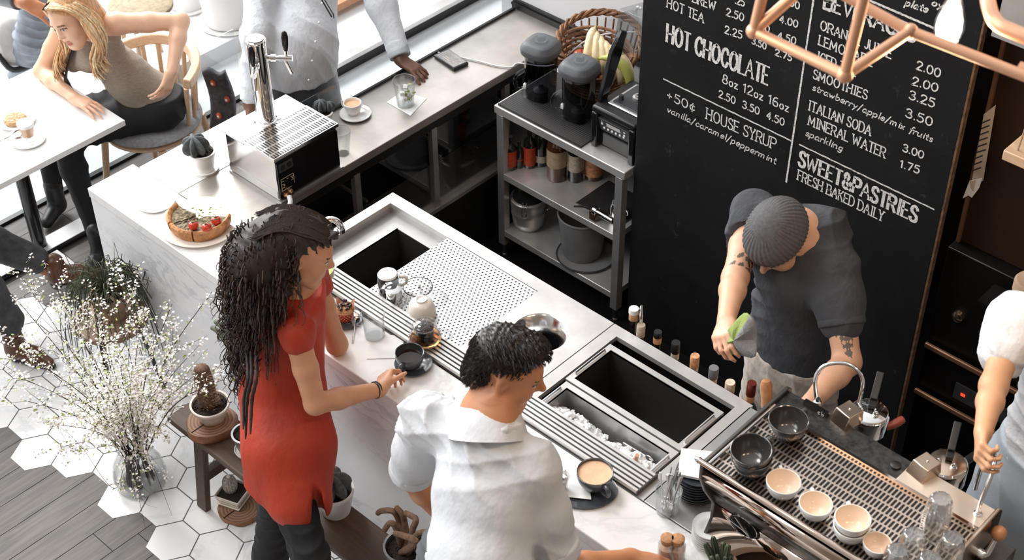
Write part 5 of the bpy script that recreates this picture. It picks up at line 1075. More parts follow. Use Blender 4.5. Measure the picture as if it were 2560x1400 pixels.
# ------------------------------------------------------------ dark kitchen at the right
M['oven_black'] = mat('oven_black', (.006, .005, .005), .35, spec=.3); M['oven_trim'] = mat('oven_trim', (.30, .16, .09), .4, .5)
t = thing('wall_oven', 'tall dark oven with brown rails and small red display behind the barista', 'oven', (0, 0, 0))
MB().box((2.868, 1.72, 0), (4.3, 2.3, 1.12)).build('cabinet', M['oven_black'], t, bev=.004)
for z in (.655, .415): MB().box((2.875, 1.69, z), (4.2, 1.705, z+.022)).build('rail', M['oven_trim'], t, bev=.004)
o = MB().box((3.02, 1.712, .475), (3.42, 1.719, .55)).build('display_panel', M['charcoal'], t)
for x in (3.05, 3.12): MB().box((x, 1.709, .505), (x+.018, 1.7115, .517)).build('red_digit', emit('red_led', (1, .06, .02), 1.6), o)
p = at(2390, 796, Y=1.70); MB().lathe([(0, 0), (.024, 0), (.022, .014), (.014, .018), (0, .019)], 24, X=T(p.x, 1.72, p.z) @ RX(pi/2)).build('knob', M['bronze'], t)
t = thing('tall_cupboard', 'tall dark brown cupboard edge behind the blackboard with papers taped on', 'cupboard', (0, 0, 0)); MB().box((2.872, 1.78, 1.121), (3.6, 2.3, 2.6)).build('carcass', mat('brown_lacquer', (.028, .013, .007), .45, spec=.3), t, bev=.003); MB().box((2.872, 1.765, 1.121), (2.885, 1.779, 2.6)).build('edge', M['oven_trim'], t)
a_ = at(2492, 262, Y=1.76); c_ = at(2428, 425, Y=1.76)
t = thing('order_sheet', 'pale printed paper sheet taped to the dark cupboard', 'paper sheet', (0, 0, 0))
def quad(b, pts, d=(0, -.0012, 0)):
    n = len(pts); b.add([tuple(q) for q in pts]+[tuple(q+Vector(d)) for q in pts], [tuple(range(n)), tuple(range(n, 2*n))[::-1]]+[(i, (i+1) % n, n+(i+1) % n, n+i) for i in range(n)])
M['old_paper'] = mat('old_paper', (.60, .50, .39), .8, var=.1, vs=20); b = MB(); quad(b, [at(*q, Y=1.76) for q in ((2460, 285), (2490, 262), (2458, 452), (2428, 462))]); b.build('page', M['old_paper'], t, sm=0)
b = MB()
for k in range(9): quad(b, [at(2456-k*3.2+dx, 305+k*15+dy, Y=1.7585) for dx, dy in ((0, 0), (20+(k*7) % 6, -8), (20+(k*7) % 6, -4.5), (0, 3.5))])
b.build('scribbles', M['charcoal'], t, sm=0)
t = thing('torn_note', 'crumpled pale note hanging under the taped order sheet', 'paper note', (0, 0, 0)); b = MB(); quad(b, [at(*q, Y=1.752) for q in ((2424, 452), (2456, 445), (2448, 470), (2430, 494), (2421, 488), (2407, 496))]); b.build('page', M['paper'], t, sm=0)
b = MB(); quad(b, [at(*q, Y=1.7495) for q in ((2424, 452), (2440, 449), (2434, 478), (2428, 470))]); b.build('fold', M['old_paper'], t, sm=0)
a_ = at(2506, 385, Y=1.60)
t = thing('hanging_shelf', 'hanging wooden shelf on cords at the right edge', 'shelf', (a_.x, 1.60, a_.z)); MB().box((0, 0, -.022), (.5, .2, .016)).build('board', M['wood_light'], t, bev=.004)
for x in (.035, .46): MB().tube([(x, .03, .016), (x+.01, .1, .55)], .003, 6).build('cord', M['terracotta'], t); 
p = at(2552, 700, Y=1.66); t = thing('canister', 'tan round canister with black band behind the barista', 'canister', (p.x+.05, 1.64, p.z-.1)); MB().lathe([(0, 0), (.06, 0), (.062, .13), (.055, .14), (0, .142)], 30).build('can_body', M['terracotta'], t); MB().lathe([(.0628, .075), (.0632, .095)], 30).build('band', M['black'], t)
MB().box((p.x-.1, 1.58, p.z-.115), (p.x+.25, 1.70, p.z-.1005)).build('shelf_board', M['oven_black'], thing('canister_shelf', 'dark ledge carrying the tan canister', 'shelf', (0, 0, 0)))
t = thing('extractor_hood', 'pale metal hood corner at the upper right', 'hood', (0, 0, 0)); a_ = at(2505, 60, Y=1.5); MB().box((a_.x, 1.46, a_.z), (a_.x+.6, 1.755, a_.z+.4)).build('hood_body', M['steel'], t, bev=.004); MB().box((a_.x-.004, 1.45, a_.z-.02), (a_.x+.6, 1.46, a_.z+.03)).build('hood_edge', M['chrome_soft'], t)
# ------------------------------------------------------------ copper pipe lamp
t = thing('pipe_lamp', 'copper pipe pendant lamp frame hanging above the blackboard end', 'lamp', (0, 0, 0))
zl = 2.95; A_, B_, C_, D_, E_ = at(1885, 78, zl), at(2112, 188, zl), at(2275, 78, zl+.02), at(2600, 205, zl), at(2150, -60, zl+.12)
A2 = A_+Vector((.03, .02, .34)); Cc = at(2110, -12, zl+.05)
for a_, c_ in ((A_, B_), (B_, C_), (C_, D_), (A_, A2), (B_, Vector((B_.x+.02, B_.y+.02, B_.z+.36))), (A_, at(1995, -20, zl+.10)), (C_, Cc)): MB().tube([a_, c_], .0112, 14).build('pipe', M['copper'], t)
for q in (A_, B_, C_): MB().sph(q, .0165, 16, 10).build('elbow_joint', M['copper'], t)
q = at(2545, 172, zl); MB().tube([q, q+(D_-C_).normalized()*.05], .0155, 14).build('coupling', M['copper'], t)
MB().tube(smooth_path([at(2466, -60, zl+.05), at(2470, 5, zl+.05), at(2490, 55, zl+.05), at(2540, 82, zl+.05), at(2640, 120, zl+.05)], 6), .0155, 14).build('pipe_bend', M['copper'], t)
bp = at(2374, 60, zl-.01)
o = MB().lathe([(0, -.046), (.012, -.044), (.026, -.032), (.032, -.012), (.030, .012), (.022, .042), (.014, .062), (.013, .075), (0, .076)], 28, bp).build('bulb', M['glass'], t, sm=60)
MB().lathe([(0, -.040), (.012, -.038), (.023, -.028), (.027, -.010), (.025, .012), (.017, .038), (.010, .056), (0, .058)], 20, bp).build('filament', emit('lamp_glow', (1, .90, .76), 5), o)
MB().tube([bp+Vector((0, 0, .07)), bp+Vector((0, 0, .14)), bp+Vector((.01, 0, .30))], [.017, .017, .012], 14).build('lamp_holder', M['copper'], t)
for nm, loc, pw in (('pendant_light', bp+Vector((0, 0, -.10)), 9), ('bar_spotlight', Vector((3.9, .7, 3.0)), 26), ('bar_lamp', Vector((2.6, -.9, 3.1)), 10)):
    d = bpy.data.lights.new(nm, 'POINT'); d.energy = pw; d.color = (1, .70, .44); d.shadow_soft_size = .09; o = bpy.data.objects.new(nm, d); COL.objects.link(o); o.location = loc

# ------------------------------------------------------------ cafe table, chair
t = thing('cafe_table', 'white topped cafe table on a black pedestal where the blonde woman leans', 'table', (-.78, .1, 0))
TZ = .75
MB().box((-.34, -.60, TZ-.028), (.325, .39, TZ)).build('tabletop', M['white_matte'], t, bev=.002)
MB().tube([(-.07, .04, .03), (-.07, .04, TZ-.03)], .034, 20).build('pedestal', M['black_gloss'], t)
fb = MB().box((-.11, -.25, .0), (.0, .31, .03)); fb.build('foot_bar', M['black'], t, bev=.012)
MB().box((-.105, -.24, .030), (-.005, .30, .034)).build('foot_cap', M['white_matte'], t, bev=.003); MB().box((.02, -.02, .0), (.24, .08, .03)).build('foot_bar', M['black'], t, bev=.012); MB().box((.02, -.015, .030), (.235, .075, .034)).build('foot_cap', M['white_matte'], t, bev=.003)
p = at(70, 352, TZ); dish('saucer', 'white saucer under the latte glass on the cafe table', 'saucer', p, .078, M['white'], z=TZ+.0004)
t = thing('latte_glass', 'faceted latte glass with white foam on the cafe table', 'glass', (p.x+.002, p.y+.006, TZ+.0065))
MB().lathe([(0, 0), (.024, 0), (.026, .02), (.036, .075), (.038, .088), (.036, .088), (.034, .075), (.024, .02), (0, .012)], 10).build('glass_body', M['glass'], t, sm=20)
MB().lathe([(0, .013), (.0235, .019), (.033, .070), (0, .070)], 24).build('coffee', mat('latte_tan', (.52, .27, .12), .3), t); MB().lathe([(0, .070), (.0335, .070), (.0355, .086), (.02, .091), (0, .092)], 26).build('foam', M['paper'], t)
s_ = thing('teaspoon', 'small steel teaspoon on the saucer of the latte glass', 'spoon', (p.x-.045, p.y-.02, TZ+.014), radians(70)); MB().sph((0, 0, 0), (.017, .011, .003), 14, 8).build('bowl', M['chrome'], s_); MB().tube([(.014, 0, .001), (.08, 0, .006)], .002, 8).build('handle', M['chrome'], s_)
p = at(42, 305, TZ); dish('plate', 'white plate with a dark rim under the oat cookie', 'plate', p, .085, M['white'], z=TZ+.0004, lift=.014)
t = thing('cookie', 'knobbly oat cookie on the white plate of the cafe table', 'cookie', (p.x, p.y-.004, TZ+.0075)); b = MB(); rg = random.Random(3)
b.lathe([(0, 0), (.048, 0), (.052, .008), (.044, .018), (0, .022)], 22); 
add_mat('cookie', (.52, .32, .17), .85, var=.3, vs=60, bump=1, bs=90, bd=.01); b.build('dough', M['cookie'], t)
b = MB()
for k in range(26): a = rg.random()*6.28; q = .042*sqrt(rg.random()); b.sph((q*cos(a), q*sin(a), .019-.1*q*q/.05), (.008, .006, .005), 8, 5)
b.build('oat_pieces', mat('oats', (.66, .48, .32), .8), t)
t = thing('paper_menu', 'crumpled white napkin beside the cookie plate', 'napkin', (p.x+.01, p.y-.10, TZ+.0006)); rg = random.Random(4)
MB().grid(lambda u, v: ((u-.5)*.13, (v-.5)*.10, .006+.006*sin(9*u+5*v)+.004*cos(13*v)), 12, 10).build('sheet', M['paper'], t, solid=.001)
def chair(name, label, loc, rz, group=None):
    t = thing(name, label, 'chair', loc, rz, group); sd = .22
    MB().lathe([(0, .425), (.20, .425), (.215, .435), (.215, .448), (.20, .455), (0, .455)], 36, sx=1.06, sy=1.1).build('seat', M['wood_light'], t, sm=50)
    MB().lathe([(0, .456), (.205, .456), (.222, .468), (.215, .486), (.17, .496), (0, .498)], 36, sx=1.06, sy=1.1).build('seat_cushion', M['cushion'], t, sm=70)
    for sx in (-1, 1):
        for sy in (-1, 1): MB().tube([(sx*.16, sy*.17, .43), (sx*.20, sy*.215, 0)], [.018, .013], 12).build('leg', M['wood_light'], t)
    b = MB(); n = 30; vs = []; fs = []; a0, a1 = radians(2), radians(186)
    for i in range(n+1):
        a = a0+(a1-a0)*i/n; ex = 1+.04*sin(a)
        for r, z in ((.215, .70), (.262, .70), (.262, .745), (.225, .75)): vs.append((r*ex*cos(a), r*ex*1.12*sin(a)-.02, z+.035*max(0, sin(a))))
    for i in range(n):
        for k in range(4): fs.append((i*4+k, i*4+(k+1) % 4, (i+1)*4+(k+1) % 4, (i+1)*4+k))
    fs.append((0, 1, 2, 3)); fs.append((n*4+3, n*4+2, n*4+1, n*4)); b.add(vs, fs).build('back_rail', M['wood_light'], t, bev=.006)
    for i in range(11):
        a = radians(2+176*i/10); MB().tube([(.205*cos(a), .225*sin(a)-.01, .44), (.235*cos(a), .265*sin(a)-.02, .70+.035*max(0, sin(a)))], [.010, .012], 8).build('spindle', M['wood_light'], t)
    return t
add_mat('cushion', (.30, .30, .31), .9, var=.2, vs=60, bump=.3, bs=160)
chair('spindle_chair', 'pale wooden spindle chair with grey cushion under the blonde woman', (-.745, .80, 0), radians(20))
# flowered scarf hanging on the chair
add_mat('scarf_dark', (.07, .07, .08), .85, var=.4, vs=40); add_mat('scarf_red', (.50, .07, .03), .8); add_mat('scarf_pale', (.75, .70, .62), .8)
sp = at(532, 270, .42); t = thing('flowered_bag', 'dark patterned bag with red flowers hanging behind the spindle chair', 'bag', (sp.x-.02, sp.y+.06, .25))
MB().grid(lambda u, v: (.10*(u-.5)+.015*sin(6*v), .06*(u-.5)-.02*cos(5*v), .34*v+.012*sin(7*u)), 9, 12).build('cloth', M['scarf_dark'], t, solid=.03, sm=60)
for u, v in ((.3, .3), (.75, .12), (.7, .55), (.3, .8)):
    c = Vector((.10*(u-.5)+.015*sin(6*v)+.017, .06*(u-.5)-.02*cos(5*v)-.012, .34*v)); 
    o = MB().sph(c, (.018, .012, .018), 10, 6).build('flower', M['scarf_red'], t); MB().sph(c+Vector((.006, -.008, .002)), (.008, .007, .008), 8, 5).build('flower_centre', M['scarf_pale'], o)
# background: round stool, white planters
p = at(352, 14, .45); t = thing('round_stool', 'round brown topped wooden stool behind the blonde woman', 'stool', (p.x, p.y, 0)); MB().lathe([(0, .43), (.16, .43), (.17, .44), (.17, .46), (.15, .47), (0, .47)], 30).build('seat', mat('stool_top', (.30, .24, .15), .7, var=.3, vs=40), t)
for k in range(4): a = k*pi/2+.6; MB().tube([(.11*cos(a), .11*sin(a), .43), (.16*cos(a), .16*sin(a), -.02)], .014, 10).build('leg', M['wood_light'], t)
for px, py, lb, r in ((575, 52, 'large white planter pot behind the man serving himself', .17), (470, 10, 'white planter pot with an orange and green stem behind the chair', .14)):
    p = at(px, py, .08); t = thing('planter', lb, 'planter', (p.x, p.y, .0805)); pot_parts(t, r*.8, r, .34, M['white_matte'], saucer=r*1.02, z0=.012)
    b = MB(); rg = random.Random(px)
    for k in range(9): a = rg.random()*6.28; b.tube(smooth_path([(0, 0, .3), (.06*cos(a), .06*sin(a), .5), (.15*cos(a), .15*sin(a), .62)], 4), [.005]*8+[.001], 5)
    b.build('stems', M['leaf'], t)

# ------------------------------------------------------------ bench with potted cacti
BZ = .38
t = thing('bench', 'low dark wooden bench along the marble bar carrying cacti', 'bench', (0, 0, 0))
MB().box((.822, -.325, BZ-.03), (2.55, -.145, BZ)).build('seat_plank', M['wood_dark'], t, bev=.006)
for x in (.99, 2.40):
    X = T(x, -.235, 0) @ RX(0)
    for s in (-1, 1): MB().add([(-.028, s*.062-.014, BZ-.03), (.028, s*.062-.014, BZ-.03), (.028, s*.062+.014, BZ-.03), (-.028, s*.062+.014, BZ-.03), (-.028, s*.105-.014, 0), (.028, s*.105-.014, 0), (.028, s*.105+.014, 0), (-.028, s*.105+.014, 0)], [(0, 1, 2, 3), (7, 6, 5, 4), (0, 4, 5, 1), (1, 5, 6, 2), (2, 6, 7, 3), (3, 7, 4, 0)], X).build('leg', M['wood_dark'], t, bev=.003)
    MB().box((x-.018, -.315, .14), (x+.018, -.155, .18)).build('stretcher', M['wood_dark'], t, bev=.002)
def slab(label, p, r, z, h, rz=0):
    t = thing('wood_slab', label, 'wood slab', (p[0], p[1], z+.0005), rz); n = 40; b = MB(); rg = random.Random(int(p[0]*1000)); ph = rg.random()*6
    rad = lambda a: r*(1+.04*sin(3*a+ph)+.02*sin(7*a))
    vs = []; fs = []
    for z_, k in ((0, .97), (h*.3, 1.0), (h*.75, 1.0), (h, .96)): vs += [(rad(2*pi*i/n)*k*cos(2*pi*i/n), rad(2*pi*i/n)*k*sin(2*pi*i/n), z_) for i in range(n)]
    for j in range(3):
        for i in range(n): k = (i+1) % n; fs.append((j*n+i, j*n+k, (j+1)*n+k, (j+1)*n+i))
    fs.append(tuple(range(n))[::-1]); b.add(vs, fs).build('bark_edge', M['slab_side'], t, sm=60)
    MB().prism([(rad(2*pi*i/n)*.955*cos(2*pi*i/n), rad(2*pi*i/n)*.955*sin(2*pi*i/n)) for i in range(n)], h*.9, h+.001).build('cut_face', M['slab_top'], t)
    MB().box((-.002, -r*.95, h*.6), (.002, -r*.25, h+.0018)).build('crack', M['black_matte'], t); return t
def rings(name, c1, c2):
    m, n, l, b = _mat(name); co = _coord(n, l, 1); w = n.new('ShaderNodeTexWave'); w.wave_type = 'RINGS'; w.rings_direction = 'Z'; w.inputs['Scale'].default_value = 24; w.inputs['Distortion'].default_value = 2.5; w.inputs['Detail'].default_value = 3
    l.new(co, w.inputs['Vector']); l.new(_ramp(n, l, w.outputs['Fac'], [(.1, c1), (.9, c2)]), b.inputs['Base Color']); b.inputs['Roughness'].default_value = .6; return m
M['slab_top'] = rings('cut_wood', (.20, .105, .06), (.36, .20, .12)); M['slab_side'] = mat('slab_side', (.26, .12, .06), .75, var=.4, vs=30)
p = at(528, 1052, BZ+.03); slab('thick round wood slab under the tall cactus on the bench', p, .098, BZ, .034)
p = at(528, 1045, BZ+.035); t = thing('potted_cactus', 'columnar spiny cactus in a white pot on the bench end', 'cactus', (p.x, p.y+.005, BZ+.0358)); pot_parts(t, .048, .073, .075, M['cream'], sm=0)
ribbed(t, .036, .21, 14, .10, M['cactus_brown'], (-.003, 0, .05), tilt=RY(-.04), power=.32, n=84)
b = MB(); rg = random.Random(31)
for k in range(500):
    a = rg.random()*6.28; z = .065+.18*rg.random(); r = .036; b.tube([(r*cos(a)-.004, r*sin(a), z), ((r+.009)*cos(a+.1)-.004, (r+.009)*sin(a+.1), z+.004)], [.0007, .0003], 3, cap=False)
tag(b.build('spines', M['spine'], t, sm=0), kind='stuff')
p = at(618, 1122, BZ); t = thing('potted_cactus', 'tall forked thin cactus in a zinc pot beside the woman in red', 'cactus', (p.x+.012, p.y, BZ+.0005)); pot_parts(t, .038, .054, .085, M['tin'], saucer=.052, z0=.01)
t0 = Vector((p.x+.012, p.y, BZ))
def wpt(px, py, Y): return at(px, py, Y=Y)-t0
st = [Vector((0, 0, .08)), wpt(612, 960, t0.y+.02), wpt(596, 905, t0.y+.05), wpt(580, 875, t0.y+.06), wpt(548, 832, t0.y+.06), wpt(528, 818, t0.y+.06)]
MB().tube(smooth_path(st, 5), [.011]*15+[.010]*6+[.009]*4+[.004], 10).build('cactus_stem', M['cactus'], t)
st = [wpt(588, 890, t0.y+.055), wpt(572, 855, t0.y+.065), wpt(555, 818, t0.y+.07), wpt(536, 802, t0.y+.07)]
MB().tube(smooth_path(st, 5), [.010]*14+[.009, .004], 10).build('cactus_arm', M['cactus'], t)
MB().tube(smooth_path([(.01, -.02, .08), (.03, -.04, .10), (.05, -.02, .095)], 4), .010, 8).build('cactus_arm', M['grey_pot'], t)
p = at(843, 1276, BZ); t = thing('potted_cactus', 'dark ribbed star cactus in a white pot on the bench right of the legs', 'cactus', (p.x-.005, p.y, BZ+.0005)); pot_parts(t, .052, .070, .11, M['white_matte'], saucer=None); ribbed(t, .070, .12, 6, .45, M['cactus_grey'], (.005, 0, .082), tilt=RX(.1))
p = at(1018, 1420, BZ); t = thing('potted_cactus', 'sprawling brown tailed cactus in a black pot at the bench middle', 'cactus', (p.x, p.y, BZ+.0005)); pot_parts(t, .060, .074, .12, M['tin'])
rg = random.Random(41); t0 = Vector((p.x, p.y, BZ))
for k, pts in enumerate((((0, 0, .10), wpt(1000, 1310, t0.y+.03), wpt(985, 1280, t0.y+.02), wpt(955, 1277, t0.y), wpt(944, 1284, t0.y)), ((.01, 0, .10), wpt(1012, 1310, t0.y+.03), wpt(1005, 1285, t0.y+.03), wpt(988, 1266, t0.y+.03)), ((.02, .01, .10), wpt(1030, 1330, t0.y), wpt(1040, 1300, t0.y+.02), wpt(1025, 1288, t0.y+.03), wpt(1012, 1282, t0.y+.03)), ((.02, -.01, .10), wpt(1040, 1340, t0.y-.03), wpt(1070, 1332, t0.y-.03), wpt(1078, 1360, t0.y-.04)), ((0, -.02, .10), wpt(1040, 1355, t0.y-.07), wpt(1010, 1340, t0.y-.07), wpt(985, 1333, t0.y-.07)), ((-.02, 0, .10), wpt(990, 1320, t0.y-.02), wpt(975, 1308, t0.y-.03), wpt(960, 1328, t0.y-.04)))):
    sp_ = smooth_path(pts, 6); N = len(sp_); MB().tube(sp_, [.0125*(1-.25*(i/N))*(1 if i < N-1 else .35) for i in range(N)], 9).build('cactus_tail', M['cactus_brown'], t)
slab('thin dark wood slab on the floor under the bench', at(600, 1268, .02), .085, 0, .022)
p = at(592, 1248, .02); t = thing('potted_cactus', 'small white spined cactus in a square pot under the bench', 'cactus', (p.x, p.y-.01, .0235), radians(20))
def sqpot(t, r0, r1, z0, z1, m, nm): MB().add([(-r0, -r0, z0), (r0, -r0, z0), (r0, r0, z0), (-r0, r0, z0), (-r1, -r1, z1), (r1, -r1, z1), (r1, r1, z1), (-r1, r1, z1), (-r1+.005, -r1+.005, z1), (r1-.005, -r1+.005, z1), (r1-.005, r1-.005, z1), (-r1+.005, r1-.005, z1), (-r0+.004, -r0+.004, z0+.008), (r0-.004, -r0+.004, z0+.008), (r0-.004, r0-.004, z0+.008), (-r0+.004, r0-.004, z0+.008)], [(0, 3, 2, 1)]+[(a, (a+1) % 4, 4+(a+1) % 4, 4+a) for a in range(4)]+[(4+a, 4+(a+1) % 4, 8+(a+1) % 4, 8+a) for a in range(4)]+[(8+a, 8+(a+1) % 4, 12+(a+1) % 4, 12+a) for a in range(4)]+[(12, 13, 14, 15)]).build(nm, m, t, sm=0, bev=.002)
sqpot(t, .040, .056, .006, .058, M['cream'], 'pot'); sqpot(t, .046, .052, 0, .014, M['cream'], 'saucer'); MB().box((-.048, -.048, .03), (.048, .048, .050)).build('soil', M['soil'], t)
ribbed(t, .030, .085, 16, .12, mat('pale_cactus', (.34, .31, .27), .8, var=.6, vs=110), (-.01, 0, .045), power=.6, n=96)
MB().sph((-.01, 0, .13), (.008, .008, .014), 10, 6).build('cactus_tip', M['cream'], t)
# ------------------------------------------------------------ stool with trailing plant
zs = .46; c = at(300, 775, zs); c = Vector((c.x+.0, min(c.y, -.17), zs))
t = thing('plant_stool', 'round wooden stool on dark metal legs carrying the trailing plant', 'stool', (c.x, c.y, 0))
n = 36; b = MB(); b.lathe([(0, zs-.03), (.145, zs-.03), (.152, zs-.02), (.15, zs-.002), (.145, zs), (0, zs)], n); b.build('seat', wood('stool_seat', (.20, .13, .09), (.36, .25, .18), .6, (10, 60, 10)), t, sm=45)
for k in range(3): a = radians(-60+k*120); MB().tube([(.10*cos(a), .10*sin(a), zs-.03), (.15*cos(a), .15*sin(a), 0)], .009, 10).build('leg', M['black_gloss'], t)
t = thing('trailing_plant', 'wiry green trailing cactus in a tan clay pot on the round stool', 'plant', (c.x+.005, c.y+.01, zs+.0005))
MB().lathe([(0, 0), (.052, 0), (.070, .10), (.074, .10), (.075, .118), (.066, .118), (.062, .095), (0, .095)], 34).build('pot', M['terracotta'], t, sm=40)
b = MB(); rg = random.Random(17); b.lathe([(0, .10), (.062, .098)], 20); b.build('soil', M['soil'], t)
b = MB()
for k in range(130):
    a = rg.random()*6.283; lift = .05+.09*rg.random(); out = .10+.11*rg.random(); dr = .06+.30*rg.random() if rg.random() < .75 else -.08
    tw = rg.uniform(-.5, .5); q0 = .03*rg.random()
    if sin(a) > .3: out = min(out, .15); 
    pts = [(q0*cos(a), q0*sin(a), .10), (.045*cos(a), .045*sin(a), .12+lift*.7), (out*.7*cos(a+tw*.5), out*.7*sin(a+tw*.5), .12+lift*.8), (out*cos(a+tw), out*sin(a+tw), .10-dr*.3), ((out+.02)*cos(a+tw), (out+.02)*sin(a+tw), .08-dr)]
    sp_ = smooth_path(pts, 4); b.tube(sp_, .0016, 4, cap=False)
    if rg.random() < .6: 
        q = sp_[len(sp_)//2]; b.tube([q, q+Vector((rg.uniform(-.05, .05), rg.uniform(-.05, .05), rg.uniform(-.02, .05))), q+Vector((rg.uniform(-.07, .07), rg.uniform(-.07, .07), -.06))], .0013, 4, cap=False)
tag(b.build('wiry_stems', M['stem_green'], t, sm=60), kind='stuff')
b = MB()
for k in range(16): a = rg.random()*6.28; b.tube(smooth_path([(.02*cos(a), .02*sin(a), .09), (.05*cos(a), .05*sin(a), .15), (.09*cos(a+.3), .09*sin(a+.3), .14)], 4), .003, 6)
b.build('woody_stems', M['terracotta'], t)
# ------------------------------------------------------------ glass vase with blossom branches
vc = at(378, 1192, 0); vc = Vector((vc.x, min(vc.y, -.43), 0))
t = thing('glass_vase', 'wide round clear glass vase on the hexagon tiles', 'vase', (vc.x, vc.y, .001))
MB().lathe([(0, .0), (.085, 0), (.102, .02), (.106, .06), (.098, .11), (.078, .15), (.062, .17), (.060, .20), (.066, .215), (.063, .215), (.057, .198), (.059, .172), (.075, .148), (.094, .108), (.102, .06), (.098, .022), (0, .008)], 44).build('vase_body', M['glass'], t, sm=60)
MB().lathe([(0, .009), (.095, .022), (.0995, .06), (.092, .105), (0, .105)], 40).build('water', M['water'], t); MB().torus((0, 0, .2145), .0645, .0025, 40, 6).build('rim', M['glass_rim'], t); MB().lathe([(0, .001), (.084, .001), (.090, .010), (0, .010)], 40).build('base', M['glass_rim'], t)
rg = random.Random(99)
def blossom(b, lf, p):
    k_ = rg.randint(3, 6)
    for _ in range(k_):
        q = p+Vector((rg.gauss(0, .009), rg.gauss(0, .009), rg.gauss(0, .009))); X = T(*q) @ RZ(rg.random()*6.3) @ RX(rg.uniform(-1.2, 1.2))
        s = .0042+.0022*rg.random(); vs = [(0, 0, 0)]; fs = []
        for i in range(10):
            a = 2*pi*i/10; r = s*(1.0 if i % 2 == 0 else .62); vs.append((r*cos(a), r*sin(a), .0012 if i % 2 == 0 else .0004))
        for i in range(10): fs.append((0, 1+i, 1+(i+1) % 10))
        b.add(vs, fs, X)
    if rg.random() < .55:
        X = T(*(p+Vector((rg.gauss(0, .008), rg.gauss(0, .008), rg.gauss(0, .008))))) @ RZ(rg.random()*6.3) @ RX(rg.uniform(-1, 1)); L = .010+.010*rg.random()
        lf.add([(0, 0, 0), (L*.5, L*.22, .001), (L, 0, 0), (L*.5, -L*.22, .001)], [(0, 1, 2, 3)], X)
def branch(end, ctrl, base, r0, dens, label='blossoming twig fanning out of the round glass vase', nsub=6):
    t = thing('blossom_branch', label, 'branch', (vc.x, vc.y, .012), 0, 'flowering branches in the glass vase')
    main = smooth_path([base, (base*.3+Vector((ctrl.x*.22, ctrl.y*.22, .21))), ctrl, end], 9); N = len(main)
    b = MB(); fl = MB(); lf = MB(); b.tube(main, [r0*(1-.8*i/N) for i in range(N)], 6)
    paths = [main]
    for k in range(nsub):
        i = int(N*(.38+.55*rg.random())); q = main[min(i, N-2)]; d = (main[min(i+1, N-1)]-main[max(0, i-1)]).normalized(); L = .10+.18*rg.random()
        v = Vector((rg.gauss(0, 1), rg.gauss(0, 1), rg.gauss(.2, .7))).normalized(); e = q+(d*.8+v*.65)*L; m2 = q+d*L*.5+v*L*.2+Vector((0, 0, .02))
        sp_ = smooth_path([q, m2, e], 6); b.tube(sp_, [r0*.32*(1-.7*j/len(sp_)) for j in range(len(sp_))], 4, cap=False); paths.append(sp_)
    for P_ in paths:
        for i in range(len(P_)-1):
            z = P_[i].z
            if z < .24: continue
            for _ in range(dens):
                if rg.random() < .62: blossom(fl, lf, P_[i].lerp(P_[i+1], rg.random()))
    b.build('twig', M['stem_dark'], t, sm=60)
    tag(fl.build('blossoms', M['blossom'], t, sm=0), kind='stuff')
    if lf.f: tag(lf.build('leaves', M['leaf'], t, sm=0), kind='stuff')
def rel(px, py, Y): return at(px, py, Y=Y)-Vector((vc.x, vc.y, .012))
tips = [(30, 735, -.55), (5, 830, -.65), (60, 700, -.45), (20, 930, -.85), (95, 905, -.75), (60, 1000, -.85), (100, 640, -.40), (140, 720, -.42), (210, 690, -.38), (255, 800, -.45), (330, 745, -.42), (360, 770, -.38), (430, 760, -.30), (385, 850, -.40), (440, 900, -.38), (500, 860, -.32), (530, 730, -.22), (490, 935, -.36), (150, 840, -.6), (230, 890, -.6), (170, 980, -.72), (300, 880, -.55), (330, 930, -.55), (265, 960, -.62), (620, 925, -.34), (120, 1060, -.85), (390, 960, -.50), (210, 1040, -.75)]
for k, (px, py, Y) in enumerate(tips):
    e = rel(px, py, Y); a = rg.random()*6.28; base = Vector((.055*cos(a), .055*sin(a), .012)); up = .30+.10*rg.random()
    branch(e, Vector((e.x*.45, e.y*.45, max(up, e.z*.62))), base, .0042 if k % 4 == 0 else .003, 1 if k not in (2, 16, 24) else 1, nsub=7)
for px, py, Y in ((430, 1290, -.50), (365, 1330, -.62), (200, 1110, -.80), (150, 1120, -.7)):
    e = rel(px, py, Y); a = rg.random()*6.28; branch(Vector((e.x, e.y, max(e.z, .03))), Vector((e.x*.6, e.y*.6, .30)), Vector((.05*cos(a), .05*sin(a), .012)), .0022, 1, 'thin drooping twig hanging over the side of the glass vase', 3)

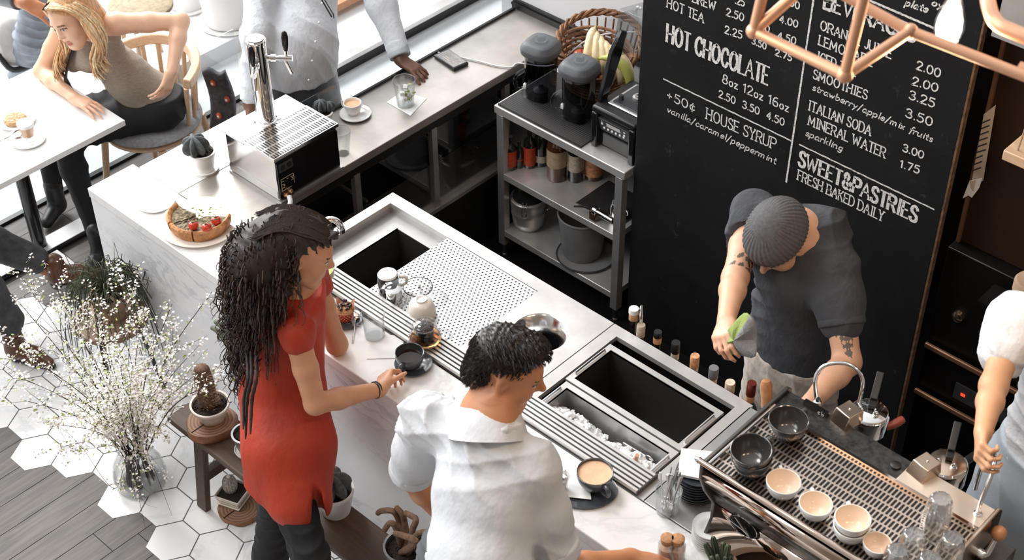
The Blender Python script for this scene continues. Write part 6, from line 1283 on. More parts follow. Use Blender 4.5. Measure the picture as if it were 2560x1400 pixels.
# ------------------------------------------------------------ people: bodies grown as one continuous surface from a blended distance field
import openvdb
def npv(p): return np.array([p[0], p[1], p[2]], float)
class Flesh:
    def __init__(s, h=.005): s.h = h; s.P = []; s.cuts = []
    def cap(s, a, b, ra, rb=None, k=.02, sq=None, sub=False): s.P.append(('c', npv(a), npv(b), ra, ra if rb is None else rb, k, sq, sub)); return s
    def chain(s, pts, rs, k=.02, sq=None):
        for i in range(len(pts)-1): s.cap(pts[i], pts[i+1], rs[i], rs[i+1], k, sq)
        return s
    def ell(s, c, r, R=None, k=.02, sub=False): s.P.append(('e', npv(c), None, np.array(r, float), R, k, None, sub)); return s
    def cut(s, p, n): n = npv(n); s.cuts.append((npv(p), n/np.linalg.norm(n))); return s
    def mesh(s):
        lo = np.full(3, 1e9); hi = -lo
        for t, a, b, ra, rb, k, sq, sub in s.P:
            if sub: continue
            if t == 'c': m = max(ra, rb)*(max(1, sq[1]) if sq else 1); lo = np.minimum(lo, np.minimum(a, b)-m); hi = np.maximum(hi, np.maximum(a, b)+m)
            else: m = ra.max(); lo = np.minimum(lo, a-m); hi = np.maximum(hi, a+m)
        h = s.h; lo -= 4*h; hi += 4*h; n = np.ceil((hi-lo)/h).astype(int)+1; F = np.full(n, .2, np.float32)
        ax = [lo[i]+h*np.arange(n[i], dtype=np.float32) for i in range(3)]
        for t, a, b, ra, rb, k, sq, sub in s.P:
            if t == 'c': m = max(ra, rb)*(max(1, sq[1]) if sq else 1)+k+3*h; l0 = np.minimum(a, b)-m; h0 = np.maximum(a, b)+m
            else: m = ra.max()+k+3*h; l0 = a-m; h0 = a+m
            i0 = np.maximum(((l0-lo)/h).astype(int), 0); i1 = np.minimum(((h0-lo)/h).astype(int)+2, n)
            if (i1 <= i0).any(): continue
            sl = tuple(slice(i0[i], i1[i]) for i in range(3))
            X = ax[0][sl[0]][:, None, None]-a[0]; Y = ax[1][sl[1]][None, :, None]-a[1]; Z = ax[2][sl[2]][None, None, :]-a[2]
            if t == 'c':
                v = b-a; L2 = max(v@v, 1e-12); tt = np.clip((X*v[0]+Y*v[1]+Z*v[2])/L2, 0, 1)
                X = X-tt*v[0]; Y = Y-tt*v[1]; Z = Z-tt*v[2]
                if sq is not None:
                    q, f = npv(sq[0]), sq[1]; q = q/np.linalg.norm(q); w = (X*q[0]+Y*q[1]+Z*q[2])*(1/f-1); X = X+w*q[0]; Y = Y+w*q[1]; Z = Z+w*q[2]
                d = np.sqrt(X*X+Y*Y+Z*Z)-(ra+(rb-ra)*tt)
            else:
                if rb is not None: R = rb; X, Y, Z = [X*R[0, i]+Y*R[1, i]+Z*R[2, i] for i in range(3)]
                k0 = np.sqrt((X/ra[0])**2+(Y/ra[1])**2+(Z/ra[2])**2); k1 = np.sqrt((X/ra[0]**2)**2+(Y/ra[1]**2)**2+(Z/ra[2]**2)**2)+1e-9; d = k0*(k0-1)/k1
            G = F[sl]
            if sub:
                d = -d; g = np.clip(.5-.5*(G-d)/k, 0, 1)*1.0; g = np.clip(.5+.5*(d-G)/k, 0, 1); F[sl] = G*(1-g)+d*g+k*g*(1-g)
            else:
                g = np.clip(.5+.5*(d-G)/k, 0, 1); F[sl] = d*(1-g)+G*g-k*g*(1-g)
        for p, nn in s.cuts:
            d = (ax[0][:, None, None]-p[0])*nn[0]+(ax[1][None, :, None]-p[1])*nn[1]+(ax[2][None, None, :]-p[2])*nn[2]; F = np.maximum(F, d.astype(np.float32))
        F[0] = F[-1] = .2; F[:, 0] = F[:, -1] = .2; F[:, :, 0] = F[:, :, -1] = .2
        g = openvdb.FloatGrid(.2); g.copyFromArray(F); pts, quads = g.convertToQuads(0.0)
        return pts.astype(np.float64)*h+lo, quads
def flesh_obj(name, verts, quads, mats, parent=None, region=None, disp=None, smooth=2, org=(0, 0, 0)):
    V = verts.copy()
    E = np.concatenate([quads[:, [0, 1]], quads[:, [1, 2]], quads[:, [2, 3]], quads[:, [3, 0]]]); n = len(V)
    cnt = np.bincount(E[:, 0], minlength=n)+np.bincount(E[:, 1], minlength=n)
    for _ in range(smooth):
        S = np.zeros_like(V)
        for c in range(3): S[:, c] = np.bincount(E[:, 0], V[E[:, 1], c], n)+np.bincount(E[:, 1], V[E[:, 0], c], n)
        V = V*.45+.55*S/np.maximum(cnt, 1)[:, None]
    if disp is not None:
        a = V[quads[:, 2]]-V[quads[:, 0]]; b = V[quads[:, 3]]-V[quads[:, 1]]; fn = np.cross(a, b); N = np.zeros_like(V)
        for j in range(4):
            for c in range(3): N[:, c] += np.bincount(quads[:, j], fn[:, c], n)
        N /= np.linalg.norm(N, axis=1)[:, None]+1e-12
        ctr = V.mean(0); sgn = 1.0 if ((V-ctr)*N).sum() > 0 else -1.0
        V = V+sgn*N*disp(V)[:, None]
    me = bpy.data.meshes.new(name); me.from_pydata((V-np.array(org)).tolist(), [], quads.tolist())
    for m in mats: me.materials.append(m)
    if region:
        C = V[quads].mean(1); mi = np.zeros(len(quads), np.int32)
        for k, fn in region: mi[fn(C)] = k
        me.polygons.foreach_set('material_index', mi)
    bm = bmesh.new(); bm.from_mesh(me); bmesh.ops.recalc_face_normals(bm, faces=bm.faces); bm.to_mesh(me); bm.free()
    me.polygons.foreach_set('use_smooth', [True]*len(me.polygons)); me.update()
    o = bpy.data.objects.new(name, me); COL.objects.link(o)
    if parent is not None: o.parent = parent
    return o
def folds(dirs, amp, seed=0, breakup=9.0):
    """soft cloth folds: a few warped wave trains"""
    r = np.random.RandomState(seed)
    K = [(npv(d)/np.linalg.norm(npv(d))*f, r.rand()*6.28, a) for d, f, a in dirs]; W_ = r.randn(3, 3)*breakup; ph = r.rand(3)*6.28
    def f(V):
        w = np.sin(V@W_+ph); o = 0
        for k, p, a in K: o = o+a*(1-2*np.abs(np.sin(.5*(V@k*2.0+p+1.9*w[:, 0]+1.3*w[:, 1])))**.75)*(.5+.5*w[:, 2])
        return amp*o
    return f
def frame(f, up):
    """columns: right, forward, up"""
    f = npv(f); f = f/np.linalg.norm(f); r = np.cross(f, npv(up)); r /= np.linalg.norm(r); return np.stack([r, f, np.cross(r, f)], 1)
def head(S, c, R, sc=1.0, fem=True, neck=None, mouth=0.0, nose=1.0, ears=True, jaw=1.0):
    g = lambda p: npv(c)+R@(np.array(p)*sc)
    E = lambda p, r, k=.02, sub=False: S.ell(g(p), np.array(r)*sc, R, k*sc, sub)
    Cp = lambda a, b, ra, rb=None, k=.012, sub=False: S.cap(g(a), g(b), ra*sc, (rb if rb is not None else ra)*sc, k*sc, None, sub)
    E((0, -.014, .050), (.074, .094, .080), .01); E((0, .022, .010), (.066, .070, .085), .03); E((0, .034, -.042), (.054*jaw, .056, .066), .03)
    E((0, .070, -.094), (.020*jaw, .018, .015), .03)
    for s_ in (-1, 1):
        E((s_*.036, .058, -.030), (.026, .024, .028), .025); Cp((s_*.050, .020, -.055), (s_*.022, .066, -.094), .016*jaw, .014, .03)
    Cp((-.034, .080, .034), (.034, .080, .034), .010, None, .02)
    for s_ in (-1, 1): E((s_*.031, .098, .012), (.018, .015, .011), .012, True)
    Cp((0, .086, .026), (0, .103*nose, -.014), .0075, .010, .014); E((0, .106*nose, -.018), (.0105, .0105, .009), .010)
    for s_ in (-1, 1): E((s_*.0095, .096, -.021), (.008, .009, .007), .006)
    for s_ in (-1, 1): E((s_*.0305, .079, .011), (.0135, .0125, .0125), .002)
    Cp((-.017, .086, -.052), (.017, .086, -.052), .0060, None, .008); E((0, .091, -.052), (.016, .007, .005), .006)
    E((0, .089, -.063-mouth), (.016, .0085, .0065), .006)
    if mouth: E((0, .098, -.057-mouth*.4), (.014, .010, mouth*.6), .004, True)
    if ears:
        for s_ in (-1, 1): E((s_*.074, -.006, .004), (.007, .018, .030), .008); E((s_*.080, .004, .006), (.006, .009, .016), .004, True)
    if neck is not None: S.cap(g((0, -.020, -.050)), neck, (.050 if fem else .058)*sc, (.052 if fem else .062)*sc, .03)
    def loc(C):
        L = (C-npv(c))@R/sc; L[(L*L).sum(1) > .024] = 9.0; return L
    def eyes(C): L = loc(C); return ((np.abs(np.abs(L[:, 0])-.0305) < .0125) & (np.abs(L[:, 2]-.011) < .0060) & (L[:, 1] > .0845))
    def iris(C): L = loc(C); return ((np.abs(np.abs(L[:, 0])-.0305) < .0058) & (np.abs(L[:, 2]-.0105) < .0058) & (L[:, 1] > .0845))
    def brow(C): L = loc(C); a = np.abs(L[:, 0]); return (a > .013) & (a < .048) & (np.abs(L[:, 2]-.034-.06*np.minimum(a-.013, .02)+.25*np.maximum(a-.036, 0)) < .0040) & (L[:, 1] > .066)
    def lash(C): L = loc(C); a = np.abs(np.abs(L[:, 0])-.0305); return (a < .0165) & (np.abs(L[:, 2]-.0188+20*a*a) < .0022) & (L[:, 1] > .078)
    def lips(C): L = loc(C); return (np.abs(L[:, 0]) < .021) & (L[:, 2] < -.0475+.1*np.abs(L[:, 0])) & (L[:, 2] > -.0695-mouth+.28*np.abs(L[:, 0])) & (L[:, 1] > .0845)
    def teeth(C): L = loc(C); return (np.abs(L[:, 0]) < .012) & (np.abs(L[:, 2]+.0555) < .0030) & (L[:, 1] > .080) & (L[:, 1] < .0925)
    rg_ = [(1, lips), (2, eyes), (3, iris), (3, lash), (4, brow)]
    if mouth: rg_.insert(1, (2, teeth))
    return rg_
def hand(S, wrist, f, n, thumb_side, curl=(.3, .3, .3, .3), spread=.10, thumb=(.55, .75, -.25, .3), sc=1.0, arm_r=.026):
    """f: towards the fingers, n: out of the back of the hand; thumb_side +1 / -1 along f x n"""
    f = npv(f); f /= np.linalg.norm(f); n = npv(n); n -= f*(n@f); n /= np.linalg.norm(n); s = np.cross(f, n)*thumb_side; w = npv(wrist)
    Q = lambda a, b, c: w+(f*a+s*b+n*c)*sc
    S.cap(Q(-.01, 0, 0), Q(.03, .002, 0), arm_r*.86, .022*sc, .02, (n, .78))
    S.ell(Q(.048, 0, 0), np.array((.042, .036, .014))*sc, np.stack([f, s, n], 1), .015)
    kn = [(.086, .027), (.090, .009), (.085, -.010), (.076, -.027)]; ln = [(.043, .026, .020), (.047, .030, .021), (.043, .028, .020), (.034, .021, .018)]
    for i, ((a, b), L) in enumerate(zip(kn, ln)):
        S.cap(Q(.03, b*.6, 0), Q(a, b, .001), .011*sc, .0102*sc, .010)
        p = Q(a, b, .001); c = curl[i] if isinstance(curl, (tuple, list)) else curl; ang = 0; sp = (1.5-i)*spread
        for j, l in enumerate(L):
            ang += c*(.75, 1.1, .7)[j]; d = (f*cos(sp)+s*sin(sp))*cos(ang)-n*sin(ang); q = p+d*l*sc
            S.cap(p, q, (.0090, .0080, .0072)[j]*sc, (.0080, .0072, .0060)[j]*sc, .0035 if j else .006); p = q
    ta, tb, tc, tcl = thumb; p = Q(.022, .020, -.004); d = f*ta+s*tb+n*tc; d /= np.linalg.norm(d)
    S.cap(Q(.012, .010, -.002), p, .014*sc, .0135*sc, .012)
    for j, l in enumerate((.040, .032, .026)):
        q = p+d*l*sc; S.cap(p, q, (.0125, .0100, .0088)[j]*sc, (.0102, .0090, .0070)[j]*sc, .008 if j == 0 else .004); p = q
        d = d+f*tcl*.8-s*tcl*.45-n*tcl*.25; d /= np.linalg.norm(d)
def RL(px, py, A, L, near=True):
    """point of the sight line through a pixel that lies a limb's length from joint A"""
    r = _f*1.0+(px-1280)/F_PX*_R-(py-700)/F_PX*_U; r = r/np.linalg.norm(r); w = CAM-npv(A); b = w@r; d = b*b-(w@w-L*L); d = sqrt(d) if d > 0 else 0
    return Vector(CAM+(-b-d if near else -b+d)*r)
def skin_set(name, c, lip=None, dark=(.02, .014, .012), brow=(.05, .03, .02)):
    return [mat(name+'_skin', c, .48, var=.07, vs=14, sss=.18, bump=.05, bs=220), mat(name+'_lips', lip or (c[0]*.8, c[1]*.5, c[2]*.5), .35), mat(name+'_eyes', (.75, .73, .70), .2), mat(name+'_iris', dark, .2), mat(name+'_brow', brow, .8)]
def neckline(S, nk, hc, Rh, h=.040, r0=.100, r1=.080):
    ax = (V3(*(npv(hc)+Rh@np.array((0, -.03, -.07))))-nk).normalized(); S.cap(nk-ax*.06, nk+ax*(h-.01), r0, r1, .03)
    S.cap(nk+ax*(h+.090), nk+ax*(h+.20), .080, .11, .006, sub=True); return ax
def person(label, p): return thing('person', label, 'person', (p[0], p[1], p[2]))
def put(o, P): o.matrix_parent_inverse = Matrix.Translation(-Vector(P.location)); return o
def fo(P, name, S, mats, **kw):
    v, q = S.mesh(); return flesh_obj(name, v, q, mats, P, org=tuple(P.location), **kw)
def hair_mat(name, c, rough=.4): return mat(name, c, rough, var=.45, vs=120, bump=.5, bs=160, stretch=(1, 1, .15))
V3 = lambda *a: Vector(a)

# ---- woman in red at the bar
SK = skin_set('red_woman', (.60, .30, .17), (.42, .05, .04))
fw = V3(.74, .67, 0).normalized(); rt = V3(fw.y, -fw.x, 0)
wr = at(952, 972, .950); shR = V3(1.645, -.262, 1.282); el = RL(788, 1010, wr, .268, True); shL = shR-rt*.33+V3(0, 0, .01)
nk = (shR+shL)/2+V3(0, 0, .045)-fw*.015; hc = at(752, 632, Y=-.165); hc = V3(*hc)
pel = V3(*at(722, 1110, Y=-.315)); wst = V3(*at(708, 990, Y=-.245))
P = person('woman in a sleeveless red blouse with long curly dark hair holding a dark cup', (pel.x+.05, pel.y-.1, 0))
S = Flesh(.0042); Rh = frame((.70, .66, -.34), (.10, .22, 1)); reg = head(S, hc, Rh, .98, True, nk, 0, 1.0)
S.cap(shL, shR, .044, .044, .03); S.cap(nk+V3(0, 0, -.03)-fw*.02, wst, .078, .075, .04); S.cap(wst, pel, .075, .085, .04)
S.chain([shR, shR.lerp(el, .5), el, el.lerp(wr, .35), wr], [.042, .041, .036, .036, .024], .015)
elL = at(838, 872, .905); elL = V3(elL.x, elL.y+.01, .918); wrL = RL(790, 735, elL, .225, False)
S.chain([shL, shL.lerp(elL, .5), elL, elL.lerp(wrL, .4), wrL], [.046, .040, .036, .034, .023], .02)
hd = (CUP+V3(-.055, -.018, .035))-wr
hand(S, wr, (hd.x, hd.y, -.02), (-.30, -.55, .75), 1, (.95, 1.0, 1.05, 1.0), .03, (.75, .45, -.35, .25), .94)
hand(S, wrL, (-.3, -.1, .8), (-.6, .5, .3), -1, (1.0, 1.0, 1.0, 1.0), .04, (.5, .6, -.3, .4), .94)
fo(P, 'body', S, SK, region=reg)
# blouse
kl, kr = V3(*at(676, 1385, Y=-.43)), V3(*at(778, 1395, Y=-.475))
add_mat('red_blouse', (.42, .034, .009), .6, var=.12, vs=5, bump=.45, bs=11, bd=.02, stretch=(1, 1, .45))
S = Flesh(.006); S.cap(shL+V3(0, 0, .0), shR+V3(0, 0, .0)-rt*.015, .060, .058, .05); S.cap(nk-V3(0, 0, .06)-fw*.02, wst, .115, .138, .05, (rt, .92)); S.cap(wst, pel, .138, .152, .06, (rt, .92)); S.cap(pel, pel+V3(.02, -.05, -.24), .152, .158, .06, (rt, .95)); S.cap(pel+rt*.05, pel.lerp(kr, .5), .115, .112, .04); S.cap(pel-rt*.05, pel.lerp(kl, .5), .112, .108, .04)
S.cap(shR+V3(0, 0, .0), shR.lerp(el, .12), .054, .052, .03); S.cap(shL, shL.lerp(elL, .25), .058, .058, .03); S.cap(nk+V3(0, 0, -.02)-fw*.01, nk-fw*.02-V3(0, 0, .05), .062, .07, .03)
S.cut(pel+V3(.02, -.03, -.145), (-.10*fw.x, -.10*fw.y, -1)); S.cut(nk+V3(0, 0, .015)-fw*.01, (.15, .15, 1)); S.cut(nk+fw*.105+V3(0, 0, .02), (fw.x, fw.y, .9))
[S.cap(at(802, 1345, Y=y_), at(784, 1150, Y=y_), .036, .003, .006, None, True) for y_ in np.arange(-.375, -.66, -.018)]
fo(P, 'red_blouse', S, [M['red_blouse']], disp=folds([((.9, -.3, .12), 40, 1), ((.5, .7, .25), 62, .6), ((.2, .2, 1), 30, .35)], .008, 3, 5), smooth=3)
# jeans
add_mat('black_denim', (.008, .008, .009), .8, var=.3, vs=24, bump=.25, bs=260)
S = Flesh(.007)
for s_, kn_, ft in ((-1, kl, V3(kl.x+.0, kl.y-.03, .08)), (1, kr, V3(kr.x+.01, kr.y-.05, .08))):
    hp = pel+rt*s_*.062+V3(0, -.02, -.04); S.chain([hp, kn_, kn_.lerp(ft, .35), ft], [.084, .062, .058, .044], .03)
S.cap(pel-rt*.045, pel+rt*.045, .10, .10, .05)
fo(P, 'black_jeans', S, [M['black_denim']], disp=folds([((.1, .2, 1), 70, 1), ((.6, -.4, .7), 55, .5)], .004, 5, 9))
for ft in (V3(kl.x+.0, kl.y-.03, .055), V3(kr.x+.01, kr.y-.05, .055)):
    S = Flesh(.006); S.cap(ft, ft+fw*.13-V3(0, 0, .02), .042, .034, .03); S.cap(ft+V3(0, 0, .06), ft, .046, .046, .02)
    S.cut((0, 0, .002), (0, 0, -1)); fo(P, 'black_boot', S, [M['black']])
# curly hair
HM = hair_mat('dark_curls', (.022, .012, .009), .55); HL = hair_mat('dark_curls_light', (.06, .034, .022), .4)
g = lambda p: V3(*(npv(hc)+Rh@(np.array(p)*.98)))
S = Flesh(.008); S.ell(g((0, -.030, .058)), (.088, .100, .086), Rh, .03); S.ell(g((0, -.10, .00)), (.095, .085, .10), Rh, .05); S.ell(g((0, .045, .092)), (.058, .055, .032), Rh, .03)
back = [g((.01, -.12, -.06)), at(655, 790, Y=-.22), at(640, 850, Y=-.27), at(628, 890, Y=-.30)]
S.chain(back, [.105, .085, .060, .035], .05); S.cap(g((.02, -.09, -.03)), at(690, 800, Y=-.25), .07, .05, .04); S.ell(g((0, .10, -.01)), (.08, .07, .10), Rh, .02, True); S.ell(g((.085, .03, -.01)), (.025, .03, .05), Rh, .02, True)
hv, hq = S.mesh(); flesh_obj('curly_hair', hv, hq, [HM], P, org=tuple(P.location), disp=folds([((1, .2, .3), 90, 1), ((.2, 1, .5), 110, .8), ((.3, .4, 1), 75, .7)], .011, 9, 22), smooth=1)
rg = random.Random(77); b = MB(); b.k = 0; off = Vector(P.location); idx = [rg.randrange(len(hv)) for _ in range(820)]; cc = Vector(hv.mean(0).tolist())
for i in idx:
    p = Vector(hv[i].tolist()); n_ = (p-cc); n_.z *= .3; n_.normalize(); L = .09+.16*rg.random(); R0 = .007+.008*rg.random(); tn = 2.2+2.5*rg.random(); ph = rg.random()*6.28; pts = []
    loc_ = (np.array(p)-npv(hc))@Rh
    if loc_[1] > (-.02 if loc_[2] < .10 else -.04): continue
    wild = rg.random() < .2
    for j in range(20):
        t_ = j/19; a = ph+6.28*tn*t_; pts.append(p+n_*(.010+.012*t_+(.035*t_ if wild else 0)+R0*cos(a))+V3(rt.x, rt.y, 0)*(R0*sin(a))+V3(0, 0, -L*t_)-fw*(.015*t_))
    b.k = 1 if rg.random() < .4 else 0; b.tube([q-off for q in pts], [.0023]*14+[.002, .0018, .0015, .0012, .001, .0006], 5, cap=False)
b.build('curl_strands', [HM, HL], P, sm=80)
b = MB()                                                             # swept strands over the crown
for k in range(340):
    x = -.07+.14*rg.random(); y0 = .075-.9*abs(x)*rg.random(); pts = []
    for j in range(9):
        t_ = j/8; y = y0-(.19+y0*.3)*t_; zz = .058+.088*sqrt(max(0, 1-((y+.03)/.118)**2)*max(.05, 1-(x/.096)**2))+.004*sin(9*t_+k); pts.append(g((x*(1+.15*t_), y, zz)) -off)
    b.tube(pts, [.0030]*8+[.001], 4, cap=False)
b.build('crown_strands', HM, P, sm=80)
for k, (px0, px1) in enumerate(((628, 618), (640, 630), (617, 612))):
    MB().tube([q-off for q in smooth_path([at(px0, 880, Y=-.34), at((px0+px1)/2+6, 945, Y=-.40), at((px0+px1)/2-5, 1000, Y=-.43), at(px1-4, 1098-12*k, Y=-.49)], 5)], [.0070, .0055]*6+[.006, .005, .004, .002], 8).build('dreadlock', HM, P)
e0 = g((.086, .004, -.040)); MB().torus((0, 0, 0), .0125, .0035, 22, 8, T(*(e0-off)) @ RX(pi/2) @ RY(.5)).build('ear_ring', M['black_gloss'], P)
for k in range(2): MB().torus((0, 0, 0), .0275, .0028, 26, 6, T(*(V3(*wr)+(el-V3(*wr)).normalized()*(.016+.009*k)-off)) @ (el-V3(*wr)).to_track_quat('Z', 'Y').to_matrix().to_4x4()).build('hair_tie', M['black'], P)

# ---- man in the white shirt at the right end of the bar
SK = skin_set('bar_man', (.56, .25, .125)); 
shL, shR = V3(*at(1072, 1050, Y=-.30)), V3(*at(1322, 1165, Y=-.235)); nk = V3(*at(1222, 1062, Y=-.255)); hc = V3(*at(1268, 925, Y=-.165))
wst = V3(*at(1212, 1250, Y=-.33)); pel = V3(*at(1195, 1420, Y=-.44)); wr = at(1580, 1396, .925); el = RL(1400, 1425, wr, .25, True); elL = V3(*at(1026, 1188, Y=-.265)); wrL = V3(*at(1120, 1300, Y=-.16)); fw = V3(.05, 1, 0).normalized(); rt = (shR-shL).normalized()
P = person('man in white short sleeved shirt seen from behind at the bar', (pel.x, pel.y, 0))
S = Flesh(.0042); Rh = frame((.80, .52, -.34), (.12, .18, 1)); reg = head(S, hc, Rh, 1.0, False, nk, 0, 1.08, True, 1.12)
S.cap(shL, shR, .06, .06, .04); S.cap(nk, wst, .10, .12, .05, (fw, .75)); S.cap(wst, pel, .12, .13, .05, (fw, .75))
S.chain([shR, shR.lerp(el, .5), el, el.lerp(wr, .35), wr], [.055, .048, .043, .042, .029], .02); S.chain([shL, shL.lerp(elL, .5), elL, elL.lerp(wrL, .35), wrL], [.055, .048, .043, .042, .030], .02)
hand(S, wr, (1, .38, -.02), (.05, -.35, 1), 1, (.25, .3, .4, .5), .08, (.8, .5, -.1, .2), 1.0, .030); hand(S, wrL, wrL-elL, (-.5, -.3, .5), -1, .4, .08)
fo(P, 'body', S, SK, region=reg)
add_mat('white_linen', (.66, .68, .71), .9, var=.03, vs=4, bump=.45, bs=8, bd=.03, stretch=(1, 1, .5))
S = Flesh(.0065); S.cap(shL+V3(-.01, 0, 0), shR+V3(.01, 0, 0), .084, .084, .06, ((0, 0, 1), .95)); S.cap(nk-V3(0, 0, .05), wst, .125, .155, .06, (fw, .74)); S.cap(nk-V3(0, .02, .14), wst+V3(0, -.02, .03), .14, .15, .05, (fw, .72)); S.cap(wst, pel, .155, .168, .06, (fw, .8)); S.cap(pel, pel-V3(0, 0, .14), .168, .17, .05, (fw, .8))
S.chain([shR, shR.lerp(el, .45), shR.lerp(el, .80)], [.080, .080, .078], .035); S.chain([shL, shL.lerp(elL, .5), shL.lerp(elL, .86)], [.080, .078, .074], .035)
neckline(S, nk, hc, Rh, .035); S.cut(pel-V3(0, 0, .15), (0, 0, -1)); 
sh_ = fo(P, 'white_shirt', S, [M['white_linen']], disp=folds([((.9, .1, .35), 34, 1), ((.5, .3, .8), 58, .5), ((-.6, .4, .6), 30, .6)], .013, 12, 5.5), smooth=3)
nx_ = (V3(*(npv(hc)+Rh@np.array((0, -.03, -.07))))-nk).normalized(); X = T(*(nk+nx_*.002-Vector(P.location))) @ nx_.to_track_quat('Z', 'Y').to_matrix().to_4x4()
MB().lathe([(.116, -.040), (.104, .002), (.086, .046), (.082, .050), (.078, .046), (.082, -.01)], 40, X=X).build('shirt_collar', M['white_linen'], P, sm=60)
for a_, c_, r_ in ((shR, el, .080), (shL, elL, .076)):
    S = Flesh(.005); d_ = (c_-a_).normalized(); k_ = .80 if c_ is el else .86; q_1 = a_.lerp(c_, k_); S.cap(q_1-d_*.022, q_1+d_*.010, r_, r_, .01); S.cut(q_1+d_*.018, tuple(d_)); S.cut(q_1-d_*.026, tuple(-d_)); fo(P, 'sleeve_cuff', S, [M['white_linen']])
S = Flesh(.008)
for s_ in (-1, 1): S.chain([pel+rt*s_*.09, V3(pel.x+s_*.10, -.55, .45), V3(pel.x+s_*.10, -.56, .07)], [.105, .07, .055], .03)
fo(P, 'grey_trousers', S, [add_mat('grey_trouser', (.10, .105, .115), .85)], disp=folds([((0, .2, 1), 60, 1)], .004, 2))
for s_ in (-1, 1): S = Flesh(.006); S.cap(V3(pel.x+s_*.10, -.56, .045), V3(pel.x+s_*.11, -.42, .038), .045, .036, .03); S.cut((0, 0, .002), (0, 0, -1)); fo(P, 'shoe', S, [M['black']])
HM = hair_mat('short_dark_hair', (.016, .010, .008), .35); off = Vector(P.location); g = lambda p: V3(*(npv(hc)+Rh@np.array(p)))
S = Flesh(.005); S.ell(g((0, -.022, .060)), (.080, .099, .086), Rh, .02); S.ell(g((0, .040, .108)), (.060, .048, .030), Rh, .03); S.ell(g((0, -.075, -.02)), (.062, .045, .055), Rh, .04)
S.ell(g((0, .105, .005)), (.10, .060, .082), Rh, .015, True); 
for s_ in (-1, 1): S.ell(g((s_*.088, .004, -.004)), (.036, .040, .052), Rh, .008, True)
hv, hq = S.mesh(); flesh_obj('short_hair', hv, hq, [HM], P, org=tuple(P.location), disp=folds([((1, .3, .2), 150, 1), ((.3, 1, .4), 190, .7)], .004, 5, 30), smooth=1)
rg = random.Random(5); b = MB(); cc = Vector(g((0, -.02, .02)))
for k in range(1900):
    p = Vector(hv[rg.randrange(len(hv))].tolist()); L_ = (np.array(p)-npv(hc))@Rh
    if (L_[1] > .055 and L_[2] < .098) or (abs(L_[0]) > .055 and -.045 < L_[1] < .06 and L_[2] < .045): continue
    n_ = (p-cc).normalized(); fl = g((L_[0]*1.15+.012, L_[1]+(.014 if L_[2] > .09 else -.02), L_[2]-(.006 if L_[2] > .09 else .06)))-p; fl = fl.normalized(); q = p-n_*.004; L = (.018+.016*rg.random() if L_[1] < .04 else .014) if L_[2] > .06 else .018; c_ = V3(rg.gauss(0, .3), rg.gauss(0, .3), rg.gauss(0, .3))
    b.tube([q-off, q+n_*.006+fl*L*.35+c_*L*.05-off, q+n_*.007+fl*L*.7+c_*L*.12-off, q+n_*.004+fl*L*1.0+c_*L*.2-off], [.0016, .0015, .0011, .0004], 4, cap=False)
b.build('hair_strands', HM, P, sm=80)

# ---- bartender with beanie
SK = skin_set('bartender', (.66, .38, .25)); shR, shL = V3(*at(1885, 535, Y=1.07)), V3(*at(2085, 665, Y=1.05)); nk = V3(*at(2000, 590, Y=1.04)); hc = V3(*at(1953, 600, Y=.955))
wst = V3(2.655, 1.10, 1.0); pel = V3(2.66, 1.12, .88); elR = RL(1838, 695, shR, .30, True); wrR = RL(1816, 800, elR, .25, True); elL = RL(2118, 905, shL, .31, True); wrL = RL(2025, 1010, elL, .25, True); fw = V3(-.12, -1, 0).normalized(); rt = (shL-shR).normalized()
P = person('bartender in a dark t-shirt, ribbed beanie and beige apron bending over the machine', (pel.x, pel.y, 0))
S = Flesh(.0042); Rh = frame((-.12, -.66, -.74), (-.05, -.72, .70)); reg = head(S, hc, Rh, 1.0, False, nk, 0, 1.1)
S.cap(shL, shR, .06, .06, .04); S.cap(nk, wst, .10, .11, .05, (fw, .75)); S.cap(wst, pel, .11, .12, .05, (fw, .8))
S.chain([shR, shR.lerp(elR, .5), elR, elR.lerp(wrR, .3), wrR], [.055, .049, .042, .041, .028], .02); S.chain([shL, shL.lerp(elL, .5), elL, elL.lerp(wrL, .3), wrL], [.055, .050, .044, .043, .029], .02)
hand(S, wrR, wrR-elR+V3(.0, -.02, -.02), (-.55, .1, .6), -1, (.75, .8, .85, .9), .05, (.8, .45, -.25, .2)); hand(S, wrL, wrL-elL, (.3, -.5, .8), 1, (.5, .55, .6, .6), .05)
tat = mat('tattoo_skin', (.13, .10, .085), .5); SK.append(tat); ua = (elL-shL).normalized(); sd = ua.cross(V3(*_f)).normalized()
def tattoo(C):
    q = C-npv(shL.lerp(elL, .74)); u = q@npv(ua); s_ = np.abs(q@npv(sd)); fr = ((q@_f) < .0) & ((q*q).sum(1) < .0075)
    k = (np.sin(u*170)*np.sin(s_*330+.6) > .08); return fr & ((k & (s_ < .034) & (u > -.05) & (u < .0)) | ((s_ < .022-.18*np.maximum(u, 0)) & (u > -.035) & (u < .075) & (np.sin(u*260)+np.sin(s_*420) > -.45)))
def tattoo2(C):
    q = C-npv(shR.lerp(elR, .78)); u = q@npv((elR-shR).normalized()); return ((q*q).sum(1) < .0055) & (u > -.05) & (u < .05) & (np.sin(u*150+1)+np.sin(q[:, 0]*260) > .35) & (q[:, 0] > -.01)
fo(P, 'body', S, SK, region=reg+[(5, tattoo), (5, tattoo2)])
add_mat('dark_tee', (.052, .055, .064), .9, var=.12, vs=30, bump=.6, bs=9, bd=.03, stretch=(1, 1, .6))
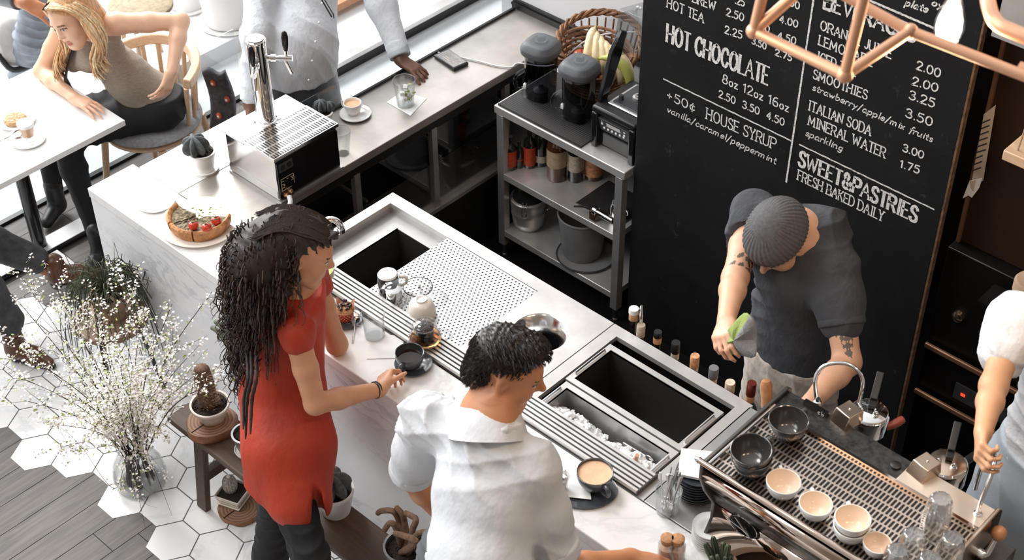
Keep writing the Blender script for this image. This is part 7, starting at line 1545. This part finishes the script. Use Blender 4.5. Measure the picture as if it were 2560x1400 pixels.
S = Flesh(.006); S.cap(shL, shR, .080, .078, .06); S.cap(nk-V3(0, 0, .05), wst, .125, .150, .06, (fw, .72)); S.cap(nk+V3(0, -.02, -.16), wst+V3(0, -.03, .08), .145, .145, .05, (fw, .70)); S.cap(wst, wst-V3(0, 0, .11), .152, .165, .05, (fw, .80)); S.cut(wst-V3(0, 0, .10), (0, -.1, -1))
S.chain([shR, shR.lerp(elR, .30), shR.lerp(elR, .52)], [.078, .074, .068], .035); S.chain([shL, shL.lerp(elL, .35), shL.lerp(elL, .56)], [.082, .080, .074], .035)
neckline(S, nk, hc, Rh, .075, .105, .086); fo(P, 'dark_t_shirt', S, [M['dark_tee']], disp=folds([((.75, .2, .6), 30, 1), ((-.4, .1, .9), 48, .6)], .009, 8, 4.5), smooth=3)
d_ = (elL-shL).normalized(); q_1 = shL.lerp(elL, .56); S = Flesh(.005); S.cap(q_1-d_*.005, q_1+d_*.016, .0775, .0765, .01); S.cut(q_1+d_*.02, tuple(d_)); S.cut(q_1-d_*.006, tuple(-d_)); S.cap(q_1, q_1+d_*.08, .055, .055, .006, sub=True); fo(P, 'sleeve_hem', S, [M['dark_tee']])
add_mat('beige_apron', (.50, .45, .40), .85, var=.08, vs=10, bump=.5, bs=10, bd=.025, stretch=(1, 1, .6))
S = Flesh(.007); S.cap(wst-V3(0, 0, .03), pel-V3(0, 0, .02), .158, .175, .05, (fw, .80)); S.cap(pel, pel-V3(.0, .0, .48), .178, .20, .05, (fw, .80)); S.cut(wst-V3(0, 0, .055), (.1, -.12, 1)); S.cut(pel-V3(0, 0, .42), (0, 0, -1))
fo(P, 'beige_apron', S, [M['beige_apron']], disp=folds([((1, .3, .25), 30, 1), ((.4, .2, .9), 55, .45)], .006, 21, 4))
S = Flesh(.008)
for s_ in (-1, 1): S.chain([pel+rt*s_*.08, V3(pel.x+s_*.10, 1.12, .45), V3(pel.x+s_*.10, 1.14, .04)], [.10, .065, .05], .03)
S.cut((0, 0, .003), (0, 0, -1)); fo(P, 'black_trousers', S, [M['black_matte']])
# ribbed beanie
def rib(name, c, Rm, freq):
    m, n, l, b = _mat(name); b.inputs['Base Color'].default_value = (*c, 1); b.inputs['Roughness'].default_value = .95
    return m
add_mat('beanie_wool', (.105, .105, .11), .95, var=.2, vs=90, bump=.3, bs=300)
g = lambda p: V3(*(npv(hc)+Rh@np.array(p)))
S = Flesh(.0032); S.ell(g((0, -.016, .066)), (.097, .119, .094), Rh, .02); S.ell(g((0, -.045, .124)), (.050, .058, .045), Rh, .05); S.cut(g((0, .03, .034)), tuple(npv(g((0, .10, -1)))-npv(hc)))
def ribs_(V):
    L = (V-npv(hc))@Rh; a = np.arctan2(L[:, 0], L[:, 1]+.030); return .0017*np.cos(a*44)*np.clip((.175-L[:, 2])/.03, 0, 1)
fo(P, 'ribbed_beanie', S, [M['beanie_wool']], disp=ribs_, smooth=1)
MB().sph(tuple(g((.066, .088, .030))-Vector(P.location)), .0035, 8, 5).build('beanie_tag', M['chrome_soft'], P)
# cloth in the right hand
cl_ = RL(1845, 845, wrR, .11, True); t = thing('cleaning_cloth', 'green and grey cleaning cloth crumpled in the hand of the bartender', 'cloth', cl_)
cpx = [(1852, 790), (1880, 785), (1890, 815), (1880, 850), (1898, 888), (1862, 884), (1830, 886), (1812, 878), (1806, 850), (1815, 835), (1828, 822), (1840, 806)]; b = MB(); C0 = V3(0, 0, 0)
def clp(px, py, d): q = at(px, py, Y=cl_.y); return q-Vector(cl_)+V3(0, d, 0)
vs = [clp(1850, 838, -.035)]; 
for ring_, f in ((1, .5), (2, 1.0)):
    for i, (px, py) in enumerate(cpx): vs.append(clp(1850+(px-1850)*f*1.15, 838+(py-838)*f*1.15, -.035*(1-f)+.022*sin(i*2.1+ring_)))
n = len(cpx); fs = [(0, 1+i, 1+(i+1) % n) for i in range(n)]+[(1+i, 1+n+i, 1+n+(i+1) % n, 1+(i+1) % n) for i in range(n)]
add_mat('cloth_green', (.27, .34, .10), .9, bump=.5, bs=120); add_mat('cloth_grey', (.30, .31, .33), .9, bump=.8, bs=130)
o = MB().add(vs, fs).build('cloth_sheet', [M['cloth_green'], M['cloth_grey']], t, solid=.004, sub=1)
o.data.polygons.foreach_set('material_index', [1 if (k % n) in (1, 2, 3, 4, 5) else 0 for k in range(len(fs))])

# ---- barista at the right edge
SK = skin_set('barista', (.64, .35, .20)); sh = V3(*at(2540, 800, Y=1.10)); el = RL(2484, 965, sh, .29, True); wr = RL(2458, 1082, el, .235, True); fw = V3(0, -1, 0); cx = sh.x+.19
nk = V3(cx-.01, sh.y, sh.z+.04); wst = V3(cx, 1.12, 1.04); pel = V3(cx, 1.14, .90); shO = V3(cx+.19, 1.12, sh.z); elO = V3(cx+.26, 1.08, sh.z-.28); wrO = V3(cx+.30, 1.02, sh.z-.50)
P = person('barista in a white t-shirt and pale apron at the right edge', (pel.x, pel.y, 0))
S = Flesh(.0042); Rh = frame((.1, -1, -.4), (0, -.4, 1)); hc = nk+V3(.01, -.04, .16); reg = head(S, hc, Rh, .96, True, nk)
S.cap(sh, shO, .055, .055, .04); S.cap(nk, wst, .09, .10, .05, (fw, .75)); S.cap(wst, pel, .10, .12, .05, (fw, .8))
S.chain([sh, sh.lerp(el, .5), el, el.lerp(wr, .35), wr], [.05, .044, .039, .037, .025], .02); S.chain([shO, elO, wrO], [.05, .04, .026], .02)
hand(S, wr, wr-el+V3(.01, .0, -.03), (-.75, -.55, .1), 1, (.85, 1.05, 1.15, 1.25), .03, (.85, .35, -.35, .25), .92); hand(S, wrO, wrO-elO, (0, 0, 1), -1, .5, .05, (.5, .7, -.2, .3), .95)
fo(P, 'body', S, SK, region=reg)
add_mat('white_cotton', (.70, .70, .72), .85, var=.03, vs=8, bump=.5, bs=11, bd=.025); add_mat('pale_apron', (.48, .54, .60), .85, var=.08, vs=8, bump=.2, bs=300)
S = Flesh(.006); S.cap(sh, shO, .084, .082, .05); S.cap(nk-V3(0, 0, .05), wst, .115, .14, .05, (fw, .78)); S.cap(wst, wst-V3(0, 0, .06), .14, .15, .05, (fw, .8)); S.chain([sh, sh.lerp(el, .30), sh.lerp(el, .52)], [.082, .078, .074], .03); S.chain([shO, shO.lerp(elO, .5)], [.074, .068], .03)
neckline(S, nk, hc, Rh, .01, .09, .075); fo(P, 'white_t_shirt', S, [M['white_cotton']], disp=folds([((.8, .2, .5), 40, 1), ((.2, .4, .9), 60, .5)], .0055, 31, 5))
S = Flesh(.007); S.cap(wst+V3(0, 0, .02), pel-V3(0, 0, .02), .152, .18, .05, (fw, .85)); S.cap(pel, pel-V3(.0, .0, .40), .185, .23, .05, (fw, .85)); S.cut(wst+V3(0, 0, .03), (.25, 0, 1)); S.cut(pel-V3(0, 0, .40), (0, 0, -1)); fo(P, 'pale_apron', S, [M['pale_apron']], disp=folds([((1, .2, .2), 36, 1), ((.7, .1, .7), 26, .6)], .006, 33, 4))
MB().cbox((-.13, -.165, -.02), (.12, .012, .13)).build('apron_pocket', M['pale_apron'], P, bev=.004, loc=(0, 0, pel.z-.12))
S = Flesh(.008)
for s_ in (-1, 1): S.chain([pel+V3(s_*.08, 0, 0), V3(cx+s_*.09, 1.14, .45), V3(cx+s_*.09, 1.15, .04)], [.10, .065, .05], .03)
S.cut((0, 0, .003), (0, 0, -1)); fo(P, 'black_trousers', S, [M['black_matte']])
S = Flesh(.006); S.ell(V3(*(npv(hc)+Rh@np.array((0, -.025, .06)))), (.085, .10, .085), Rh); S.ell(V3(*(npv(hc)+Rh@np.array((0, .10, 0)))), (.07, .06, .09), Rh, .02, True); fo(P, 'dark_hair', S, [hair_mat('barista_hair', (.02, .012, .01))], disp=folds([((1, 0, 0), 160, 1)], .003, 2))

# ---- blonde woman on the spindle chair
SK = skin_set('blonde_woman', (.76, .47, .32), (.55, .16, .11), (.05, .03, .02), (.20, .11, .06)); elR = V3(*at(104, 178, .792)); wrR = V3(*at(188, 246, .789)); shR = V3(-.965, .575, .985); shL = V3(-.655, .655, 1.085); nk = (shR+shL)/2+V3(.015, -.035, .035); hc = V3(*at(182, 48, Y=.50))
pel = V3(-.705, .775, .585); wst = V3(-.72, .70, .76); elL = RL(452, 52, shL, .275, False); wrL = RL(430, 178, elL, .235, True); fw = V3(-.12, -.99, 0).normalized(); rt = (shL-shR).normalized()
P = person('blonde woman in a grey tank top and black jeans leaning on the cafe table', (pel.x, pel.y, .50))
S = Flesh(.0038); Rh = frame((.24, -.90, -.22), (-.30, -.22, 1)); reg = head(S, hc, Rh, .98, True, nk, .006)
S.cap(shL, shR, .050, .050, .04); S.cap(nk, wst, .085, .10, .05, (fw, .75)); S.cap(wst, pel, .10, .12, .05, (fw, .8))
S.chain([shR, shR.lerp(elR, .5), elR, elR.lerp(wrR, .35), wrR], [.047, .041, .036, .036, .024], .02); S.chain([shL, shL.lerp(elL, .5), elL, elL.lerp(wrL, .35), wrL], [.048, .043, .037, .036, .024], .02)
hand(S, wrR, (.82, .12, -.04), (.05, -.1, 1), 1, (.12, .15, .18, .25), .14, (.75, -.62, -.25, .1), .92); hand(S, wrL, wrL-elL+V3(-.04, -.05, -.04), (.7, .1, .1), 1, (.45, .5, .6, .7), .10, (.6, -.7, -.2, .2), .92)
fo(P, 'body', S, SK, region=reg)
add_mat('grey_tank', (.36, .30, .245), .85, var=.16, vs=60, bump=.2, bs=320, stretch=(1, 1, 4))
S = Flesh(.0055); S.cap(nk-V3(0, -.01, .09), wst, .100, .118, .05, (fw, .80)); S.cap(wst, pel+V3(0, 0, .05), .118, .142, .05, (fw, .82)); S.cap(shR.lerp(shL, .16)-V3(0, 0, .005), shR.lerp(shL, .2)-V3(0, 0, .12), .045, .06, .03); S.cap(shL.lerp(shR, .16)+V3(0, 0, .004), shL.lerp(shR, .2)-V3(0, 0, .12), .045, .062, .03)
for s_ in (-1, 1): S.ell(nk+fw*.060+rt*s_*.052-V3(0, 0, .175), (.055, .034, .055), None, .06)
S.cut(nk+fw*.06-V3(0, 0, .04), (fw.x, fw.y, .75)); S.cut(pel+V3(0, 0, .02), (0, 0, -1))
fo(P, 'grey_tank_top', S, [M['grey_tank']], disp=folds([((.5, .2, .9), 60, 1), ((-.3, .3, 1), 85, .6)], .0042, 41, 6))
MB().tube([q-Vector(P.location) for q in smooth_path([nk-fw*.04+rt*.04+V3(0, 0, .01), nk+fw*.06+rt*.05-V3(0, 0, .03), nk+fw*.128+rt*.018-V3(0, 0, .18), nk+fw*.135-V3(0, 0, .24)], 5)], .009, 8, flat=.5).build('neck_strap', M['black'], P)
MB().tube([q-Vector(P.location) for q in smooth_path([nk-fw*.04-rt*.04+V3(0, 0, .01), nk+fw*.065-rt*.05-V3(0, 0, .03), nk+fw*.130-rt*.018-V3(0, 0, .18), nk+fw*.137-V3(0, 0, .24), nk+fw*.135+V3(.02, .01, -.34)], 5)], [.009]*15+[.014, .017, .018, .018, .017, .014], 8, flat=.5).build('neck_scarf', M['black'], P)
S = Flesh(.0065); kL, kR = V3(-.875, .40, .50), V3(-1.06, .42, .51); S.cap(pel-rt*.07, pel+rt*.07, .125, .125, .05)
S.chain([pel+rt*.08-V3(0, 0, .01), kL, kL.lerp(V3(-.565, .29, .13), .3), V3(-.565, .29, .13)], [.108, .068, .062, .042], .03); S.chain([pel-rt*.08-V3(0, 0, .01), kR, V3(-1.02, .36, .13)], [.105, .067, .042], .03); S.cut(wst-V3(0, 0, .09), (0, 0, 1))
fo(P, 'black_jeans', S, [M['black_denim']], disp=folds([((.5, .8, .2), 55, 1), ((.1, .4, 1), 60, .5)], .0045, 43, 6))
for a_ in (V3(-.565, .29, .06), V3(-1.02, .36, .06)):
    S = Flesh(.005); S.cap(a_, a_+V3(.05, -.10, -.025), .040, .030, .03); S.cap(a_+V3(0, 0, .12), a_, .045, .042, .02)
    S.cut((0, 0, .002), (0, 0, -1)); fo(P, 'black_boot', S, [M['black']])
HB = hair_mat('blonde_hair', (.62, .34, .16), .4); HB2 = hair_mat('blonde_light', (.80, .55, .34), .4); off = Vector(P.location); g = lambda p: V3(*(npv(hc)+Rh@(np.array(p)*.98)))
S = Flesh(.005); S.ell(g((0, -.026, .060)), (.086, .102, .084), Rh, .02); S.cap(g((0, -.075, .03)), g((0, -.09, -.10)), .07, .06, .04)
S.ell(g((0, .115, -.008)), (.066, .075, .105), Rh, .015, True)
hv, hq = S.mesh(); flesh_obj('blonde_hair', hv, hq, [HB], P, org=tuple(P.location), disp=folds([((1, .2, .1), 120, 1)], .003, 5, 16), smooth=1)
rg = random.Random(23); b = MB()
for k in range(420):
    s_ = -1 if k % 2 else 1; d_ = rg.random(); x0 = s_*.006+rg.gauss(0, .004); y0 = .085-.11*d_; w = rg.random()
    p0_ = g((x0, y0, .140-.25*max(0, y0-.02)-.06*d_*d_)); p1_ = g((s_*(.070+.010*w), y0*.62-.005, .085)); p2_ = g((s_*(.096+.014*w), .030-.075*d_, .000)); p3_ = g((s_*(.094+.030*w), .040-.075*d_+.02*w, -.085)); p4_ = p3_+V3(.02*s_*rg.random(), -.02, -.07-.03*w)+rt*(-s_*.02); p5_ = p4_+V3(.0, -.012, -.045-.045*w)+rt*(-s_*.015)
    sp_ = smooth_path([p0_, p1_, p2_, p3_, p4_, p5_], 5); N = len(sp_); ph = rg.random()*6
    sp_ = [q+rt*(.020*(i/N)*sin(12*i/N+ph*.5)*(i > N*.35))+fw*(.018*(i/N)*cos(12*i/N+ph*.5)*(i > N*.35))-off for i, q in enumerate(sp_)]
    b.k = 1 if rg.random() < .5 else 0; b.tube(sp_, [.0046]*(N-5)+[.004, .0032, .0024, .0016, .0008], 5, cap=False)
b.build('hair_strands', [HB, HB2], P, sm=80)

# ---- man behind the steel bar, head out of the picture
SK = skin_set('tall_man', (.155, .065, .034)); wrR = V3(*at(626, 262, .915)); wrL = V3(*at(1004, 150, .925)); elR = RL(640, 95, wrR, .265, False); elL = RL(955, 15, wrL, .265, False)
tx_ = .02; hem = V3(tx_, 1.13, .84); shR = RL(650, -55, elR, .29, False); shL = RL(905, -110, elL, .30, False); nk = (shR+shL)/2+V3(0, 0, .06); fw = V3(1, -.1, 0).normalized(); wst = V3(tx_, 1.13, 1.02)
P = person('man in a pale blue white shirt leaning both hands on the steel back bar', (tx_, 1.13, -.02))
S = Flesh(.0045); Rh = frame((1, 0, -.35), (.3, 0, 1)); hc = nk+V3(.05, 0, .15); reg = head(S, hc, Rh, 1.0, False, nk)
S.cap(shL, shR, .06, .06, .04); S.cap(nk, wst, .10, .12, .05, (fw, .75)); S.cap(wst, hem, .12, .13, .05, (fw, .8))
S.chain([shR, elR, wrR], [.055, .043, .030], .02); S.chain([shL, elL, wrL], [.055, .043, .030], .02)
hand(S, wrR, (.62, -.25, -.42), (.45, .1, .8), -1, (.45, .5, .55, .5), .10, (.5, .8, -.2, .2)); hand(S, wrL, (.96, .05, -.16), (.15, .1, 1), 1, (.30, .34, .36, .38), .16, (.35, -.85, -.35, .15), 1.02, .030)
fo(P, 'body', S, SK, region=reg)
add_mat('pale_shirt', (.66, .69, .74), .85, var=.03, vs=5, bump=.6, bs=10, bd=.03, stretch=(1, 1, .5))
S = Flesh(.0065); S.cap(shL, shR, .085, .085, .06); S.cap(nk-V3(0, 0, .06), wst, .14, .175, .06, (fw, .74)); S.cap(wst, hem, .178, .168, .05, (fw, .78)); S.chain([shR, elR, elR.lerp(wrR, .86)], [.078, .064, .050], .035); S.chain([shL, elL, elL.lerp(wrL, .80)], [.078, .066, .050], .035); S.cut(nk, (0, 0, 1)); S.cut(hem+V3(0, 0, .045), (0, 0, -1))
fo(P, 'white_shirt', S, [M['pale_shirt']], disp=folds([((.2, .8, .5), 30, 1), ((.6, .7, .5), 44, .6)], .0055, 51, 4.5), smooth=3)
for el_, wr_, r_ in ((elL, wrL, .052), (elR, wrR, .050)):
    d_ = (wr_-el_).normalized(); q_1 = el_.lerp(wr_, .82); S = Flesh(.0045); S.cap(q_1-d_*.03, q_1+d_*.028, r_, r_*.94, .01); S.cut(q_1+d_*.034, tuple(d_)); S.cut(q_1-d_*.034, tuple(-d_)); S.cap(q_1+d_*.015, q_1+d_*.09, .034, .033, .006, sub=True); fo(P, 'shirt_cuff', S, [M['pale_shirt']])
pk = [(792, -30), (812, 20), (770, 225), (752, 225)]
b = MB()
for k in range(5): q = at(806-k*8.6, 8+k*48, X=tx_+.155); b.sph(q-Vector(P.location), .0052, 10, 6)
b.build('shirt_button', M['white'], P)
b = MB(); q0, q1 = at(790, -25, X=tx_+.165)-Vector(P.location), at(829, 42, X=tx_+.170)-Vector(P.location); b.tube([q0, q1], .0032, 6); b.tube([q0+V3(.0, .012, 0), q1+V3(0, .010, .008), q1+V3(0, .012, -.012)], .0022, 6); b.build('folded_glasses', M['black'], P)
S = Flesh(.008); S.cap(hem+V3(0, 0, .07), hem-V3(0, 0, .60), .160, .20, .05, (fw, .78)); S.cut(hem-V3(0, 0, .62), (0, 0, -1)); fo(P, 'dark_apron', S, [M['charcoal']], disp=folds([((.2, 1, .2), 36, 1)], .005, 7))
S = Flesh(.008)
for s_ in (-1, 1): S.chain([hem+V3(0, s_*.09, -.3), V3(tx_-.03, 1.13+s_*.10, .0)], [.075, .055], .03)
S.cut((0, 0, -.017), (0, 0, -1)); fo(P, 'dark_trousers', S, [M['black_matte']])
S = Flesh(.006); S.ell(V3(*(npv(hc)+Rh@np.array((0, -.02, .06)))), (.08, .10, .08), Rh); S.ell(V3(*(npv(hc)+Rh@np.array((0, .10, 0)))), (.08, .06, .09), Rh, .02, True); fo(P, 'short_hair', S, [HM])

# ---- seated guest at the left edge: crossed legs only
add_mat('grey_denim', (.060, .062, .068), .85, var=.35, vs=30, bump=.3, bs=280); add_mat('denim_blue', (.23, .26, .30), .85, var=.25, vs=16, bump=.2, bs=280); add_mat('brown_leather', (.10, .038, .016), .35, var=.3, vs=20); SK = skin_set('guest', (.40, .17, .08))
an = V3(*at(120, 662, .235)); kn1 = an+V3(-.33, -.30, .25); hip = V3(-.64, -.84, .50); an2 = V3(*at(30, 838, .14)); kn2 = an2+V3(-.06, -.05, .36)
P = person('guest in grey jeans and brown ankle boots with crossed legs at the left edge', (hip.x, hip.y, .45))
S = Flesh(.0055); tdir = V3(.62, .70, .06).normalized(); S.cap(an.lerp(kn1, .18), an+V3(.0, 0, -.03), .040, .036, .02); S.cap(an2+V3(0, 0, .12), an2, .042, .036, .02); S.chain([an.lerp(kn1, .18), kn1, hip+V3(.09, 0, 0)], [.045, .055, .07], .03); S.chain([an2+V3(0, 0, .12), kn2, hip-V3(.09, 0, 0)], [.045, .055, .07], .03); S.cap(hip, hip+V3(-.02, -.08, .40), .12, .15, .05)
fo(P, 'body', S, [SK[0]])
S = Flesh(.006); S.chain([an.lerp(kn1, .12), an.lerp(kn1, .5), kn1, hip+V3(.09, 0, 0)], [.066, .075, .082, .10], .03); S.chain([an2+V3(-.005, 0, .08), kn2, hip-V3(.09, 0, 0)], [.072, .080, .10], .03); S.cap(hip, hip+V3(-.03, -.03, .12), .14, .14, .05); d_ = (an-kn1).normalized()
fo(P, 'grey_jeans', S, [M['grey_denim']], disp=folds([((.4, .5, .8), 48, 1), ((.7, -.5, .3), 62, .5)], .0045, 61, 7))
for a_, d1 in ((an+V3(.02, .02, -.055), tdir), (an2+V3(.0, .0, -.075), V3(.75, .30, -.05).normalized())):
    S = Flesh(.0045); S.cap(a_+V3(0, 0, .065), a_+V3(0, 0, -.005), .044, .042, .02); S.chain([a_, a_+d1*.09-V3(0, 0, .012), a_+d1*.165-V3(0, 0, .020)], [.042, .037, .022], .03, (tuple(d1.cross(V3(0, 0, 1))), 1.0)); S.cut(a_-V3(0, 0, .040), (0, 0, -1)); o = fo(P, 'brown_ankle_boot', S, [M['brown_leather']])
    S = Flesh(.0045); S.cap(a_-V3(0, 0, .042), a_+d1*.165-V3(0, 0, .046), .040, .026, .01, (V3(0, 0, 1), .14)); S.cap(a_-d1*.012-V3(0, 0, .045), a_-d1*.012-V3(0, 0, .058), .030, .027, .01); o2 = fo(P, 'boot_sole', S, [M['black']]); o2.parent = o
    b = MB()
    for k in range(2): q = a_+d1*(.035+.022*k)+d1.cross(V3(0, 0, 1))*.040+V3(0, 0, .012+.018*k)-Vector(P.location); b.sph(q, .0035, 8, 5)
    b.build('boot_eyelet', M['brass'], o)
# ---- passer-by beyond the table: legs only
kn = V3(*at(75, 95, .48)); ft = V3(*at(50, 190, .10)); hip = V3(*at(112, -60, .90)); P = person('passer-by in faded blue jeans beyond the cafe table', (ft.x, ft.y, -.02))
S = Flesh(.007); S.chain([ft, kn, hip], [.065, .078, .10], .03); fo(P, 'blue_jeans', S, [M['denim_blue']], disp=folds([((.3, .3, .9), 46, 1)], .005, 71))
S = Flesh(.007); S.chain([ft+V3(-.10, .25, .0), kn+V3(-.05, .25, 0), hip+V3(-.02, .16, 0)], [.065, .08, .10], .03); fo(P, 'dark_trousers', S, [M['charcoal']])
S = Flesh(.006); S.cap(ft-V3(0, 0, .06), ft+V3(-.12, -.10, -.08), .05, .036, .03); S.cut((0, 0, -.018), (0, 0, -1)); fo(P, 'white_shoe', S, [M['white_matte']])
q = V3(*at(30, 105, .40)); t = thing('shoulder_bag', 'pale grey bag with black strap beside the passer-by', 'bag', (q.x, q.y, q.z-.16)); S = Flesh(.007); S.ell(q, (.07, .10, .15)); v, qq = S.mesh(); flesh_obj('bag_body', v, qq, [mat('pale_canvas', (.55, .53, .51), .9, var=.2)], t, org=tuple(t.location), disp=folds([((1, 1, .3), 40, 1)], .006, 3))
MB().tube([x-Vector(t.location) for x in smooth_path([q+V3(.02, -.10, -.02), q+V3(.05, -.06, -.12), q+V3(.06, .06, -.12), q+V3(.03, .10, .0)], 4)], .016, 8).build('strap', M['black'], t)
q = V3(*at(64, 8, 1.02)); P = person('guest across the table, only an open hand showing beside the blonde hair', (q.x, q.y, .75)); S = Flesh(.004); hand(S, q, (.80, .45, -.35), (.2, -.5, .75), -1, (.2, .25, .3, .35), .16, (.5, .8, -.1, .1)); S.cap(q, q+V3(-.25, .02, -.06), .03, .042, .02); fo(P, 'body', S, [SK[0]])
S = Flesh(.006); S.cap(q+V3(-.07, .005, -.015), q+V3(-.30, .02, -.07), .046, .058, .02); S.cut(q+V3(-.06, 0, -.01), (1, 0, 0)); fo(P, 'grey_sleeve', S, [M['charcoal']])
